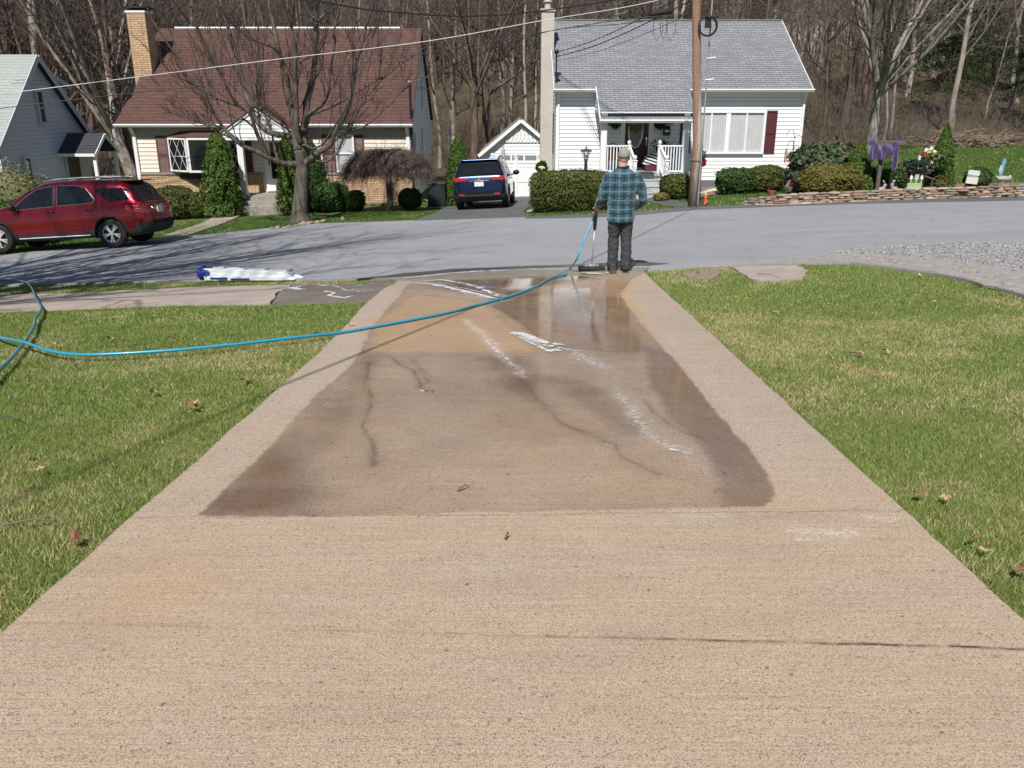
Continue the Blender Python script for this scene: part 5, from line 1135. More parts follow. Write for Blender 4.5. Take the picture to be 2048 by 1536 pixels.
# left house planting
shrub('conifer', 'cone shaped dwarf spruce before the bay window with a browned base', g(PX(441, 32.4), 32.4), (.78, .75, 1.52), 15000, .05, BRIGHT, cone=.42, seed=2, cat='conifer', lump=.42)
shrub('conifer', 'dwarf spruce just left of the maple trunk beside the front door', g(PX(577, 32.0), 32.0), (.52, .5, 1.42), 9000, .05, BRIGHT, cone=.42, seed=3, cat='conifer', lump=.36)
shrub('conifer', 'dark yew cone half hidden behind the right of the maple trunk', g(PX(628, 33.0), 33.0), (.62, .5, 1.25), 9000, .05, GREEN, cone=.5, seed=4, cat='conifer', lump=.36)
shrub('shrub', 'rounded olive boxwood beside the red suv rear window', g(PX(342, 32.6), 32.6), (.80, .7, .60), 9000, .045, OLIVE, 2.6, 5)
shrub('shrub', 'small round olive bush between boxwood and spruce', g(PX(388, 32.4), 32.4), (.34, .34, .48), 3500, .045, OLIVE, 2.2, 6)
shrub('shrub', 'large dark green clipped bush right of the maple trunk', g(PX(660, 32.4), 32.4), (.68, .6, .52), 9000, .045, GREEN, 3, 7)
shrub('shrub', 'small round dark bush against the brick wall', g(PX(705, 32.2), 32.2), (.42, .4, .36), 4500, .045, GREEN, 2.4, 8)
shrub('shrub', 'low dark bush under the weeping shrub near the house corner', g(PX(818, 32.4), 32.4), (.42, .4, .36), 4500, .045, GREEN, 2.6, 9)
shrub('conifer', 'tall bright green arborvitae beside the parked blue suv', g(PX(916, 33.6), 33.6), (.58, .55, 1.28), 12000, .055, BRIGHT, cone=.42, seed=10, cat='conifer', lump=.12)
# right house planting
hp = G(1145, 424); shrub('hedge', 'large box clipped hedge in front of the white house', (Wp(1143, 380, hp.y+.55).x, hp.y+.62, H(1.9, hp.y)-.02), (1.30, .62, .60), 22000, .04, OLIVE, 5, 12, 'hedge', lump=.09)
shrub('shrub', 'clipped olive bush right of the porch steps', g(PX(1352, 30.2), 30.2), (.52, .5, .42), 6500, .05, OLIVE, 3.2, 13)
yy = 31.4; shrub('shrub', 'left one of two round clipped bushes under the picture window', (PX(1476, yy), yy, H(8.5, yy)), (.74, .6, .44), 9000, .045, GREEN, 3.0, 14)
shrub('shrub', 'right one of two round clipped bushes under the picture window', (PX(1536, yy), yy, H(10, yy)), (.66, .6, .44), 8000, .045, OLIVE, 3.0, 15)
shrub('shrub', 'spiky dark red barberry behind the clipped hedge', g(PX(1170, 31.5), 31.5), (.55, .4, .52), 2600, .06, [np.array([.12, .03, .04]), np.array([.22, .08, .09]), np.array([.3, .15, .15])], 2, 16, lump=.4)
# flower bed on the right
shrub('rhododendron', 'large leafy rhododendron at the right corner of the white house', g(PX(1655, 29.0), 29.0), (1.25, .9, .80), 5200, .13, [np.array([.04, .07, .03]), np.array([.13, .17, .09]), np.array([.2, .12, .07])], 2.4, 17, lump=.25)
bq = G(1670, 398); shrub('shrub', 'wide golden olive mound shrub behind the stone wall', (bq.x, bq.y+.55, H(bq.x, bq.y)+.02), (.92, .7, .48), 12000, .04, GOLD, 2.4, 18, lump=.16)
shrub('conifer', 'dwarf spruce cone left of the purple draped cross', g(PX(1715, 27.6), 27.6), (.62, .6, .86), 9000, .045, BRIGHT, cone=.75, seed=19, cat='conifer')
shrub('shrub', 'dark green bush behind the foot of the cross', g(PX(1778, 28.0), 28.0), (.62, .5, .48), 7000, .05, GREEN, 2.4, 20)
shrub('conifer', 'narrow pointed spruce behind the flower cart', g(PX(1880, 28.2), 28.2), (.48, .5, 1.05), 8000, .045, BRIGHT, cone=.7, seed=21, cat='conifer')
shrub('shrub', 'small round dark bush behind the white sign', g(PX(1957, 28.0), 28.0), (.40, .38, .33), 5000, .04, GREEN, 2.2, 22)
shrub('ground_plant', 'small yellow green plant at the foot of the porch steps', g(PX(1325, 29.6), 29.6), (.28, .25, .14), 1200, .05, GOLD, 2, 23, stem=False, cat='plant')
shrub('shrub', 'blurred green bush on the lawn at the left edge', g(PX(12, 24.0), 24.0), (1.0, .8, .62), 5000, .07, BRIGHT, 2, 24)
shrub('shrub', 'pale budding shrub before the grey house lower window', g(PX(20, 25.5), 25.5), (1.0, .8, 1.15), 2600, .05, [np.array([.16, .17, .07]), np.array([.28, .28, .13]), np.array([.3, .27, .2])], 2, 25, lump=.4)
shrub('shrub', 'light green bush between the grey and cream houses', g(PX(268, 40), 40), (.9, .8, .6), 3500, .07, BRIGHT, 2.2, 26)

# weeping shrub: dome of drooping bare twigs
wx, wy = PX(776, 31.3), 31.3; r = np.random.default_rng(9); Wr = thing('weeping_shrub', 'umbrella shaped shrub of bare brown weeping twigs in front of the brick wall', 'shrub', (wx, wy, H(wx, wy)))
n = 3600; ln_ = r.random(n); th = r.uniform(0, 6.283, n); L = r.uniform(.35, 1.0, n)**.7; sx = 1.78; sy = 1.05; P = np.empty((n, 6, 3)); top = Wp(770, 302, wy).z-H(wx, wy)
for q in range(6):
    t = q/5; rad = L*(.25+.75*t); jx = r.normal(size=n)*.05; jy = r.normal(size=n)*.05; zt = top-.10*rad**2-.34*np.clip(rad-.55, 0, 1)**1.3*2 - r.random(n)*.12*t - (.25+.45*ln_)*t**3 + r.normal(size=n)*.05
    P[:, q] = np.stack([np.cos(th)*rad*sx+jx, np.sin(th)*rad*sy+jy, zt-.12*r.random(n)], 1)
R = np.full((n, 6), .007)*np.linspace(1.2, .6, 6); A2 = kids(r, P, R, 3, .3, 1, (.4, 1.2), .25, 3, -.15, .3, .8, (.5, 1.3), .6, .0045)
crownmesh('crown', Wr, [(P, R, 3), (A2[0], A2[1], 3)], mat('dead twigs', (.21, .15, .135), .9, var=.25, scale=5))
mb = MB(); mb.tube([(0, 0, -.2), (.03, 0, .4), (0, 0, .9), (.04, 0, top-.25)], [.14, .11, .10, .09], 9)
for a in range(6): mb.tube([(.02, 0, top-.6), (math.cos(a)*.5, math.sin(a)*.35, top-.28), (math.cos(a)*1.1, math.sin(a)*.7, top-.42)], [.06, .04, .015], 6)
mb.build('trunk', M['bark'], Wr, smooth=True)

# ---- the maple in front of the cream house ----
mp = G(601, 444); MY = mp.y; root = thing('maple_tree', 'large bare maple with spreading limbs on the lawn by the road', 'tree', mp)
LIMBS = [ # (pixel path, r0, r1, depth drift)
 ([(601,450),(600,430),(601,405),(603,375),(604,348),(603,325),(600,300)], .36, .185, 0), ([(604,330),(607,305),(607,280),(605,262)], .19, .17, .2),
 ([(598,328),(580,329),(563,326),(540,317),(513,303),(483,290),(450,260),(420,213),(400,187),(365,130),(330,80),(300,30),(285,-20)], .135, .02, -1.6),
 ([(540,317),(523,287),(510,257),(500,227),(480,213),(463,193),(450,167),(420,107),(400,67),(375,10),(365,-30)], .09, .025, -.9),
 ([(600,300),(590,285),(577,273),(547,267),(527,257),(513,240),(503,220),(492,190),(487,173),(480,140),(460,67),(440,0),(430,-40)], .15, .05, 1.2),
 ([(600,300),(592,287),(588,253),(583,220),(580,200),(573,150),(560,110),(552,75),(547,50),(537,0),(530,-50)], .135, .055, .3),
 ([(602,285),(594,260),(592,200),(590,150),(590,100),(582,50),(587,0),(590,-60)], .12, .05, -.8),
 ([(605,262),(613,235),(613,207),(620,180),(627,150),(630,100),(633,43),(630,0),(628,-60)], .16, .075, .6),
 ([(632,50),(645,33),(667,17),(685,0),(700,-30)], .06, .03, .3), ([(606,262),(613,233),(640,213),(652,197),(657,180),(663,127),(670,80),(667,67),(683,0),(690,-40)], .085, .03, -1.4),
 ([(613,232),(630,226),(653,217),(675,208),(693,197),(733,173),(777,147),(817,117),(850,95)], .07, .015, 1.5),
 ([(605,330),(622,317),(640,303),(660,290),(670,267),(690,230),(703,187),(705,160),(710,133),(720,100),(733,50),(750,0),(760,-40)], .14, .03, -1.0),
 ([(670,263),(685,264),(700,263),(733,250),(767,220),(795,192),(823,167),(867,150)], .06, .014, -.5), ([(607,325),(633,323),(653,323),(673,307),(682,290),(687,273),(705,235),(740,190),(770,150)], .065, .015, 1.2),
 ([(604,290),(615,292),(627,297),(647,287),(660,267),(680,235),(700,200),(710,160),(715,120)], .055, .014, -1.8), ([(706,160),(718,130),(735,95),(752,60),(775,10),(785,-30)], .05, .02, 1.0),
 ([(560,327),(552,310),(548,290),(540,250),(520,215),(512,170),(513,120),(516,60),(520,0)], .05, .02, 1.5), ([(583,275),(572,250),(560,235),(540,222),(518,205),(513,180),(515,150),(520,100),(515,40)], .05, .015, -1.3),
 ([(483,290),(460,275),(430,262),(395,240),(360,222),(330,190)], .05, .012, .8), ([(450,260),(430,250),(400,247),(370,235),(345,225)], .035, .01, -.6),
 ([(660,290),(680,272),(700,250),(720,215),(745,180),(760,140),(765,100)], .05, .015, 1.8), ([(633,43),(615,20),(605,-10),(600,-40)], .06, .03, .2), ([(560,110),(545,95),(520,85),(490,70),(460,40),(440,10)], .05, .02, -1.2),
 ([(573,150),(600,125),(622,110),(645,80),(655,40),(660,0)], .04, .015, 1.6), ([(480,213),(455,205),(420,190),(380,165),(345,150),(320,120)], .05, .012, -1.0), ([(510,257),(490,240),(470,235),(440,215),(425,170),(420,130),(415,60),(410,10)], .05, .015, 1.4)]
r = np.random.default_rng(21); tr = MB(); cr = []; lo = []
for (path, ra, rb, dd) in LIMBS:
    pts = []
    n = len(path); L = 0
    for i, (a, b) in enumerate(path):
        t = i/(n-1); p = Wp(a, b, MY+dd*t*1.3); pts.append(p)
    # smooth resample
    q = []
    for i in range(n-1):
        p0, p1, p2, p3 = pts[max(i-1, 0)], pts[i], pts[i+1], pts[min(i+2, n-1)]
        for j in range(4):
            s = j/4; q.append(.5*((2*p1)+(-p0+p2)*s+(2*p0-5*p1+4*p2-p3)*s*s+(-p0+3*p1-3*p2+p3)*s**3))
    q.append(pts[-1]); m_ = len(q); rad = [ra+(rb-ra)*(i/(m_-1))**.7 for i in range(m_)]
    if ra > .3:
        rad[0] = .50; rad[1] = .45; rad[2] = .40; rad[3] = .37; rad = [max(x_, .185) for x_ in rad]
    rad = [x_*(.88 if ra < .3 else .92) for x_ in rad]; loc = [p-mp for p in q]
    tr.tube(loc, rad, 12 if ra > .1 else 8)
    if ra < .3: lo.append((np.array([tuple(p) for p in loc]), np.array(rad)))
tro = tr.build('trunk', M['bark'], root, smooth=True)
def resamp(P, R, k):
    s = np.linspace(0, len(P)-1, k); i = np.minimum(s.astype(int), len(P)-2); f = (s-i)[:, None]; return P[i]*(1-f)+P[i+1]*f, R[i]*(1-f[:, 0])+R[i+1]*f[:, 0]
PL = np.stack([resamp(a, b, 12)[0] for a, b in lo]); RL = np.stack([resamp(a, b, 12)[1] for a, b in lo])
A1 = kids(r, PL, RL, 12, .25, 1, (.3, .85), .34, 7, .26, .12, .30, (.35, 1.5), .25, .011)
A2 = kids(r, *A1, 4, .15, 1, (.35, .9), .44, 4, .10, .2, .6, (.4, 1.4), .35, .0065); A3 = kids(r, *A2, 3, .2, 1, (.3, .9), .5, 3, .06, .25, .8, (.5, 1.4), .5, .005)
crownmesh('crown', root, [(A1[0], A1[1], 4), (A2[0], A2[1], 3), (A3[0], A3[1], 3)], M['twigmaple'])
# ---- the yard tree just outside the frame on the left, whose branches shade the road ----
def bigtree(name, label, loc, h, r0, seed, forkz, nl, bark, twig, spread=(.35, .9), n1=14, lean=(0, 0)):
    r = np.random.default_rng(seed); root = thing(name, label, 'tree', loc)
    k = 6; P = np.zeros((1, k, 3)); P[0, :, 2] = np.linspace(-.3, forkz, k); P[0, :, 0] = lean[0]*np.linspace(0, 1, k); P[0, :, 1] = lean[1]*np.linspace(0, 1, k); R = (r0*np.linspace(1.15, .8, k))[None]; R[0, 0] *= 1.3
    top = P[0, -1]; az = np.arange(nl)*2*math.pi/nl+r.uniform(0, .5, nl); an = r.uniform(*spread, nl); L = (h-forkz)*r.uniform(.8, 1.1, nl)
    kk = 9; B = np.empty((nl, kk, 3)); B[:, 0] = top; d = np.stack([np.cos(az)*np.sin(an), np.sin(az)*np.sin(an), np.cos(an)], 1)
    B[:, 0, 2] -= r.uniform(0, forkz*.25, nl)
    for q in range(1, kk): d = norm(d+r.normal(size=d.shape)*.09+np.array([0, 0, .05])); B[:, q] = B[:, q-1]+d*(L/(kk-1))[:, None]
    RB = (r0*.45*r.uniform(.7, 1.1, nl))[:, None]*np.linspace(1, .12, kk)[None]
    v, f = join([tubes(P, R, 12), tubes(B, RB, 8)]); npmesh('trunk', v, f, bark, root, smooth=True)
    A1 = kids(r, B, RB, n1, .15, 1, (.35, .9), .38, 6, .10, .13, .45, (.5, 1.2), .2, .012); A2 = kids(r, *A1, 6, .15, 1, (.3, .9), .42, 4, .06, .2, .6, (.4, 1.3), .3, .007); A3 = kids(r, *A2, 3, .2, 1, (.3, .9), .5, 3, .04, .25, .8, (.5, 1.3), .5, .005)
    crownmesh('crown', root, [(A1[0], A1[1], 4), (A2[0], A2[1], 3), (A3[0], A3[1], 3)], twig); return root
bigtree('yard_tree', 'large bare yard tree just outside the left edge casting shadows on road', (-11.3, 9.0, H(-11.3, 9.0)), 14.5, .38, 31, 3.0, 20, M['bark'], M['twigmaple'], (.3, 1.08), 20)
# pale sycamore-like trees
q = G(1738, 300); yS = 44.0; bigtree('sycamore_tree', 'pale barked spreading bare tree behind the flower bed', (PX(1735, yS), yS, H(PX(1735, yS), yS)), 16, .27, 42, 3.6, 11, M['barkpale'], M['twig'], (.25, .95), 11)
bigtree('sycamore_tree', 'big pale leaning bare tree between the grey and cream houses', (PX(232, 41), 43.5, H(-19, 43)), 17, .30, 47, 3.5, 8, M['barkfar'], M['twig'], (.2, .8), 12, lean=(-1.0, 0))
bigtree('bare_tree', 'dark branching bare tree behind the grey house roof', (PX(90, 45), 45, H(-24, 45)), 15, .24, 52, 3.6, 9, M['barkfar2'], M['twigred'], (.3, 1.0), 10)
bigtree('bare_tree', 'tall brown bare tree right of the cream house', (PX(950, 47), 47, H(-2, 47)), 17, .22, 57, 5.5, 7, M['barkfar2'], M['twigred'], (.2, .7), 10)
# evergreens in the woods
def conifer_proto(seed, h, label):
    r = np.random.default_rng(seed); root = thing('evergreen_tree', label, 'tree', group='evergreens in the woods'); mb = MB(); mb.tube([(0, 0, -.3), (0, 0, h*.5), (0, 0, h)], [.2, .13, .03], 7); mb.build('trunk', M['barkfar2'], root)
    n = 260; z = h*(.14+.86*r.random(n)); L = (h-z)*.30+.35; th = r.uniform(0, 6.283, n); P = np.empty((n, 4, 3))
    for q in range(4): t = q/3; P[:, q] = np.stack([np.cos(th)*L*t, np.sin(th)*L*t, z-.25*L*t*t+.1*t], 1)
    m_ = 110; t = r.random((n, m_)); i = np.minimum((t*3).astype(int), 2); fr = (t*3-i)[..., None]; idx = np.arange(n)[:, None]; p = (P[idx, i]*(1-fr)+P[idx, i+1]*fr).reshape(-1, 3); p += r.normal(size=p.shape)*np.array([.16, .16, .07])
    cols = [np.array([.018, .04, .016]), np.array([.05, .085, .03]), np.array([.08, .11, .04])]; v, f, c = leafquads(r, p, .075, cols, None, 2.6); npmesh('crown', v, f, M['leaf'], root, col=c); return root
cp = [conifer_proto(61, 17, 'dark green evergreen standing among the bare woods'), conifer_proto(62, 13, 'dark green evergreen standing among the bare woods')]
spots = [(1500, 92), (1360, 100), (2000, 84), (1930, 95), (1790, 88), (2060, 66), (160, 76), (30, 90), (620, 92), (1250, 84), (1870, 70), (210, 95), (880, 110)]
for i, (px, Y) in enumerate(spots):
    o = cp[i % 2] if i < 2 else dup(cp[i % 2]); x = PX(px, Y); o.location = (x, Y, H(x, Y)); o.rotation_euler = (0, 0, i*1.3); s_ = .85+.3*((i*37) % 10)/10; o.scale = (s_, s_, s_); o['label'] = 'dark green evergreen standing among the bare woods'
# ---------------- cars ----------------
def catmull(xs, ys, x):
    xs = np.asarray(xs, float); ys = np.asarray(ys, float); x = np.asarray(x, float)
    m = np.gradient(ys, xs); d = np.diff(ys)/np.diff(xs)
    for i in range(len(d)):
        if d[i] == 0: m[i] = m[i+1] = 0
        else:
            a, b = m[i]/d[i], m[i+1]/d[i]
            if a < 0: m[i] = 0
            if b < 0: m[i+1] = 0
            s = a*a+b*b
            if s > 9: t = 3/math.sqrt(s); m[i] = t*a*d[i]; m[i+1] = t*b*d[i]
    i = np.clip(np.searchsorted(xs, x)-1, 0, len(xs)-2); h = xs[i+1]-xs[i]; t = np.clip((x-xs[i])/h, 0, 1)
    return (2*t**3-3*t**2+1)*ys[i]+(t**3-2*t**2+t)*h*m[i]+(-2*t**3+3*t**2)*ys[i+1]+(t**3-t**2)*h*m[i+1]
def paint(name, c, c2):
    t = NT(name); fl = t.noise(t.co('Object'), 900, 2); t.col(t.mix(t.ramp(fl, .4, .7), c, c2)); t.set(Roughness=.24, Metallic=.75, Coat_Weight=1.0, Coat_Roughness=.03); return t.m
def wheel(parent, x, y, r, side, w_=.235, spokes=5):
    t = MB(); pr = [(r*.62, -w_/2), (r*.9, -w_/2), (r*.985, -w_*.36), (r, -w_*.2), (r, w_*.2), (r*.985, w_*.36), (r*.9, w_/2), (r*.64, w_/2), (r*.62, w_*.2)]
    Mx = Matrix.Rotation(-side*math.pi/2, 3, 'X'); t.lathe(pr, (0, 0, 0), 40, Mx)
    wh = t.build('wheel', M['rubber'], parent, smooth=False); wh.location = (x, y, r)
    k = MB(); k.lathe([(r*.66, -w_*.1), (r*.66, w_*.44), (r*.62, w_*.47), (r*.60, w_*.40), (r*.59, -w_*.1)], (0, 0, 0), 40, Mx)
    for i in range(spokes):
        for dd in (-.16, .16):
            a = 2*math.pi*i/spokes+.3; k.bar(Mx @ Vector((math.cos(a+dd*.45)*r*.10, math.sin(a+dd*.45)*r*.10, w_*.38)), Mx @ Vector((math.cos(a+dd)*r*.61, math.sin(a+dd)*r*.61, w_*.42)), r*.085, .03, up=Mx @ Vector((0, 0, 1)))
    k.lathe([(r*.15, w_*.25), (r*.15, w_*.44), (r*.05, w_*.47)], (0, 0, 0), 14, Mx); k.build('rim', M['alloy'], wh)
    k = MB(); k.lathe([(r*.60, w_*.05), (.02, w_*.06)], (0, 0, 0), 30, Mx); k.lathe([(r*.42, w_*.08), (r*.42, w_*.12)], (0, 0, 0), 24, Mx); k.build('brake_disc', mat('brake dark', (.05, .05, .052), .5, metal=.4), wh)
    return wh
def make_suv(root, L, W, top, belt, wb_, rw, fw_, rwheel, pnt, wins, tails, plate, name, hw, extra):
    xs = np.concatenate([np.linspace(0, .5, 46), np.linspace(.5, L-.3, int(L/.035))[1:], np.linspace(L-.3, L, 16)[1:]]); zt = catmull(*zip(*top), xs); zb = catmull(*zip(*belt), xs); wd = catmull(*zip(*hw), xs)*W/2
    z0 = catmull([0, .1, .6, L-.6, L-.1, L], [.46, .36, .27, .25, .30, .40], xs); nt_ = 46; rows = []
    for i, x in enumerate(xs):
        h = max(zt[i]-zb[i], .02); g = min(1, h/.45); w0 = wd[i]; zbb = min(zb[i], zt[i]-.02); zm = z0[i]
        py = [0, .55*w0, .93*w0, .995*w0, w0, .985*w0, .955*w0, .955*w0-.085*g-.03*(1-g)*w0, .955*w0-.19*g-.10*(1-g)*w0, .955*w0-.27*g-.22*(1-g)*w0, .42*w0, 0]
        pz = [zm, zm, zm+.03, zm+.17, zm+(zbb-zm)*.55, zbb-.13*min(1, (zbb-zm)/.5), zbb, zbb+.45*h, zbb+.83*h, zbb+.955*h, zt[i]-.004, zt[i]]
        s = np.array([0, 1, 1.7, 2.4, 3.6, 4.6, 5.4, 6.6, 7.6, 8.2, 9.2, 10.6]); q = np.linspace(0, 10.6, nt_)
        rows.append(np.stack([catmull(s, py, q), catmull(s, pz, q)], 1))
    Rw = np.array(rows)   # (nx, nt, 2)
    nx_ = len(xs); X3 = np.repeat(xs[:, None], nt_, 1); right = np.stack([X3, -Rw[..., 0], Rw[..., 1]], 2); left = np.stack([X3, Rw[..., 0], Rw[..., 1]], 2)
    full = np.concatenate([left, right[:, ::-1][:, 1:]], 1); nf = full.shape[1]; flat = full.reshape(-1, 3)
    i, j = np.meshgrid(np.arange(nx_-1), np.arange(nf-1), indexing='ij'); a = (i*nf+j).ravel(); Fq = np.stack([a, a+nf, a+nf+1, a+1], 1); cen = flat[Fq].mean(1)
    nrm = np.cross(flat[Fq[:, 1]]-flat[Fq[:, 0]], flat[Fq[:, 3]]-flat[Fq[:, 0]]); nrm = norm(nrm); 
    out = np.sign((nrm*(cen-np.array([L/2, 0, .7]))).sum(1)); 
    if np.median(out) < 0: Fq = Fq[:, ::-1]; nrm = -nrm
    vn = np.zeros_like(flat); 
    for c_ in range(4): np.add.at(vn, Fq[:, c_], nrm)
    vn = norm(vn)
    cx, cy, cz = cen.T; ra = rwheel+.055
    arch = (((cx-rw)**2+(cz-rwheel)**2 < ra*ra) | ((cx-fw_)**2+(cz-rwheel)**2 < ra*ra)) & (np.abs(cy) > W*.28) & (cz < rwheel+ra)
    def patch(cond, nm, m, off=.006, parent=None):
        k = cond & ~arch; f = Fq[k]
        if len(f) == 0: print('empty patch', nm); return None
        u, inv = np.unique(f, return_inverse=True); v = flat[u]+vn[u]*off; return npmesh(nm, v, inv.reshape(f.shape), m, parent or root, smooth=True)
    body = npmesh('body', flat, Fq[~arch], pnt, root, smooth=True)
    mb = MB(); 
    for k in (0, nx_-1):
        mb.add([tuple(p) for p in full[k]], [tuple(range(nf))])
    mb.build('bumper_face', M['rubber'], root)
    # wheel wells + cladding arches
    for wx_ in (rw, fw_):
        for s in (1, -1):
            mb = MB(); n = 18; vs = []
            for q in range(n+1): an = math.pi*(q/n)*1.16-.25; vs += [(wx_+ra*math.cos(an), s*W*.26, rwheel+ra*math.sin(an)), (wx_+ra*math.cos(an), s*(W/2-.02), rwheel+ra*math.sin(an))]
            mb.add(vs, [(2*q, 2*q+1, 2*q+3, 2*q+2) for q in range(n)]); mb.add([vs[2*q] for q in range(n+1)], [tuple(range(n+1))]); mb.build('wheel_well', M['dark'], root, recalc=False)
            pts = []
            for q in range(n+1):
                an = math.pi*(q/n)*1.12-.19; x_ = wx_+(ra+.005)*math.cos(an); z_ = rwheel+(ra+.005)*math.sin(an); ii = int(np.argmin(np.abs(xs-x_))); prof = Rw[ii]; jj = np.argmin(np.abs(prof[6:30, 1]-z_))+6; pts.append((x_, s*(prof[jj, 0]-.004), z_))
            mb = MB(); mb.tube(pts, .022, 6); mb.build('wheel_arch', extra.get('archmat', M['rubber']), root, smooth=True)
            wheel(root, wx_, s*(W/2-.135), rwheel, s, spokes=extra.get('spokes', 5))
    def ysurf(x_, z_):
        ii = int(np.clip(np.searchsorted(xs, x_)-1, 0, nx_-2)); tt = (x_-xs[ii])/(xs[ii+1]-xs[ii]); o = 0
        for k_, w__ in ((ii, 1-tt), (ii+1, tt)):
            pr = Rw[k_, 8:44]; o += w__*np.interp(z_, pr[:, 1], pr[:, 0])
        return float(o)
    def polypatch(poly, s, nm, m, off=.006, parent=None):
        poly = densify(poly, .04); gx_, gz_ = np.meshgrid(np.arange(0, L, .045), np.arange(.3, 1.8, .045)); gx_, gz_ = gx_.ravel(), gz_.ravel(); k = sdpoly(gx_, gz_, poly) < -.012
        r_ = delaunay_2d_cdt([Vector(p) for p in poly]+[Vector((a_, b_)) for a_, b_ in zip(gx_[k], gz_[k])], [], [list(range(len(poly)))], 1, 1e-5)
        mb = MB(); mb.add([(p.x, s*(ysurf(p.x, p.y)+off), p.y) for p in r_[0]], [tuple(q) for q in r_[2]]); return mb.build(nm, m, parent or root, smooth=True, recalc=False)
    for poly in wins:
        for s in (1, -1):
            polypatch(poly, s, 'side_window', M['carglass'], .006)
            if poly is not wins[-1] or extra.get('trimall', False):
                d_ = densify(poly, .08); mb = MB(); mb.tube([(x_, s*(ysurf(x_, z_)+.008), z_) for x_, z_ in d_]+[(d_[0][0], s*(ysurf(*d_[0])+.008), d_[0][1])], .009, 5, False); mb.build('window_trim', M['chrome'], root)
    return dict(pp=polypatch, patch=patch, cx=cx, cy=cy, cz=cz, ys=ysurf, xs=xs, Rw=Rw, nrm=nrm)
M['carglass'] = (lambda t: (t.col((.01, .012, .014)), t.set(Roughness=.03, Specular_IOR_Level=.55), t.m)[-1])(NT('tinted glass'))
M['lens'] = (lambda t: (t.col((.35, .008, .012)), t.set(Roughness=.1, Coat_Weight=1.0, Specular_IOR_Level=.8), t.m)[-1])(NT('red lens'))
M['lensclear'] = mat('clear lens', (.7, .7, .72), .15, metal=.3)
M['plate'] = mat('number plate', (.7, .72, .74), .4, var=.05)
def place_on(root, p_rear, p_front, wbase, W, rw):
    """p_rear/p_front: near side contact points (world). rear axle centre local (rw,0)"""
    d = (p_front-p_rear); d.z = 0; d.normalize(); return d
def sit(root, org, d, W, rw, fw_, latoff):
    lft = Vector((-d.y, d.x, 0)); 
    c = lambda x_, y_: org + d*x_ + lft*y_
    pr = [c(rw, W/2-.14), c(rw, -W/2+.14), c(fw_, W/2-.14), c(fw_, -W/2+.14)]; z = [H(p.x, p.y) for p in pr]
    f3 = Vector((d.x, d.y, ((z[2]+z[3])-(z[0]+z[1]))/2/(fw_-rw))).normalized(); l3 = Vector((lft.x, lft.y, ((z[0]+z[2])-(z[1]+z[3]))/2/(W-.28))); u3 = f3.cross(l3).normalized(); l3 = u3.cross(f3)
    zc = (sum(z)/4) - f3.z*(rw+fw_)/2; Mt = Matrix((f3, l3, u3)).transposed().to_4x4(); Mt.translation = Vector((org.x, org.y, zc+.022)); root.matrix_world = Mt
# --- red crossover ---
Rd = thing('parked_car', 'dark red crossover suv parked across the road on the left', 'car')
L, W = 4.77, 1.85; rw, fw_ = .98, 3.84; RW = .36
top = [(0, .62), (.05, .86), (.12, 1.06), (.22, 1.20), (.46, 1.53), (.62, 1.615), (1.0, 1.66), (1.6, 1.69), (2.2, 1.685), (2.7, 1.63), (3.0, 1.52), (3.35, 1.31), (3.68, 1.12), (3.9, 1.07), (4.3, .98), (4.6, .84), (4.72, .66), (4.77, .52)]
belt = [(0, .60), (.05, .84), (.14, 1.02), (.5, 1.07), (1.2, 1.06), (2.4, 1.01), (3.4, .98), (3.8, .97), (4.3, .90), (4.6, .78), (4.77, .5)]
hw = [(0, .72), (.08, .86), (.25, .94), (.6, .985), (1.2, 1.0), (3.6, .99), (4.1, .96), (4.45, .86), (4.65, .72), (4.77, .5)]
w1 = [(2.32, 1.085), (3.42, 1.035), (3.30, 1.14), (3.02, 1.36), (2.74, 1.52), (2.32, 1.575)]; w2 = [(1.28, 1.20), (1.36, 1.125), (2.24, 1.09), (2.24, 1.575), (1.72, 1.56), (1.50, 1.48)]; w3 = [(.44, 1.16), (.92, 1.13), (1.28, 1.40), (1.20, 1.47), (.66, 1.46), (.50, 1.42)]
redp = paint('metallic red paint', (.15, .002, .007), (.46, .012, .036))
c = make_suv(Rd, L, W, top, belt, 2.86, rw, fw_, RW, redp, [w1, w2, w3], None, None, 'red', hw, dict(trimall=False))
P_, cx, cy, cz, ysf, nr = c['patch'], c['cx'], c['cy'], c['cz'], c['ys'], c['nrm']
P_((cx > .15) & (cx < .47) & (np.abs(cy) < .68) & (cz > 1.1) & (nr[:, 0] < -.2), 'rear_window', M['carglass'], .006)
P_((cx > 2.98) & (cx < 3.62) & (np.abs(cy) < .66) & (cz > 1.14) & (nr[:, 2] > .3), 'windscreen', M['carglass'], .006)
P_((cz < .42) & (cx > .05), 'lower_cladding', M['rubber'], .004); P_((cx < .35) & (cz < .58), 'rear_bumper', M['rubber'], .012)
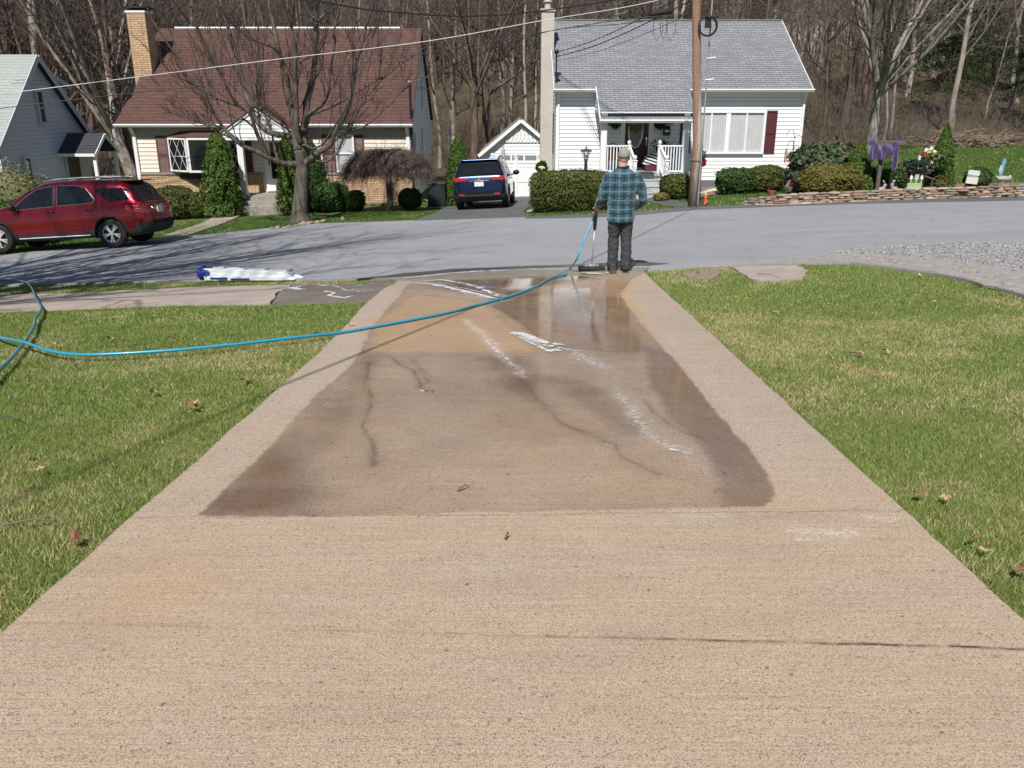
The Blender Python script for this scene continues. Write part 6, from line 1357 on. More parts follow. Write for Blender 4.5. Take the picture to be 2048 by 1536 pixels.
for s in (1, -1):
    tl = P_((cx < .52) & (cy*s > .52) & (cz > .82+.30*np.maximum(0, cx-.2)) & (cz < 1.045-.05*np.maximum(0, cx-.2)), 'tail_light', M['lens'], .012)
    mb = MB()
    for (xa, za, xb, zb_) in ((.08, .99, .33, 1.01), (.07, .92, .28, .94)): mb.tube([(xa, s*(ysf(xa, za)+.016), za), ((xa+xb)/2, s*(ysf((xa+xb)/2, za)+.018), (za+zb_)/2), (xb, s*(ysf(xb, zb_)+.016), zb_)], .008, 5)
    mb.build('light_bar', M['lensclear'], tl)
    P_((cx > 4.25) & (cx < 4.68) & (cy*s > .5) & (cz > .74) & (cz < .9), 'headlight', M['lensclear'], .008)
    mb = MB(); mb.tube([(.75, s*.60, 1.655), (.95, s*.60, 1.715), (1.6, s*.60, 1.745), (2.3, s*.60, 1.73), (2.62, s*.60, 1.675)], .021, 8); mb.build('roof_rail', M['galv'], Rd, smooth=True)
    mb = MB(); mb.ball((3.30, s*(W/2+.09), 1.12), (.085, .11, .085), 14, 10); mb.bar((3.33, s*(W/2-.08), 1.05), (3.32, s*(W/2+.05), 1.08), .05); mb.build('wing_mirror', M['blackmetal'], Rd, smooth=True)
    for hx in (1.45, 2.42):
        mb = MB(); y_ = ysf(hx, .97); mb.tube([(hx-.1, s*(y_+.01), .965), (hx-.08, s*(y_+.04), .97), (hx+.08, s*(y_+.04), .968), (hx+.1, s*(y_+.01), .963)], .014, 8); mb.build('door_handle', redp, Rd, smooth=True)
    for pts in ([(2.28, 1.58), (2.28, 1.06), (2.27, .8), (2.27, .42)], [(1.30, 1.10), (1.42, .86), (1.44, .6), (1.40, .44)], [(3.42, 1.02), (3.36, .8), (3.36, .45)], [(1.24, .45), (2.3, .44), (3.4, .44)]):
        d_ = densify(pts, .06, closed=False); mb = MB(); mb.tube([(x_, s*(ysf(x_, z_)+.0005), z_) for x_, z_ in d_], .0055, 4); mb.build('door_seam', M['dark'], Rd)
    mb = MB(); mb.tube([(1.5, s*(ysf(2, .36)+.005), .345), (2.4, s*(ysf(2.4, .36)+.008), .34), (3.3, s*(ysf(3.2, .36)+.005), .335)], .017, 6); mb.build('sill_strip', M['galv'], Rd)
mb = MB(); mb.box(.40, .70, -.62, .62, 1.60, 1.635, Matrix.Rotation(0, 3, 'Y')); bevel(mb.build('spoiler', redp, Rd), .015, 2)
mb = MB(); mb.box(.03, .06, -.16, .16, .80, .95); pl = mb.build('number_plate', M['plate'], Rd); mb = MB(); mb.tube([(.03, -.27, .90), (.015, -.25, .985), (.015, .25, .985), (.03, .27, .90)], .014, 6); mb.build('hatch_trim', M['chrome'], Rd)
mb = MB(); mb.box(.0, .05, -.45, -.25, .50, .56); mb.box(.0, .05, .25, .45, .50, .56); mb.build('exhaust_trim', M['galv'], Rd)
mb = MB(); mb.bar((.25, .0, 1.17), (.20, .38, 1.19), .02, .02); mb.build('wiper', M['blackmetal'], Rd)
a, b = G(228.6, 497.5), G(-2, 509); print('red wheelbase', (a-b).length, a, b); d = (b-a); d.z = 0; d.normalize(); lft = Vector((-d.y, d.x, 0)); org = a - d*rw - lft*(W/2-.03); sit(Rd, org, d, W, rw, fw_, 0)
# --- dark blue suv in the neighbour's driveway ---
Bl = thing('parked_car', 'dark blue suv seen from behind in the driveway between the houses', 'car')
L, W = 4.89, 1.93; rw, fw_ = 1.02, 3.81; RW = .375
top = [(0, .60), (.04, .86), (.10, 1.10), (.18, 1.22), (.38, 1.56), (.50, 1.66), (.9, 1.715), (1.6, 1.73), (2.4, 1.72), (2.9, 1.65), (3.3, 1.45), (3.75, 1.16), (4.0, 1.10), (4.5, 1.0), (4.75, .84), (4.84, .66), (4.89, .5)]
belt = [(0, .58), (.04, .84), (.12, 1.06), (.5, 1.12), (1.2, 1.10), (2.6, 1.06), (3.7, 1.02), (4.4, .93), (4.75, .78), (4.89, .48)]
hw = [(0, .80), (.06, .90), (.22, .96), (.6, .99), (1.2, 1.0), (3.7, .99), (4.3, .95), (4.65, .84), (4.89, .55)]
w1 = [(2.42, 1.12), (3.5, 1.09), (3.2, 1.36), (2.9, 1.55), (2.42, 1.60)]; w2 = [(1.35, 1.17), (2.34, 1.13), (2.34, 1.61), (1.45, 1.59)]; w3 = [(.55, 1.22), (1.25, 1.18), (1.35, 1.58), (.75, 1.56)]
blup = paint('metallic blue paint', (.004, .010, .032), (.022, .05, .12))
c = make_suv(Bl, L, W, top, belt, 2.79, rw, fw_, RW, blup, [w1, w2, w3], None, None, 'blue', hw, dict(trimall=False)); P_, cx, cy, cz, ysf, nr = c['patch'], c['cx'], c['cy'], c['cz'], c['ys'], c['nrm']
P_((cx > .13) & (cx < .43) & (np.abs(cy) < .74) & (cz > 1.16) & (nr[:, 0] < -.2), 'rear_window', M['carglass'], .006)
P_((cx > 3.0) & (cx < 3.7) & (np.abs(cy) < .7) & (cz > 1.2) & (nr[:, 2] > .3), 'windscreen', M['carglass'], .006)
P_((cz < .44) & (cx > .04), 'lower_cladding', M['rubber'], .004); P_((cx < .3) & (cz < .52), 'rear_bumper', M['rubber'], .012)
for s in (1, -1):
    # lamps wrap the corner: build as a solid proud of the hatch
    P_((cx < .42) & (cy*s > .44) & (cz > .985+.12*np.maximum(0, .62-np.abs(cy))) & (cz < 1.11-.1*np.maximum(0, .6-np.abs(cy))), 'tail_light', M['lens'], .022)
    P_((cx < .42) & (cy*s > .58) & (cz > .86+.55*np.maximum(0, .82-np.abs(cy))) & (cz < .985), 'lower_lamp', M['carglass'], .014)
    mb = MB(); mb.box(-.01, .03, s*.62-.10, s*.62+.10, .50, .56); mb.build('reflector', M['lens'], Bl)
    mb = MB(); mb.ball((3.45, s*(W/2+.12), 1.16), (.09, .13, .09), 14, 10); mb.bar((3.45, s*(W/2-.08), 1.08), (3.45, s*(W/2+.08), 1.12), .05); mb.build('wing_mirror', blup, Bl, smooth=True)
    mb = MB(); mb.tube([(.75, s*.66, 1.70), (.95, s*.66, 1.765), (1.8, s*.66, 1.785), (2.6, s*.66, 1.74), (2.75, s*.66, 1.69)], .02, 8); mb.build('roof_rail', M['blackmetal'], Bl, smooth=True)
    for hx in (1.5, 2.55):
        mb = MB(); y_ = ysf(hx, 1.0); mb.tube([(hx-.1, s*(y_+.01), 1.0), (hx-.08, s*(y_+.04), 1.0), (hx+.08, s*(y_+.04), 1.0), (hx+.1, s*(y_+.01), 1.0)], .014, 8); mb.build('door_handle', blup, Bl)
mb = MB(); mb.box(.02, .055, -.16, .16, .80, .95); mb.build('number_plate', M['plate'], Bl)
mb = MB(); mb.tube([(.06, -.34, .985), (.055, 0, .995), (.06, .34, .985)], .014, 6); mb.tube([(.035, -.75, .66), (.02, 0, .64), (.035, .75, .66)], .011, 6); mb.build('hatch_trim', M['chrome'], Bl)
mb = MB(); mb.lathe([(.055, 0), (.055, .012), (.04, .014)], (0.05, 0, 1.045), 16, Matrix.Rotation(-math.pi/2, 3, 'Y')); mb.build('badge', M['chrome'], Bl)
mb = MB(); mb.box(.36, .62, -.66, .66, 1.66, 1.70); bevel(mb.build('spoiler', blup, Bl), .015, 2)
mb = MB(); mb.bar((.17, -.05, 1.20), (.15, .42, 1.24), .03, .02); mb.build('wiper', M['blackmetal'], Bl)
a = G(925, 418); b = G(1010, 416.5); print('blue track', (a-b).length, a, b); yaw = math.radians(90-4.0); d = Vector((math.cos(yaw), math.sin(yaw), 0)); lft = Vector((-d.y, d.x, 0)); mid = (a+b)/2; mid.z = 0
org = mid + d*(-rw) ; sit(Bl, org, d, W, rw, fw_, 0)
# ---------------- person ----------------
pp = G(1237, 545); PS = thing('person_root', '', '') if False else None
def loft(mb, rings, n=20):
    """rings: (cx,cy,cz,rx,ry[,rot])"""
    vs = []
    for rg in rings:
        cx_, cy_, cz_, rx_, ry_ = rg[:5]
        for k in range(n): a = 2*math.pi*k/n; vs.append((cx_+rx_*math.cos(a), cy_+ry_*math.sin(a), cz_))
    m_ = len(rings); mb.add(vs, [(i*n+k, i*n+(k+1) % n, (i+1)*n+(k+1) % n, (i+1)*n+k) for i in range(m_-1) for k in range(n)]+[tuple(range(n-1, -1, -1)), tuple((m_-1)*n+k for k in range(n))])
def organic(o, vox=.012, sm=6, disp=0, dsc=.1, seed=0):
    m = o.modifiers.new('join', 'REMESH'); m.mode = 'VOXEL'; m.voxel_size = vox; m.use_smooth_shade = True
    m = o.modifiers.new('smooth', 'SMOOTH'); m.iterations = sm; m.factor = .6
    if disp:
        tx = bpy.data.textures.new('folds', 'CLOUDS'); tx.noise_scale = dsc; tx.noise_depth = 2
        m = o.modifiers.new('folds', 'DISPLACE'); m.texture = tx; m.strength = disp; m.texture_coords = 'LOCAL'; m.mid_level = .5
    return o
M['skin'] = mat('skin', (.56, .33, .25), .5, var=.06, scale=10)
b = MB()
# body: legs, torso, neck, head, arms
for s in (-1, 1): b.tube([(s*.094, -.04*s, .06), (s*.092, -.01-.03*s, .30), (s*.088, .015-.02*s, .50), (s*.088, .0, .75), (s*.088, 0, .90)], [.038, .044, .048, .058, .07], 12)
loft(b, [(0, 0, .86, .16, .11), (0, 0, 1.0, .155, .11), (0, 0, 1.15, .15, .105), (0, 0, 1.32, .165, .11), (0, 0, 1.43, .12, .08), (0, 0, 1.49, .07, .06)])
b.tube([(.0, .0, 1.44), (.004, .012, 1.50), (.01, .022, 1.58)], [.075, .062, .06], 14)
b.ball((.012, .03, 1.655), (.078, .098, .115), 20, 14); b.ball((.012, .07, 1.60), (.056, .06, .06), 12, 8)   # cranium, jaw
b.ball((.012, .137, 1.63), (.014, .02, .022), 8, 6)                                                   # nose
b.ball((.012, .122, 1.595), (.024, .008, .007), 8, 6)                                                 # lips
for s in (-1, 1): b.ball((.012+s*.08, .025, 1.635), (.011, .02, .032), 8, 6); b.ball((.012+s*.03, .118, 1.655), (.014, .008, .01), 8, 6)  # ears, eyes
LA = [(-.16, 0, 1.40), (-.245, -.03, 1.28), (-.275, -.02, 1.13), (-.285, .10, 1.02), (-.305, .20, .93)]; b.tube(LA, [.055, .05, .043, .037, .028], 10)
RA = [(.16, 0, 1.40), (.255, -.03, 1.28), (.30, -.03, 1.12), (.275, .08, 1.0), (.21, .15, .93)]; b.tube(RA, [.055, .05, .043, .037, .028], 10)
# left hand closed round the gun grip, right hand resting at the pocket
def hand(base, d, u, s, curl=1.0):
    base = Vector(base); d = Vector(d).normalized(); u = Vector(u).normalized(); r_ = d.cross(u)
    b.tube([base, base+d*.045, base+d*.085], [.026, .034, .032], 10)
    for i, (off, ln) in enumerate(((-.030, .068), (-.010, .078), (.011, .073), (.030, .058))):
        p0 = base+d*.085+r_*off; p1 = p0+d*ln*.42-u*ln*.15*curl; p2 = p1+(d*.25-u*.9*curl).normalized()*ln*.36; p3 = p2+(-d*.6-u*.4).normalized()*ln*.30*curl; b.tube([p0-d*.02, p0, p1, p2, p3], [.0095, .0095, .009, .0082, .007], 8)
    t0 = base+d*.03+r_*(-.032*s); t1 = t0+(d*.5-r_*s*.6-u*.3).normalized()*.036; t2 = t1+(d*.6-u*.7).normalized()*.03; b.tube([t0, t1, t2], [.012, .0105, .009], 8)
hand((-.305, .20, .935), (-.10, .45, -.75), (.8, .45, .2), 1); hand((.205, .155, .925), (-.5, .35, -.6), (.5, .8, .1), -1, .7)
bo = b.build('person', M['skin'], None); organic(bo, .007, 2); bo.location = pp; bo.rotation_euler = (0, 0, math.radians(3)); tag(bo, 'man in teal plaid jacket, grey cap and dark trousers, seen from behind', 'person')
def plaid():
    t = NT('teal plaid flannel'); co = t.co('Object'); sx = t.n('ShaderNodeSeparateXYZ'); t.l(co, sx.inputs[0]); wob = t.noise(co, 5, 2)
    at_ = t.math('ADD', sx.outputs[0], t.math('MULTIPLY', t.math('SUBTRACT', wob, .5), .03)); zz = t.math('ADD', sx.outputs[2], t.math('MULTIPLY', t.math('SUBTRACT', wob, .5), .04))
    def stripes(v, per, ph, w0): f = t.math('ABSOLUTE', t.math('SUBTRACT', t.math('FRACT', t.math('DIVIDE', t.math('ADD', v, 10+ph), per)), .5)); return t.ramp(f, w0*.7, w0, (1, 1, 1), (0, 0, 0))
    c = t.mix(t.ramp(t.noise(co, 14, 3), .3, .7), (.018, .070, .092), (.032, .10, .122))
    for v in (at_, zz):
        c = t.mix(t.math('MULTIPLY', stripes(v, .125, .0, .17), .38), c, (.10, .165, .21)); c = t.mix(t.math('MULTIPLY', stripes(v, .125, .0625, .085), .8), c, (.008, .014, .04)); c = t.mix(t.math('MULTIPLY', stripes(v, .125, .0, .03), .5), c, (.3, .34, .4))
    t.col(c); t.set(Roughness=.9, Specular_IOR_Level=.2); t.p.inputs['Sheen Weight'].default_value = .3; return t.m
sh = MB(); loft(sh, [(-.005, 0, .745, .190, .15), (-.003, 0, .80, .202, .155), (0, 0, .92, .20, .145), (.0, -.005, 1.10, .205, .145), (0, -.01, 1.25, .22, .15), (0, -.01, 1.36, .215, .14), (0, -.005, 1.44, .175, .12), (0, 0, 1.49, .09, .085), (.003, .005, 1.515, .078, .078)], 28)
sh.tube([(-.17, 0, 1.42), (-.22, -.02, 1.33), (-.262, -.03, 1.20), (-.285, -.01, 1.08), (-.295, .08, 1.02), (-.31, .175, .945)], [.075, .078, .07, .066, .062, .05], 14)
sh.tube([(.17, 0, 1.42), (.23, -.02, 1.33), (.28, -.03, 1.20), (.31, -.02, 1.07), (.29, .06, 1.0), (.225, .13, .94)], [.075, .078, .072, .068, .064, .052], 14)
organic(sh.build('shirt_jacket', plaid(), bo), .011, 5, .030, .075)
mb = MB(); mb.tube([(.078*math.cos(a)+.003, .005+.078*math.sin(a), 1.512+.006*math.cos(a)) for a in np.linspace(0, 6.283, 21)], .016, 8, False); mb.build('collar', mat('navy collar', (.012, .03, .05), .9), bo, smooth=True)
tr_ = MB(); loft(tr_, [(0, 0, .74, .165, .125), (0, 0, .86, .17, .13), (0, 0, .93, .165, .125)], 20)
for s in (-1, 1): tr_.tube([(s*.088, 0, .84), (s*.090, .0, .70), (s*.088, .015-.02*s, .52), (s*.092, -.01-.03*s, .30), (s*.094, -.01-.04*s, .14), (s*.097, -.005-.04*s, .07)], [.098, .092, .080, .076, .078, .080], 16)
M['denim'] = mat('charcoal trousers', (.030, .031, .036), .85, var=.2, scale=9, c2=(.055, .057, .064)); organic(tr_.build('trousers', M['denim'], bo), .011, 3, .034, .05)
for s in (-1, 1):
    bt = MB(); bt.tube([(s*.088, -.07, .055), (s*.090, .04, .05), (s*.10, .13, .045), (s*.104, .19, .035)], [.05, .05, .048, .03], 12); bt.tube([(s*.088, -.02, .05), (s*.088, -.02, .14)], [.055, .055], 12); bt.box(s*.093-.05, s*.093+.05, -.115, .20, .0, .022); organic(bt.build('boot', mat('brown work boot', (.075, .055, .042), .7, var=.2, scale=12), bo), .01, 3)
cp_ = MB(); pr = []
vs = []
for i in range(9):
    a = i/8*math.pi/2*1.0; pr.append((math.cos(a), math.sin(a)))
cp_.lathe([(1.0, -.30)]+pr[:-1]+[(.01, 1.0)], (.012, .028, 1.672), 26, Matrix.Diagonal((.086, .106, .102)))
cp_.add([(-.06, .11, 1.665), (.084, .11, 1.665), (.075, .19, 1.655), (.012, .215, 1.652), (-.05, .19, 1.655)], [(0, 1, 2, 3, 4)]); capm = mat('grey cap', (.30, .29, .27), .95, var=.12, scale=40); co_ = cp_.build('cap', capm, bo, smooth=True); co_.modifiers.new('s', 'SOLIDIFY').thickness = .004
mb = MB(); mb.ball((.012, .028, 1.775), (.009, .009, .005), 8, 5); mb.build('cap_button', capm, bo)
# pressure washer gun + wand with the brush head
HD = bo.matrix_world.copy(); Rm = Matrix.Rotation(math.radians(3), 3, 'Z'); hw_ = lambda p: pp + Rm @ Vector(p)
brp = G(1183, 544); hnd = hw_((-.325, .245, .875))
Wd = thing('pressure_wand', 'black pressure washer wand standing on a flat brush head beside the man', 'pressure washer', (brp.x, brp.y, brp.z)); rel = hnd-brp
top_ = rel+Vector((.01, .04, .10)); foot = Vector((0, .02, .06)); dr_ = (rel-foot)
mb = MB(); mb.tube([foot+dr_*1.12, foot+dr_*1.02, foot+dr_*.94, foot+dr_*.70, foot+dr_*.66], [.02, .026, .028, .026, .014], 10); mb.tube([foot+dr_*1.02, foot+dr_*1.02+Vector((-.03, -.05, -.08)), foot+dr_*1.0+Vector((-.05, -.09, -.14))], [.02, .018, .015], 8); mb.build('grip', M['rubber'], Wd, smooth=True)
mb = MB(); mb.tube([foot+dr_*.68, foot+dr_*.3, foot+Vector((0, 0, .02))], .0095, 8); mb.build('lance', M['galv'], Wd, smooth=True)
mb = MB(); mb.box(-.20, .20, -.085, .085, .035, .085); bevel(mb.build('brush_head', M['blackmetal'], Wd), .015, 3)
mb = MB(); mb.ball((0, 0, .10), (.085, .06, .035), 14, 8); mb.ball((-.085, 0, .095), (.03, .03, .02), 8, 6); mb.ball((.085, 0, .095), (.03, .03, .02), 8, 6); mb.build('brush_hub', mat('grey plastic hub', (.25, .26, .28), .4), Wd, smooth=True)
r = np.random.default_rng(4); mb = MB()
for i in range(260): x_, y_ = r.uniform(-.19, .19), r.uniform(-.078, .078); mb.bar((x_, y_, .036), (x_+r.normal()*.008, y_+r.normal()*.008, .002), .006)
mb.build('bristles', M['blackmetal'], Wd)
# hoses
def hosemat(n, c): t = NT(n); t.col(c); t.set(Roughness=.32, Specular_IOR_Level=.6, Coat_Weight=.3); return t.m
def crv(pts, k=6):
    q = []; n = len(pts)
    for i in range(n-1):
        p0, p1, p2, p3 = pts[max(i-1, 0)], pts[i], pts[i+1], pts[min(i+2, n-1)]
        for j in range(k): s = j/k; q.append(.5*((2*p1)+(-p0+p2)*s+(2*p0-5*p1+4*p2-p3)*s*s+(-p0+3*p1-3*p2+p3)*s**3))
    q.append(pts[-1]); return q
hb = hosemat('blue hose rubber', (.02, .31, .50)); ht = hosemat('teal hose rubber', (.008, .20, .24))
gr = lambda a, b, h=.0: G(a, b)+Vector((0, 0, .018+h))
end = brp+foot+dr_*1.0+Vector((-.05, -.09, -.14))
pts = [end, end+(Vector((-.12, -.10, -.22))), end+Vector((-.24, -.22, -.52))] + [gr(1140, 541, .02), gr(1132, 550), gr(1112, 555), gr(1095, 562), gr(1070, 576), gr(1030, 592), gr(960, 612), gr(880, 632), gr(760, 655), gr(680, 669, .0), gr(600, 682, .02), gr(480, 697, .025), gr(360, 709, .025), gr(240, 717, .025), (gr(160, 719, .025)), gr(100, 713, .035), gr(50, 700, .055), gr(0, 684, .03), gr(-60, 660, .02), gr(-200, 640, .02), gr(-400, 660, .02)]
mb = MB(); mb.tube(crv(pts), .0128, 10); tag(mb.build('pressure_hose', hb, smooth=True), 'long bright blue hose running from the wand across driveway and left lawn', 'hose')
pts = [gr(1070, 572), gr(1030, 589), gr(960, 608), gr(880, 627.5), gr(820, 640)]
pts = [gr(-40, 566, .03), gr(0, 565.5, .03), gr(30, 566, .03), gr(52, 570, .03), gr(64, 580, .02), gr(70, 592, .01), gr(77, 608, .01), gr(84, 622, .02), (gr(80, 634, .025)), gr(72, 645, .025), gr(70, 660, .025), gr(58, 682, .025), gr(45, 700, .02), gr(22, 730, .025), gr(0, 752, .025), gr(-60, 830, .025)]
mb = MB(); mb.tube(crv(pts), .0155, 10); tag(mb.build('garden_hose', ht, smooth=True), 'dark teal garden hose crossing under the blue one at the left edge', 'hose')
# wrapped white bundle lying at the road edge
q0, q1 = G(408, 560), G(612, 560.5); Bd = thing('wrapped_bundle', 'long white folded canopy in clear plastic with a blue end lying at the road edge', 'bundle', tuple(q0)); ax = (q1-q0); Lb = ax.length; ax.normalize(); Bd.rotation_euler = ax.to_track_quat('X', 'Z').to_euler()
M['plastic'] = mat('white plastic wrap', (.82, .86, .89), .22, var=.04, scale=9, bump=.35); bz = mat('blue bag', (.012, .05, .38), .4, var=.35, scale=14, bump=.6)
mb = MB()
for (ya_, yb_, za_, zb_, x1_, tp) in ((-.09, .13, .0, .085, Lb-.20, .45), (-.05, .16, .085, .20, Lb-.30, .25), (.10, .22, .0, .10, Lb-.15, .4)):
    n_ = 16; vs = []
    for i_ in range(n_+1):
        t = i_/n_; x_ = .08+(x1_-.08)*t; k_ = 1-.25*t if t < .9 else (1-.25*t)*(1-(t-.9)*10*(1-tp)); ym = (ya_+yb_)/2; hh_ = (zb_-za_)*k_; z_0 = za_*(1-.35*t); wv_ = .006*math.sin(i_*2.3+za_*40)
        vs += [(x_, ym+(ya_-ym)*k_+wv_, z_0+.004), (x_, ym+(yb_-ym)*k_, z_0+.004), (x_, ym+(yb_-ym)*k_, z_0+hh_+wv_), (x_, ym+(ya_-ym)*k_+wv_, z_0+hh_)]
    mb.add(vs, [(0, 1, 2, 3), tuple(4*n_+q for q in (3, 2, 1, 0))]+[(4*q+a1, 4*(q+1)+a1, 4*(q+1)+(a1+1) % 4, 4*q+(a1+1) % 4) for q in range(n_) for a1 in range(4)])
bevel(mb.build('wrap', M['plastic'], Bd), .02, 3)
mb = MB(); mb.ball((.02, .04, .11), (.13, .15, .12), 18, 12); mb.ball((.13, .04, .10), (.08, .14, .11), 16, 10); organic(mb.build('blue_bag', bz, Bd), .014, 2, .05, .06)
for x_ in (.45, .85, 1.25, 1.68): mb = MB(); mb.box(x_-.018, x_+.018, .0, .12, .185-.035*x_, .225-.035*x_); mb.build('clip', mat('grey clip', (.4, .42, .44), .4), Bd)
mb = MB(); mb.box(.22, .55, -.103, -.09, .035, .06); mb.box(.62, .98, -.10, -.085, .025, .045); mb.build('blue_print', bz, Bd)

# ---------------- pole and wires ----------------
pb = G(1384, 414); py = pb.y; ptop = Wp(1386, 0, py).z+3.5
Po = thing('utility_pole', 'weathered brown wooden utility pole with coiled black cable', 'pole', pb)
def polemat():
    t = NT('pole wood'); co = t.co('Object', (1, 1, .12)); n = t.noise(co, 14, 5, .7); sx = t.n('ShaderNodeSeparateXYZ'); t.l(t.co('Object'), sx.inputs[0])
    side = t.ramp(t.math('ADD', t.math('DIVIDE', sx.outputs[0], .30), t.math('MULTIPLY', t.math('SUBTRACT', n, .3), 1.1)), .05, .35)
    c = t.mix(side, t.mix(n, (.20, .12, .08), (.34, .23, .16)), t.mix(n, (.40, .33, .27), (.56, .50, .44))); c = t.mix(t.ramp(t.noise(co, 40, 4, .7), .55, .68), c, (.12, .06, .04)); t.col(c); t.set(Roughness=.9); t.bump(n, .6, .01); return t.m
x1 = Wp(1386, 0, py).x-pb.x; mb = MB(); mb.tube([(0, 0, -.3), (.02, 0, 2), (x1*.9, 0, 6.5), (x1*1.3, 0, ptop-pb.z)], [.140, .132, .118, .11], 18); mb.build('pole_shaft', polemat(), Po, smooth=True)
cz = Wp(1390, 52, py-.2).z-pb.z; mb = MB()
for k in range(7):
    R_ = .235+.006*((k*5) % 7); mb.tube([(.05+R_*math.cos(a), -.19-.012*k+.0*a, cz+R_*math.sin(a)*1.02) for a in np.linspace(0, 6.283, 33)], .0105, 6, False)
mb.build('cable_coil', M['rubber'], Po, smooth=True)
mb = MB(); mb.box(-.02, .14, -.22, -.13, cz-.05, cz+.26); mb.ball((.07, -.24, cz+.22), .05); mb.build('coil_bracket', M['blackmetal'], Po)
mb = MB(); mb.tube([(.17, -.02, .05), (.17, -.02, ptop-pb.z)], .025, 8); mb.build('riser_conduit', mat('grey conduit', (.3, .31, .33), .5), Po)
for z_ in (Wp(1384, 117, py).z-pb.z, Wp(1384, 160, py).z-pb.z):
    for s in (-1, 1): mb = MB(); mb.tube([(s*.12, -.05, z_), (s*.36, -.10, z_+.03*s)], .009, 6); mb.build('climbing_step', M['galv'], Po)
mb = MB(); z_ = Wp(1384, 320, py).z-pb.z; mb.tube([(.16*math.cos(a), .16*math.sin(a), z_-.03*math.cos(a)) for a in np.linspace(0, 6.283, 21)], .012, 5, False); mb.build('wire_band', M['galv'], Po)
def wire(name, label, pts, r_, m, sag=0):
    q = crv([Vector(p) for p in pts], 8); mb = MB(); mb.tube(q, r_, 6); return tag(mb.build(name, m, smooth=True), label, 'cable')
wb_ = M['blackmetal']; ww = mat('white jacket cable', (.62, .63, .66), .5, var=.03)
W3 = lambda px, py_, Y: Wp(px, py_, Y)
wire('overhead_cable', 'thick white jacketed cable sweeping from the left edge to the pole top', [W3(-200, 208, 22.5), W3(0, 188, 23), W3(330, 147, 24), W3(560, 118, 24.6), W3(850, 83, 25.2), W3(1080, 42, 25.6), W3(1230, 18, 25.9), W3(1300, 4, 26), W3(1384, -14, py)], .011, ww)
wire('overhead_cable', 'dark thin cable crossing the grey house and brown roof', [W3(-200, 245, 22.5), W3(0, 217, 23), W3(230, 190, 23.7), W3(480, 163, 24.3), W3(700, 128, 24.9), W3(850, 106, 25.2), W3(1100, 62, 25.7), W3(1240, 40, 26), W3(1384, 27, py)], .012, wb_)
wire('overhead_cable', 'heavy black bundled cable sagging above the driveway gap', [W3(560, -22, 21), W3(620, -2, 21.5), W3(690, 12, 22), W3(760, 22, 22.6), W3(900, 32, 23.6), W3(1000, 30, 24.3), W3(1080, 22, 24.8), W3(1180, 8, 25.3), W3(1260, -6, 25.7), W3(1384, -30, py)], .02, wb_)
wire('overhead_cable', 'thin wire across the upper left woods', [W3(-60, 46, 30), W3(100, 26, 30), W3(260, 3, 30), W3(330, -10, 30)], .012, wb_)
wire('overhead_cable', 'thin wire below the upper left branches', [W3(-60, 62, 30), W3(60, 48, 30), W3(200, 25, 30), W3(420, -6, 30)], .012, wb_)
wire('overhead_cable', 'wire running right from the pole top', [W3(1384, 12, py), W3(1480, 8, 26), W3(1560, 2, 25.6), W3(1660, -14, 25)], .010, wb_)
for i, (a, b, lb) in enumerate([((1107, 128), (1300, -6), 'upper service wire from the roof mast to the pole'), ((1109, 142), (1384, 2), 'middle service wire from the roof mast to the pole'), ((1109, 146), (1384, 30), 'lower thin service wire from the roof mast to the pole')]):
    p0 = Vector(SM)-Vector((0, 0, .15*i)); p2 = W3(1384, (-18, 0, 26)[i], py); wire('service_wire', lb, [p0, p0.lerp(p2, .33)-Vector((0, 0, .16)), p0.lerp(p2, .66)-Vector((0, 0, .14)), p2], (.014, .016, .008)[i], wb_)
wire('service_wire', 'dark wire dropping left from the pole past the chimney to the woods', [W3(1384, 30, py), W3(1240, 48, 27.5), W3(1100, 62, 29), W3(960, 108, 32), W3(860, 150, 36)], .011, wb_)
a, b = W3(1300, 28, 26.1), W3(1346, 21, 26.2); Sp = thing('splice_case', 'black cable splice case hanging on the strand left of the pole', 'cable box', tuple((a+b)/2)); mid = (a+b)/2
mb = MB(); mb.tube([a-mid, (a-mid)*.85, (b-mid)*.85, b-mid], [.03, .09, .09, .03], 10); mb.build('case', M['rubber'], Sp, smooth=True)
for k, x_ in enumerate((1308, 1322, 1334)): mb = MB(); c0 = W3(x_, 30, 26.15)-mid; mb.tube([c0, c0+Vector((0, 0, -.45)), c0+Vector((.12, 0, -.70)), c0+Vector((.27, 0, -.45)), c0+Vector((.27, 0, .0))] if k != 1 else [c0, c0+Vector((0, 0, -.4)), c0+Vector((.10, 0, -.62)), c0+Vector((.2, 0, -.4)), c0+Vector((.2, 0, 0))], .008, 6); mb.build('drip_loop', wb_, Sp, smooth=True)
# wire over the yard whose thin shadow crosses the drive and road
sdir = -sd_; pA = G(560, 772); pB = G(985, 600); pC = G(1330, 447)
tC = 6.2/sdir.z; tA = 5.0/sdir.z
wire('service_wire', 'thin wire high over the driveway throwing a thin diagonal shadow', [pA+(pA-pB)*1.3+sdir*(tA*3.4), pA+sdir*tA, pB+sdir*(tA*.5+tC*.5), pC+sdir*tC, pC+(pC-pB)*.6+sdir*(tC*1.08)], .014, wb_)
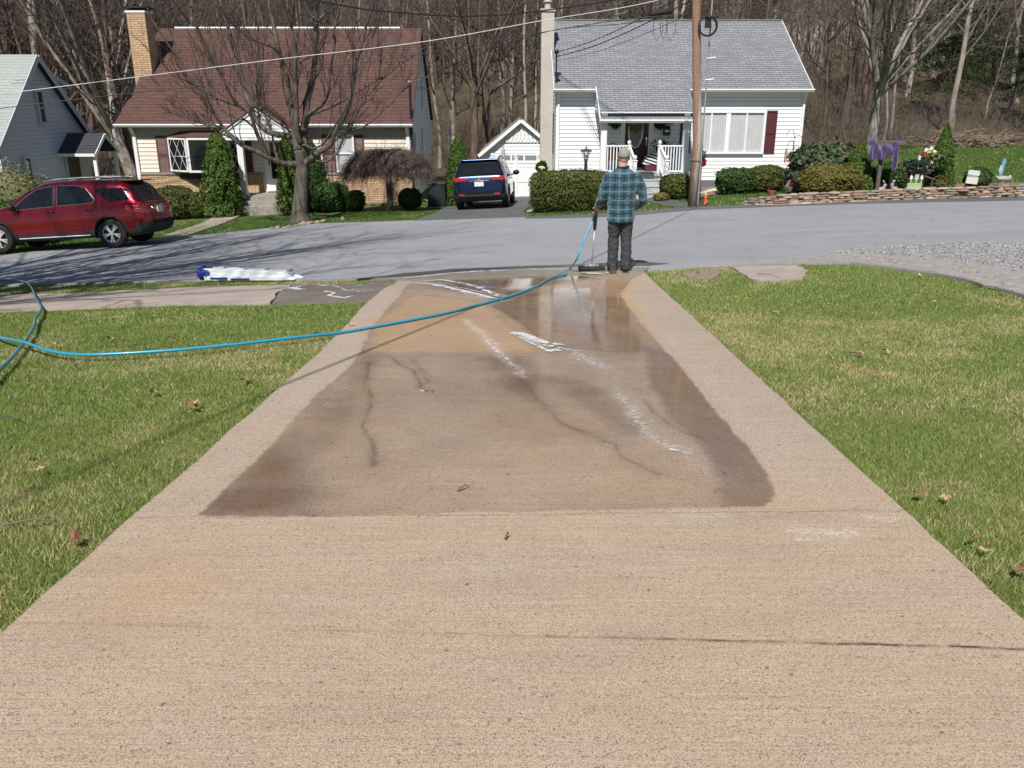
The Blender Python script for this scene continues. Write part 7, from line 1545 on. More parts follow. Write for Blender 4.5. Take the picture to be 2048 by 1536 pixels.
# ---------------- flower bed, wall, ornaments, small things ----------------
# dry stone wall along the road
wl = [G(a, b) for a, b in [(1478, 411), (1560, 411), (1700, 405), (1850, 399), (2000, 394.5), (2110, 391)]]
sw = thing('stone_wall', 'low dry stacked wall of tan flat stones along the road', 'wall', wl[0]); r = np.random.default_rng(12); mb = MB(); o0 = wl[0]
segs = []
for a, b in zip(wl, wl[1:]): L_ = (b-a).length; segs.append((a, b, L_))
tot = sum(s[2] for s in segs)
def along(d):
    for a, b, L_ in segs:
        if d <= L_: return a.lerp(b, d/L_), (b-a).normalized()
        d -= L_
    return segs[-1][1], (segs[-1][1]-segs[-1][0]).normalized()
cols = []
def stone(c, dx, wx_, wy_, wz_):
    n0 = len(mb.v); k = 8; q = Vector((-dx.y, dx.x, 0)); vs = []
    pts = [(math.cos(t)*(abs(math.cos(t))**.0), math.sin(t)) for t in np.linspace(0, 6.283, k+1)[:-1]+r.uniform(-.25, .25, k)]
    for zz, sc in ((-.5, .78), (-.15, 1.0), (.2, .97), (.5, .74)):
        for (a, b) in pts:
            jr = r.uniform(.86, 1.1); vs.append(c+dx*a*wx_/2*1.12*sc*jr+q*b*wy_/2*sc*jr+Vector((0, 0, zz*wz_+r.normal()*wz_*.07+ r.normal()*.004)))
    mb.add(vs, [tuple(range(k-1, -1, -1)), tuple(3*k+i for i in range(k))]+[(m*k+i, m*k+(i+1) % k, (m+1)*k+(i+1) % k, (m+1)*k+i) for m in range(3) for i in range(k)])
    t = r.random(); base = [np.array([.42, .33, .24]), np.array([.34, .24, .18]), np.array([.46, .40, .33]), np.array([.30, .19, .14]), np.array([.26, .23, .21])][r.choice(5, p=[.34, .2, .22, .1, .14])]; cols.extend([base*r.uniform(.75, 1.2)]*len(vs))
hgt = lambda d: .26 if d > 1.2 else .18+.05*d
for row in range(5):
    d = r.uniform(0, .2)
    while d < tot:
        w__ = r.uniform(.16, .46); hh = hgt(d)/4.2; c, dx = along(min(d+w__/2, tot)); base = H(c.x, c.y+.12)
        q = Vector((-dx.y, dx.x, 0)); stone(Vector((c.x, c.y, base+hh*(row+.45)))+q*(.08+.035*row+r.normal()*.03)-o0, dx, w__, r.uniform(.2, .32), hh*r.uniform(.75, 1.35)); d += w__*r.uniform(.9, 1.02)
st_m = leafmat('fieldstone', .9, 0)
npmesh('stones', np.array(mb.v), np.zeros((0, 4), int), None) if False else None
me = bpy.data.meshes.new('stones'); me.from_pydata(mb.v, [], mb.f); at2 = me.attributes.new('Col', 'FLOAT_COLOR', 'POINT'); c4 = np.ones((len(mb.v), 4), np.float32); c4[:, :3] = np.array(cols); at2.data.foreach_set('color', c4.ravel())
def stonemat():
    t = NT('fieldstone rough'); a = t.n('ShaderNodeAttribute', attribute_name='Col'); n = t.noise(t.co('Object'), 22, 5, .65); t.col(t.mix(t.ramp(n, .35, .7), t.mix(.5, a.outputs['Color'], (.12, .09, .07)), a.outputs['Color'])); t.set(Roughness=.95); t.bump(n, .7, .01); return t.m
M['stone'] = stonemat(); me.materials.append(M['stone']); o = bpy.data.objects.new('stones', me); C.objects.link(o); o.parent = sw
# mulch bed behind the wall
sheet('garden_bed', gp([(1500,403),(1640,396),(1830,389),(2048,381),(2120,379),(2120,366),(1960,370),(1840,372),(1740,378),(1640,384),(1560,392)]), .15, .05, mat('bark mulch', (.16, .10, .08), .95, var=.3, scale=25, bump=1.0, c2=(.30, .22, .18)), edge=.2, jit=.1)
sheet('planting_bed', gp([(1384,398),(1330,398),(1345,384),(1420,374),(1500,369),(1620,365),(1640,372),(1560,376),(1450,384)]), .15, .02, mat('bark mulch', (.16, .10, .08), .95), edge=.2, jit=.05)
# pale edging stones: each row a border of its own
def border(name, label, path, n, size, colr=(.62, .60, .55), seed=1):
    rr_ = np.random.default_rng(seed); P = [tuple(G(a, b)[:2]) for a, b in path]; P = densify(P, .05, closed=False); idx = rr_.integers(0, len(P), n); p = np.array(P)[idx]+rr_.normal(size=(n, 2))*.05
    root = thing(name, label, 'edging', (p[0, 0], p[0, 1], H(*p[0]))); off = np.array([p[0, 0], p[0, 1], H(*p[0])])
    if n <= 30:
        for a_ in range(n):
            ob = rocks('rock', np.array([[p[a_, 0]-off[0], p[a_, 1]-off[1], H(*p[a_])+.03-off[2]]]), rr_.uniform(size*.6, size*1.5, 1), stone_m2, cols=rr_.uniform(.7, 1.1, (1, 1))*np.array([colr])); ob.parent = root; del ob['kind']
        return
    ob = rocks('rock_row', np.column_stack([p, Hn(p[:, 0], p[:, 1])+.03])-off, rr_.uniform(size*.6, size*1.5, n), stone_m2, cols=rr_.uniform(.7, 1.1, (n, 1))*np.array([colr])); ob.parent = root; del ob['kind']
stone_m2 = leafmat('pale stones', .85, 0)
border('rock_edging', 'row of white rocks edging the bed under the picture window', [(1340,398),(1375,391),(1405,387),(1440,379),(1500,373),(1620,369)], 240, .075)
border('rock_edging', 'pale rocks along the foot of the clipped hedge', [(1058,424),(1075,421),(1110,424),(1215,418)], 170, .06, (.60, .54, .42), 2)
border('rock_edging', 'few pale rocks beside the front path by the man', [(1268,398),(1292,402)], 12, .09, (.6, .55, .42), 3)
border('stone_edging', 'low rough stone edging of the bed in front of the brick wall', [(480,412),(600,414),(640,406),(700,408),(760,410),(860,404)], 150, .07, (.26, .21, .18), 4)
border('tree_rocks', 'loose rocks and roots around the base of the maple', [(545,458),(575,456),(630,447),(650,443),(690,441)], 26, .10, (.33, .25, .19), 5)
# cross with cloth
cb = G(1752, 391); Yc = cb.y; X = lambda px, Y=Yc: Wp(px, 320, Y).x-cb.x; Zc = lambda py, Y=Yc: Wp(1750, py, Y).z-cb.z
Cr = thing('cross', 'tall dark weathered wooden cross standing in the flower bed', 'cross', cb)
zt_, zb_, za_ = Zc(270), Zc(284), Zc(290); mb = MB(); mb.box(-.055, .055, -.045, .045, -.1, Zc(262)); bevel(mb.build('upright', M['woodgrey'], Cr), .006, 1)
mb = MB(); mb.box(X(1727), X(1804), -.09, -.046, Zc(290), Zc(281)); bevel(mb.build('crossbeam', M['woodgrey'], Cr), .006, 1)
# draped purple cloth hung over the beam
def clothmat(): t = NT('purple satin'); t.col((.055, .035, .125)); t.set(Roughness=.4, Specular_IOR_Level=.5); t.p.inputs['Sheen Weight'].default_value = .4; return t.m
N_, K_ = 46, 16; v = []; x0, x1 = X(1733), X(1791); zb0 = Zc(281)
def sm_(a, b, u): t = min(1, max(0, (u-a)/(b-a))); return t*t*(3-2*t)
topf = lambda u: (Zc(281)+.025) - .15*math.sin(math.pi*min(1, max(0, (u-.10)/.74)))**.8
botf = lambda u: topf(u)-(.64-.30*sm_(.06, .30, u)+.14*math.sin(math.pi*min(1, max(0, (u-.15)/.6)))+.62*sm_(.74, .86, u))
for j in range(K_+1):
    for i in range(N_+1):
        u = i/N_; t = j/K_; z = topf(u)*(1-t)+botf(u)*t; fold = .030*math.sin(u*44+1.5*t)+.022*math.sin(u*19-t*5+1); v.append((x0+(x1-x0)*u+.012*math.sin(t*6+u*9), -.125+fold-.03*math.sin(math.pi*t)-.02*(t > 0), z))
f = [(j*(N_+1)+i, j*(N_+1)+i+1, (j+1)*(N_+1)+i+1, (j+1)*(N_+1)+i) for j in range(K_) for i in range(N_)]
mb = MB(); mb.add(v, f); cl = mb.build('draped_cloth', clothmat(), smooth=True); cl.location = cb; cl.modifiers.new('s', 'SOLIDIFY').thickness = .006; tag(cl, 'purple cloth draped over the arms of the wooden cross', 'cloth')
# rabbits
def bunny(loc, rz, sc, colr, label, flip=1):
    R = thing('rabbit_figurine', label, 'rabbit figurine', loc, rz, group='lilac rabbit figurines by the wall'); mb = MB(); m_ = mat('lilac plaster', colr, .5, var=.08)
    mb.ball((-.04, 0, .10), (.11, .075, .10)); mb.ball((.05, 0, .13), (.06, .05, .11)); mb.ball((.095, 0, .27), (.062, .048, .052)); mb.tube([(.06, 0, .16), (.09, 0, .25)], [.06, .045], 10); mb.ball((.145, 0, .26), (.025, .022, .02)); mb.tube([(.08, .03, .10), (.09, .035, .0)], [.022, .02], 8); mb.tube([(.08, -.03, .10), (.09, -.035, .0)], [.022, .02], 8); mb.ball((-.01, .05, .03), (.07, .025, .03)); mb.ball((-.01, -.05, .03), (.07, .025, .03)); mb.ball((-.15, 0, .09), .03)
    organic(mb.build('rabbit_body', m_, R), .009, 3)
    for s in (-1, 1): e = MB(); e.tube([(.07, s*.02, .30), (.05, s*.035, .37), (.015, s*.05, .43)], [.012, .022, .008], 8); e.build('ear', m_, R, smooth=True)
    mb = MB(); mb.ball((.125, -.043, .285), .008); mb.ball((.125, .043, .285), .008); mb.build('eyes', M['blackmetal'], R); R.scale = (sc,)*3; return R
for (px, py_, rz, lb) in ((1762, 390, -.15, 'lilac rabbit figurine left of the pair by the wall facing right'), (1787, 389, math.pi+.2, 'lilac rabbit figurine right of the pair with its back to the sign')): q = G(px, py_); bunny(q+Vector((0, .02, .06)), rz, .92, (.42, .34, .43), lb)
# garden tools sign
q = G(1826, 388); Ts = thing('garden_sign', 'painted white sign shaped like garden tools in a pale planter box', 'sign', (q.x, q.y, H(q.x, q.y)+.05)); sc = 1/Wp(1825, 385, q.y).y; sx_ = lambda px: Wp(px, 385, q.y).x-q.x; sz = lambda py_: Wp(1825, py_, q.y).z-H(q.x, q.y)-.05
mb = MB(); mb.box(sx_(1811), sx_(1841), -.04, .04, sz(383), sz(375)); mb.build('sign_board', mat('mint board', (.55, .66, .62), .6), Ts); mb = MB(); mb.box(sx_(1812), sx_(1840), -.03, .03, sz(375), sz(366)); mb.build('flower_band', mat('painted flowers', (.55, .48, .25), .6, var=.4, scale=40, c2=(.25, .45, .25)), Ts)
for px, kind in ((1818, 0), (1829, 1), (1839, 0)):
    mb = MB(); x_ = sx_(px); mb.box(x_-.008, x_+.008, -.012, .012, sz(368), sz(358))
    if kind == 0: mb.prism([(x_+.042*math.cos(a)*(1 if math.sin(a) < .2 else .8), -.012, sz(355)+.075*math.sin(a)) for a in np.linspace(0, 6.283, 15)[:-1]], (0, .02, 0))
    else:
        mb.box(x_-.05, x_+.05, -.012, .012, sz(359), sz(357.5))
        for k in (-.045, -.015, .015, .045): mb.box(x_+k-.007, x_+k+.007, -.012, .012, sz(357.5), sz(349))
    mb.build('tool_shape', M['trim'], Ts)
textmesh('GARDEN', .055, mat('faded lettering', (.15, .3, .3), .7), (0+sx_(1826), -.045, (sz(383)+sz(375))/2), (math.pi/2, 0, 0), Ts)
# cart
q = G(1850, 384.5); q = Vector((q.x, q.y+.45, H(q.x, q.y+.45)+.05)); Ct = thing('garden_cart', 'old dark wooden cart with a rusty wheel holding artificial flowers', 'cart', q); CX = lambda px: Wp(px, 340, q.y).x-q.x; CZ = lambda py_: Wp(1850, py_, q.y).z-q.z
dk = mat('dark cart wood', (.055, .038, .032), .8, var=.3, scale=12)
mb = MB(); mb.prism([(CX(1812), -.25, CZ(322)), (CX(1808), -.25, CZ(342)), (CX(1826), -.25, CZ(352)), (CX(1856), -.25, CZ(346)), (CX(1862), -.25, CZ(325))], (0, .5, 0)); bevel(mb.build('cart_body', dk, Ct), .01, 1)
for k in range(3): mb = MB(); mb.box(CX(1812), CX(1860), -.265, -.252, CZ(327+k*7), CZ(324+k*7)); mb.build('cart_rail', M['woodgrey'], Ct)
for y_ in (-.3, .3):
    wh = MB(); c0 = Vector((CX(1873), y_, .24))
    wh.tube([c0+Vector((.24*math.cos(a), 0, .24*math.sin(a))) for a in np.linspace(0, 6.283, 25)], .014, 6, False)
    for k in range(8): wh.bar(c0, c0+Vector((.24*math.cos(k*.785), 0, .24*math.sin(k*.785))), .012)
    wh.build('cart_wheel', mat('rusty iron', (.20, .085, .045), .8, var=.3, scale=20), Ct)
for y_ in (-.2, .2): mb = MB(); mb.bar((CX(1782), y_, CZ(332)), (CX(1875), y_, CZ(360)), .04); mb.build('cart_handle', M['woodgrey'], Ct); mb = MB(); mb.bar((CX(1820), y_, CZ(350)), (CX(1815), y_, -.05), .04); mb.build('cart_leg', dk, Ct)
# flowers in the cart
fl = [((1839, 315), 'white'), ((1843, 306), 'red'), ((1852, 300), 'white'), ((1862, 297), 'white'), ((1868, 304), 'white'), ((1857, 306), 'yellow'), ((1851, 313), 'red'), ((1857, 320), 'yellow'), ((1869, 312), 'orange'), ((1874, 309), 'red'), ((1871, 320), 'red'), ((1880, 314), 'white'), ((1886, 321), 'white'), ((1877, 327), 'white'), ((1886, 331), 'yellow'), ((1866, 317), 'orange'), ((1838, 321), 'white'), ((1862, 325), 'white')]
FC = dict(white=(.75, .75, .73), red=(.5, .012, .02), yellow=(.7, .52, .03), orange=(.75, .16, .02)); q2 = q+Vector((0, -.12, 0)); Bq = thing('flower_bunch', 'bright bunch of red, white, yellow and orange artificial flowers in the cart', 'flowers', q2)
r = np.random.default_rng(8)
for i, ((px, py_), cn) in enumerate(fl):
    p = Wp(px, py_, q2.y+r.uniform(-.12, .12))-q2; mb = MB()
    for k in range(9): a = k*2.4; rad = .018+.045*k/9; mb.ball((p.x+math.cos(a)*rad, p.y-.02-r.random()*.03+rad*.3, p.z+math.sin(a)*rad), (.028, .016, .028), 7, 5)
    mb.build('flower_head', mat('petal '+cn, FC[cn], .6, var=.1, scale=30), Bq)
n = 900; p = np.stack([r.uniform(CX(1830), CX(1890), n), r.uniform(-.2, .15, n), r.uniform(CZ(338), CZ(306), n)], 1); v, f, cc = leafquads(r, p, .05, GREEN, None, 2.2); npmesh('greenery', v, f, M['leaf'], Bq, col=cc)
n = 700; p = np.stack([r.uniform(CX(1806), CX(1842), n), r.uniform(-.3, .1, n), r.uniform(CZ(336), CZ(318), n)], 1); v, f, cc = leafquads(r, p, .045, [np.array([.02, .05, .045]), np.array([.06, .11, .10]), np.array([.3, .3, .2])], None, 2.2); npmesh('trailing_leaves', v, f, M['leaf'], Bq, col=cc)
# signs
def staked(name, label, px, py_, x0, x1, y0, y1, m, text=None, tilt=0, cat='sign', legs=True):
    q = G(px, py_); q = Vector((q.x, q.y, H(q.x, q.y)+.04)); R = thing(name, label, cat, q); a = Wp(x0, y1, q.y)-q; b = Wp(x1, y0, q.y)-q; mb = MB(); mb.box(a.x, b.x, -.012, .012, a.z, b.z, Matrix.Rotation(tilt, 3, 'Y')); mb.build('sign_panel', m, R)
    mb = MB(); mb.bar((a.x+.06, .02, -.1), (a.x+.08, .02, a.z+.1), .015); mb.build('stake', M['blackmetal'], R)
    if legs: mb = MB(); mb.bar((b.x-.08, .02, -.1), (b.x-.06, .02, a.z+.1), .015); mb.build('stake', M['blackmetal'], R)
    if text: textmesh(text, (b.z-a.z)*.42*min(1, 4.2/len(text)*1.1), M['blackmetal'], ((a.x+b.x)/2, -.014, (a.z+b.z)/2+(b.z-a.z)*.12), (math.pi/2, tilt, 0), R)
    return R, a, b
staked('yard_sign', 'white rectangular sign with black handwriting in front of the round bush', 1943, 383, 1929, 1957, 341, 368, mat('sign white', (.66, .66, .64), .6, var=.03), 'Welcome', .10)
R, a, b = staked('garden_banner', 'narrow blue and white spring banner near the lawn', 2000, 374, 1995, 2008, 318, 352, mat('sky blue banner', (.16, .36, .68), .6, var=.1, scale=5), None, .10, 'banner', False)
mb = MB(); mb.ball(((a.x+b.x)/2+.0, -.02, (a.z+b.z)/2-.06), (.05, .012, .14), 10, 8); mb.build('banner_figure', mat('cream print', (.62, .55, .5), .7), R)
# duck decoy
q = G(2008, 376); Dk = thing('duck_decoy', 'grey duck decoy with a dark green head on the wall stones', 'duck decoy', (q.x, q.y+.1, H(q.x, q.y)+.19)); mb = MB(); mb.ball((0, 0, .10), (.24, .11, .085), 18, 12); mb.tube([(-.18, 0, .13), (-.27, 0, .17), (-.30, 0, .18)], [.05, .025, .01], 8); mb.tube([(.16, 0, .13), (.21, 0, .20)], [.05, .04], 8); organic(mb.build('duck_body', mat('duck grey', (.42, .42, .42), .6, var=.15, scale=12), Dk), .012, 3)
mb = MB(); mb.ball((.23, 0, .24), (.055, .042, .045)); mb.build('duck_head', mat('duck green', (.015, .07, .06), .4), Dk, smooth=True); mb = MB(); mb.ball((.30, 0, .23), (.035, .022, .012)); mb.build('bill', mat('bill tan', (.55, .45, .15), .5), Dk, smooth=True)
# easter flag (blue over pink, rabbit print) on a stand
q = G(1592, 391); Fl = thing('garden_flag', 'blue and pink garden flag with a pale rabbit print on a black stand', 'flag', q); a = Wp(1577, 371, q.y)-q; b = Wp(1609, 337, q.y)-q; zm = Wp(1590, 359, q.y).z-q.z
def flagpart(nm, z0, z1, m):
    mb = MB(); n = 14; vs = [(a.x+(b.x-a.x)*i/n, -.02+.02*math.sin(i*.9), z) for z in (z0, (z0+z1)/2, z1) for i in range(n+1)]; mb.add(vs, [(j*(n+1)+i, j*(n+1)+i+1, (j+1)*(n+1)+i+1, (j+1)*(n+1)+i) for j in range(2) for i in range(n)]); o = mb.build(nm, m, Fl, smooth=True); o.modifiers.new('s', 'SOLIDIFY').thickness = .004
flagpart('flag_top', zm, b.z, mat('blue flag cloth', (.03, .12, .42), .8, var=.2, scale=8)); flagpart('flag_bottom', a.z, zm, mat('pink flag cloth', (.75, .05, .22), .8, var=.15, scale=8))
xm = (a.x+b.x)/2; mb = MB(); mb.ball((xm, -.05, zm+.07), (.075, .012, .07), 12, 8); mb.ball((xm, -.05, zm+.17), (.055, .012, .05), 12, 8); mb.ball((xm-.025, -.05, zm+.25), (.013, .008, .05), 8, 6); mb.ball((xm+.025, -.05, zm+.25), (.013, .008, .05), 8, 6); mb.build('rabbit_print', mat('rabbit print', (.6, .45, .47), .8), Fl)
mb = MB(); mb.tube([(b.x+.03, 0, -.1), (b.x+.03, 0, b.z+.04), (a.x, 0, b.z+.04)], .009, 6); mb.build('flag_stand', M['blackmetal'], Fl)
# shepherd hook with wind chime
yh = 31.2; q = Vector((Wp(1580, 350, yh).x, yh, H(Wp(1580, 350, yh).x, yh))); Sh = thing('shepherd_hook', 'tall four armed grey shepherd hook by the right corner of the white house', 'plant hanger', q); Z = lambda py_: Wp(1590, py_, yh).z-q.z; XX = lambda px, py_: Wp(px, py_, yh).x-q.x
mb = MB(); mb.tube([(0, 0, -.1), (XX(1588, 285), 0, Z(285))], .022, 8); hm = mat('blue grey steel', (.11, .12, .15), .5); mb.build('post', hm, Sh)
for (px0, pxe, pt, pe) in ((1588, 1574, 259, 270), (1588, 1604, 270, 285), (1587, 1576, 280, 290), (1587, 1601, 291, 302)):
    s = 1 if pxe > px0 else -1; x0 = XX(px0, pt+10); xe = XX(pxe, pe); mb = MB(); mb.tube([(XX(px0, 288), 0, Z(pt+18)), (x0, 0, Z(pt+8)), (x0+s*.04, 0, Z(pt+2)), ((x0+xe)/2, 0, Z(pt)), (xe-s*.03, 0, Z(pt+4)), (xe, 0, Z(pe)), (xe+s*.04, 0, Z(pe+1))], .010, 6); mb.build('hook_arm', hm, Sh, smooth=True)
q3 = q+Vector((XX(1573, 300), 0, 0)); Wc = thing('wind_chime', 'small wind chime with red tubes hanging from the shepherd hook', 'wind chime', q3+Vector((0, 0, Z(298)))); mb = MB(); mb.lathe([(.055, -.02), (.055, 0), (.02, .015)], n=12); mb.tube([(0, 0, 0), (0, 0, Z(290)-Z(298))], .003, 4); mb.build('chime_top', M['woodgrey'], Wc)
for k in range(5): an = k*1.256; mb = MB(); mb.tube([(.042*math.cos(an), .042*math.sin(an), -.04), (.042*math.cos(an), .042*math.sin(an), -.42-.03*k)], .009, 6); mb.build('chime_tube', mat('red chime', (.42, .06, .07), .4), Wc)
# trellis with green and red flowers behind the pole
q = G(1401, 402); Tr = thing('garden_trellis', 'narrow black arched trellis with teal and red artificial flowers by the pole', 'trellis', q); Z = lambda py_: Wp(1400, py_, q.y).z-q.z; XX = lambda px: Wp(px, 340, q.y).x-q.x
mb = MB(); xa, xb = XX(1393), XX(1402.5); mb.tube([(xa+.02, 0, -.1), (xa, 0, Z(290)), ((xa+xb)/2, 0, Z(279)), (xb, 0, Z(290)), (xb+.02, 0, -.1)], .010, 6)
for k in (292, 298, 303, 330, 350): mb.bar((xa, 0, Z(k)), (xb, 0, Z(k)), .012)
mb.build('trellis_frame', M['blackmetal'], Tr); r = np.random.default_rng(5)
n = 340; p = np.stack([r.uniform(xa-.02, xb+.10, n), r.uniform(-.1, .05, n), r.uniform(Z(330), Z(303), n)], 1); v, f, cc = leafquads(r, p, .05, [np.array([.015, .12, .09]), np.array([.06, .32, .25]), np.array([.4, .6, .55])], None, 1.5); npmesh('teal_blooms', v, f, M['leaf'], Tr, col=cc)
n = 90; p = np.stack([r.uniform(xb-.02, xb+.12, n), r.uniform(-.14, -.06, n), r.uniform(Z(332), Z(318), n)], 1); v, f, cc = leafquads(r, p, .05, [np.array([.3, .01, .02]), np.array([.55, .03, .06]), np.array([.6, .2, .2])], None, 1.3); npmesh('red_blooms', v, f, M['leaf'], Tr, col=cc)
mb = MB(); mb.box(xa+.01, xb-.01, -.01, .01, Z(375), Z(335)); mb.build('hanging_banner', mat('dark banner', (.02, .035, .04), .8), Tr)
# gnome figure
q = G(1410, 411); Gn = thing('garden_figure', 'small red and white garden figure beside the pole base', 'garden figure', q); mb = MB(); mb.lathe([(.08, 0), (.09, .06), (.08, .16), (.05, .22)]); mb.build('figure_body', mat('red coat', (.55, .03, .02), .5), Gn, smooth=True); mb = MB(); mb.ball((0, -.01, .26), .05); mb.build('figure_head', mat('figure skin', (.7, .5, .38), .6), Gn, smooth=True); mb = MB(); mb.lathe([(.058, .28), (.04, .34), (.008, .42)]); mb.build('figure_hat', mat('yellow hat', (.7, .45, .08), .5), Gn, smooth=True); mb = MB(); mb.bar((-.06, -.085, .05), (.05, -.09, .15), .03, .01); mb.build('white_sash', M['trim'], Gn)
# planter with orange pot, solar lights
q = G(1543, 392); Pt = thing('plant_pot', 'terracotta coloured pot on the lawn above the wall', 'pot', q); mb = MB(); mb.lathe([(.09, 0), (.14, .16), (.15, .17), (.13, .175)], n=18); mb.build('pot', mat('terracotta', (.42, .15, .07), .8), Pt, smooth=False)
for i, (px, py_) in enumerate(((1541, 391), (1515, 394), (1437, 383), (1364, 397))):
    q = G(px, py_); Sl = thing('solar_light', ['black solar stake light beside the terracotta pot', 'black solar stake light on the left end of the wall', 'black solar stake light before the picture window bed', 'black solar stake light left of the pole'][i], 'garden light', q, group='solar stake lights'); mb = MB(); mb.tube([(0, 0, -.05), (0, 0, .24)], .012, 6); mb.build('stake', M['blackmetal'], Sl); mb = MB(); mb.lathe([(.05, .24), (.06, .30), (.075, .30), (.07, .325), (.01, .335)], n=12); mb.build('lamp_cap', M['blackmetal'], Sl)
# lamp post behind the hedge
yl = 30.6; xq = Wp(1171, 350, yl).x; q = Vector((xq, yl, H(xq, yl))); Lp = thing('lamp_post', 'grey lantern lamp post behind the clipped hedge', 'lamp', q); Z = lambda py_: Wp(1171, py_, yl).z-q.z; mb = MB(); mb.lathe([(.06, -.1), (.055, Z(322)), (.075, Z(320)), (.05, Z(318))], n=14); mb.build('post', mat('lamp grey', (.06, .065, .075), .5), Lp, smooth=True)
mb = MB(); z0, z1 = Z(318), Z(303)
for k in range(6): an = k*math.pi/3; mb.bar((.065*math.cos(an), .065*math.sin(an), z0), (.16*math.cos(an), .16*math.sin(an), z1), .016)
mb.lathe([(.21, z1), (.22, z1+.02), (.14, z1+.07), (.03, z1+.10), (.02, z1+.13), (.035, z1+.155), (.01, z1+.19)], n=6); mb.lathe([(.07, z0-.02), (.075, z0+.01)], n=6); mb.build('lantern', mat('lamp grey', (.06, .065, .075), .5), Lp)
mb = MB(); mb.lathe([(.058, z0+.01), (.148, z1-.005)], n=6); mb.build('lantern_glass', M['clear'], Lp); mb = MB(); mb.ball((0, 0, z0+.10), (.03, .03, .06)); mb.build('bulb', M['trim'], Lp)
# wreaths, porch things
def wreath(name, label, c, R_, n, cols, seed, flowers=None, blob_=False):
    r = np.random.default_rng(seed); root = thing(name, label, 'wreath', c); th = r.uniform(0, 6.283, n); rad = R_*(.72+.26*r.normal(size=n)*.6) if not blob_ else R_*np.sqrt(r.random(n)); p = np.stack([np.cos(th)*rad, r.uniform(-.07, .0, n), np.sin(th)*rad*(1.1 if not blob_ else 1.2)], 1); v, f, cc = leafquads(r, p, R_*.22, cols, None, 2); npmesh('leaves', v, f, M['leaf'], root, col=cc)
    if flowers:
        for (x_, z_) in flowers[0]: mb = MB(); mb.ball((x_, -.10, z_), (.045, .03, .045), 8, 6); mb.build('flower', flowers[1], root)
c = Wp(1084, 337, 34.2); wreath('wreath', 'dark round wreath with pale yellow flowers on the chimney', (c.x, 36.05 if False else 34.6, c.z), .24, 700, GREEN, 1, ([(-.09, .02), (-.03, .03), (.03, .015), (.09, .0), (.0, -.03)], mat('pale yellow petal', (.75, .68, .35), .6)))
for i, px in enumerate((1229, 1320)): c = Wp(px, 241, YF-.06); wreath('door_swag', ['dark green swag around the porch light left of the door', 'dark green swag around the porch light right of the door'][i], (c.x, YF-.05, c.z), .27, 420, [a*.8 for a in GREEN], 5+i, None, True); mb = MB(); mb.lathe([(.03, -.08), (.06, .06), (.02, .12)], (0, -.12, .08), 10); mb.build('porch_light', M['clear'], C.objects[-1] if False else [o for o in C.objects if o.name.startswith('door_swag')][-1])
c = Wp(1271.5, 250, YF-.1); tan = [np.array([.35, .25, .13]), np.array([.55, .42, .25]), np.array([.2, .1, .08])]; wreath('door_wreath', 'tan floral wreath hanging on the oval glass of the maroon door', (c.x, YF-.11, c.z), .25, 500, tan, 9)
# striped blanket chair, floral pot, statue on the porch
yc = 32.7; q = Vector((Wp(1303, 320, yc).x, yc, zf)); Zp = lambda py_: Wp(1300, py_, yc).z-zf; Ch = thing('porch_bench', 'porch seat covered with a navy and white striped throw', 'bench', q)
def stripemat(): t = NT('striped throw'); sx = t.n('ShaderNodeSeparateXYZ'); t.l(t.co('Object'), sx.inputs[0]); t.col(t.mix(t.ramp(t.math('FRACT', t.math('MULTIPLY', t.math('ADD', sx.outputs[2], t.math('MULTIPLY', sx.outputs[0], .3)), 8.5)), .48, .52), (.012, .016, .05), (.72, .73, .75))); t.set(Roughness=.9); return t.m
mb = MB(); mb.prism([(-.33, 0, .22), (-.18, 0, .52), (.02, 0, .66), (.20, 0, .68), (.32, 0, .3), (.32, 0, .22)], (0, .5, 0)); bevel(mb.build('throw', stripemat(), Ch), .05, 3); mb = MB(); mb.box(-.22, .34, .02, .5, 0, .22); mb.build('seat_base', M['maroon'], Ch)
q = Vector((Wp(1324, 300, 33.2).x, 33.2, zf)); Fp = thing('flower_planter', 'tall white planter of white and yellow flowers on the porch', 'planter', q); mb = MB(); mb.lathe([(.13, 0), (.10, .3), (.15, .62), (.17, .66)], n=16); mb.build('urn', M['trim'], Fp, smooth=True)
r = np.random.default_rng(3); n = 260; p = np.stack([r.normal(size=n)*.2, r.normal(size=n)*.12, .85+r.normal(size=n)*.14], 1); v, f, cc = leafquads(r, p, .07, [np.array([.02, .03, .02]), np.array([.10, .12, .05]), np.array([.5, .35, .05])]); npmesh('leaves', v, f, M['leaf'], Fp, col=cc)
for k in range(6): mb = MB(); mb.ball((r.normal()*.17, -.12, .86+r.normal()*.12), .05, 8, 6); mb.build('flower_head', mat('petal '+('white' if k % 2 else 'yellow'), FC['white' if k % 2 else 'yellow'], .6), Fp)
q = Vector((Wp(1355, 300, 33.3).x, 33.3, zf)); St = thing('porch_statue', 'pale statue figure at the right of the porch', 'statue', q); mb = MB(); mb.lathe([(.13, 0), (.12, .5), (.13, .55), (.09, .60), (.10, .75), (.08, .84), (.04, .88)], n=14); mb.ball((0, 0, .94), .06); mb.build('figure', mat('pale blue plaster', (.45, .5, .56), .7), St, smooth=True)
q = Vector((Wp(1226, 320, 33.0).x, 33.0, zf)); Pc = thing('porch_chair', 'dark porch chair with a red cushion behind the left railing', 'chair', q)
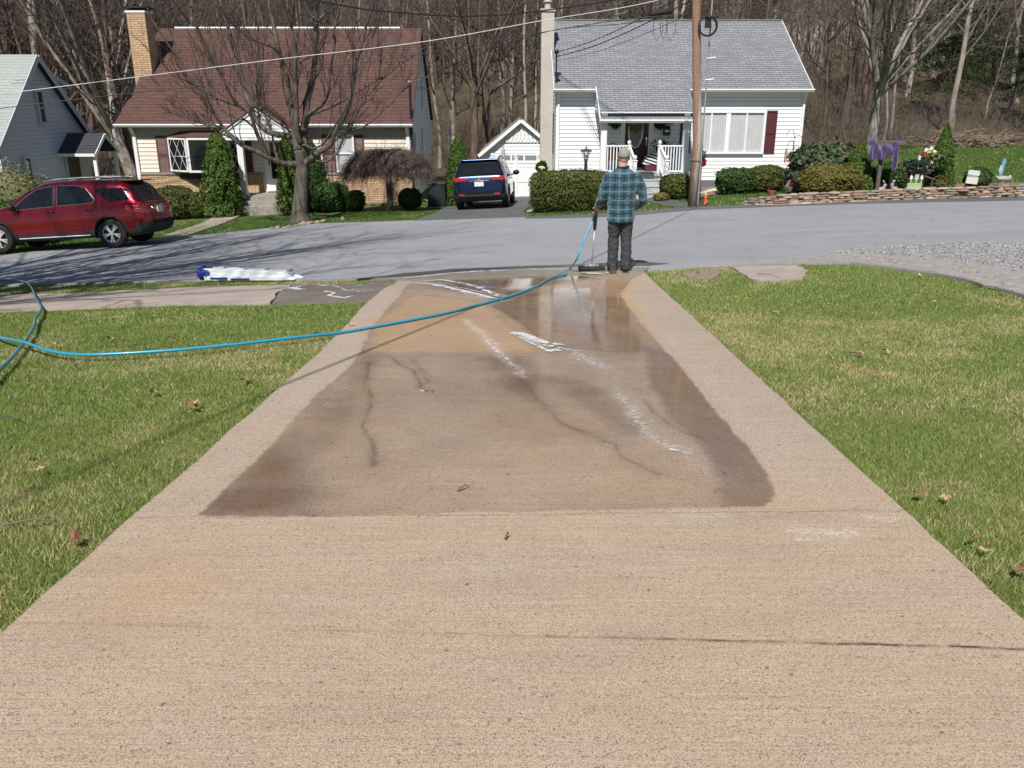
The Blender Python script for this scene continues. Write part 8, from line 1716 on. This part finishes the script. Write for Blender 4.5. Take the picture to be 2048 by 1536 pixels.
mb = MB(); mb.box(-.25, .25, -.22, .22, .40, .44); mb.build('seat', M['blackmetal'], Pc); mb = MB(); mb.box(-.25, .25, .20, .24, .44, .85); mb.tube([(-.25, .22, .8), (-.15, .22, .95), (0, .22, 1.0), (.15, .22, .95), (.25, .22, .8)], .02, 6); mb.build('backrest', M['blackmetal'], Pc); mb = MB(); mb.box(-.2, .22, -.2, .18, .45, .75); bevel(mb.build('cushion', mat('red cushion', (.28, .02, .04), .9), Pc), .06, 3)
for a_ in (-.23, .23):
    for b_ in (-.2, .2): mb = MB(); mb.box(a_-.02, a_+.02, b_-.02, b_+.02, 0, .4); mb.build('leg', M['blackmetal'], Pc)
q = Vector((Wp(1286, 344, 31.9).x, 31.75, zf)); mb = MB(); mb.box(-.45, .40, -.12, .60, .004, .018); o = mb.build('door_mat', mat('dark mat', (.06, .06, .065), .95, var=.2, scale=30)); o.location = q; tag(o, 'dark rectangular mat at the top of the porch steps', 'mat')
# pink bunny ornament near steps, dark ball
q = G(1352, 377); bunny(q, -1.4, .75, (.62, .42, .46), 'pink rabbit figurine by the bush right of the steps')['group'] = 'rabbit figurines'
# air conditioner
ya = 33.4; xa_ = Wp(874, 385, ya).x; za_ = H(xa_, ya); Ac = thing('air_conditioner', 'dark green grey outdoor air conditioner beside the cream house', 'air conditioner', (xa_, ya, za_)); acm = mat('ac grey green', (.045, .06, .065), .5, var=.05); hA = Wp(874, 363, ya).z-za_
mb = MB(); mb.box(-.34, .34, -.32, .32, .05, hA-.06); bevel(mb.build('casing', M['dark'], Ac), .05, 3)
mb = MB()
for k in range(18): x_ = -.33+.66*k/17; mb.box(x_-.008, x_+.008, -.345, -.32, .08, hA-.10)
mb.build('grille', acm, Ac); mb = MB(); mb.box(-.36, .36, -.35, .35, hA-.10, hA); bevel(mb.build('lid', acm, Ac), .04, 3); mb = MB(); mb.box(-.4, .4, -.4, .4, -.05, .05); mb.build('pad', M['conc'], Ac)
# closed patio umbrella behind the gate
q = Vector((Wp(1006, 330, 38.3).x, 38.3, H(-.4, 38.3))); Z = lambda py_: Wp(1006, py_, 38.3).z-q.z; Um = thing('patio_umbrella', 'closed pale grey patio umbrella behind the gate', 'umbrella', q); mb = MB(); mb.tube([(0, 0, 0), (0, 0, Z(291))], .025, 8); mb.build('pole', M['galv'], Um); mb = MB(); mb.lathe([(.13, Z(326)), (.115, Z(312)), (.085, Z(300)), (.03, Z(293))], n=9); mb.build('canopy', mat('pale grey canvas', (.45, .46, .5), .9, var=.1), Um)
# red swing frame on the left edge
q0 = G(16, 402); Fr = thing('swing_frame', 'dark red wooden a-frame in front of the grey house on the left edge', 'frame', q0); m_ = M['redwood']; Y_ = q0.y; zz = lambda px, py_: Wp(px, py_, Y_)-q0
for a_, b_ in (((14, 352), (14, 404)), ((18, 352), (46, 392)), ((-40, 352), (22, 352))): mb = MB(); mb.bar(zz(*a_), zz(*b_), .10, .10); mb.build('beam', m_, Fr)
mb = MB(); mb.bar(zz(18, 352)+Vector((0, .9, 0)), zz(14, 404)+Vector((0, 1.2, 0)), .1, .1); mb.build('beam', m_, Fr)
# fallen log, brush pile and split rocks at the edge of the woods
yl = 53; x0, x1 = Wp(1955, 300, yl).x, Wp(2040, 300, yl).x; q = Vector((x0, yl, H(x0, yl))); Lg = thing('fallen_log', 'long fallen log lying at the edge of the woods on the right', 'log', q); mb = MB(); mb.tube([(0, 0, .28), ((x1-x0)*.5, .3, .27), ((x1-x0), 0, .30)], [.26, .24, .2], 10); mb.build('log_trunk', M['barkfar2'], Lg, smooth=True)
yl = 51; x0 = Wp(1920, 300, yl).x; q = Vector((x0, yl, H(x0, yl))); Bp = thing('brush_pile', 'pale heap of cut branches at the edge of the woods', 'brush pile', q); r = np.random.default_rng(14); mb = MB()
for k in range(120): p = Vector((r.normal()*1.6, r.normal()*.6, abs(r.normal())*.35)); d = Vector((r.normal(), r.normal()*.4, r.normal()*.3)).normalized()*r.uniform(.4, 1.3); mb.tube([p-d, p+Vector((0, 0, .05)), p+d], [.025, .03, .012], 5)
mb.build('sticks', mat('cut wood', (.30, .22, .16), .9, var=.3, scale=4), Bp)
# timber stack seen behind the arborvitae
yl = 41; x0 = Wp(884, 350, yl).x; q = Vector((x0, yl, H(x0, yl))); Ls = thing('lumber_stack', 'small stack of tan boards behind the air conditioner', 'lumber', q); r = np.random.default_rng(15)
for k in range(6): mb = MB(); mb.box(-.5+r.normal()*.06, .6+r.normal()*.06, -.2, .2, .12*k, .12*k+.10); mb.build('board', mat('tan board', (.48, .33, .22), .85, var=.3, scale=6), Ls)
# dry leaves and twigs scattered about
LM = [mat('dry leaf tan', (.50, .33, .20), .8, var=.15, scale=30), mat('dry leaf brown', (.30, .14, .075), .8, var=.2, scale=30)]
def leafproto(m):
    mb = MB(); out = []
    for k in range(20): a = 2*math.pi*k/20; rr_ = (1.0 if k % 4 == 0 else .52 if k % 2 == 0 else .72)*.06*(1.15 if k == 0 else 1); out.append((math.cos(a)*rr_, math.sin(a)*rr_, .014*math.cos(2*a)+.012*abs(math.sin(a*1.5))))
    mb.add([(0, 0, .006)]+out, [(0, 1+k, 1+(k+1) % 20) for k in range(20)]); mb.tube([(-.055, 0, .006), (-.10, .012, .012)], .0018, 4); return mb.build('dry_leaf', m, recalc=False)
lp = [leafproto(m) for m in LM]; spots = [(113,692,0),(221,681,0),(340,684,0),(500,731,0),(491,763,1),(395,812,0),(386,818,1),(52,915,1),(82,945,0),(307,789,0),(200,782,0),(1870,606,0),(1752,650,1),(1840,553,0),(1552,628,0),(1755,752,1),(1557,734,1),(1720,711,0),(1838,995,1),(1890,1001,0),(1968,1108,0),(2040,1150,1),(1945,1085,1),(1395,548,0),(848,782,0),(868,784,1),(1118,661,1),(1770,706,0),(60,590,0),(230,566,0),(700,652,0),(150,1085,1),(1640,690,0)]
rr = random.Random(4); first = [True, True]
for i, (px, py_, k) in enumerate(spots):
    p = G(px, py_); o = lp[k] if first[k] else lp[k].copy()
    if not first[k]: C.objects.link(o)
    first[k] = False; on = (px, py_) in ((848, 782), (868, 784), (1118, 661)); o.location = p+Vector((0, 0, .004 if on else .022)); s_ = rr.uniform(.42, .72); o.scale = (s_, s_*rr.uniform(.7, 1), s_*rr.uniform(.6, 1.5)); o.rotation_euler = (rr.gauss(0, .2), rr.gauss(0, .2), rr.uniform(0, 6.28))
    tag(o, ('dry leaf lying on the wet concrete driveway' if on else ['curled tan dry leaf lying in the lawn grass', 'curled brown dry leaf lying in the lawn grass'][k]), 'leaf', 'dry leaves on the ground')
tw = [((10,1055),(110,1048)),((345,838),(375,830)),((1700,708),(1725,716)),((1920,822),(1960,828)),((1515,549),(1560,556)),((915,985),(940,978)),((1010,1082),(1012,1078)),((0,838),(40,842)),((230,700),(300,690))]
for i, (a_, b_) in enumerate(tw):
    a_, b_ = G(*a_), G(*b_); mb = MB(); m2 = (a_+b_)/2+Vector((.01, .02, .012)); up_ = Vector((0, 0, .012)); mb.tube([a_+up_, m2+up_, b_+up_], [.0045, .004, .002], 6); tag(mb.build('twig', M['twig'], smooth=True), ['short dry twig lying on the wet driveway' if i in (5, 6) else 'thin dry twig lying in the lawn grass'][0], 'twig', 'twigs on the ground')
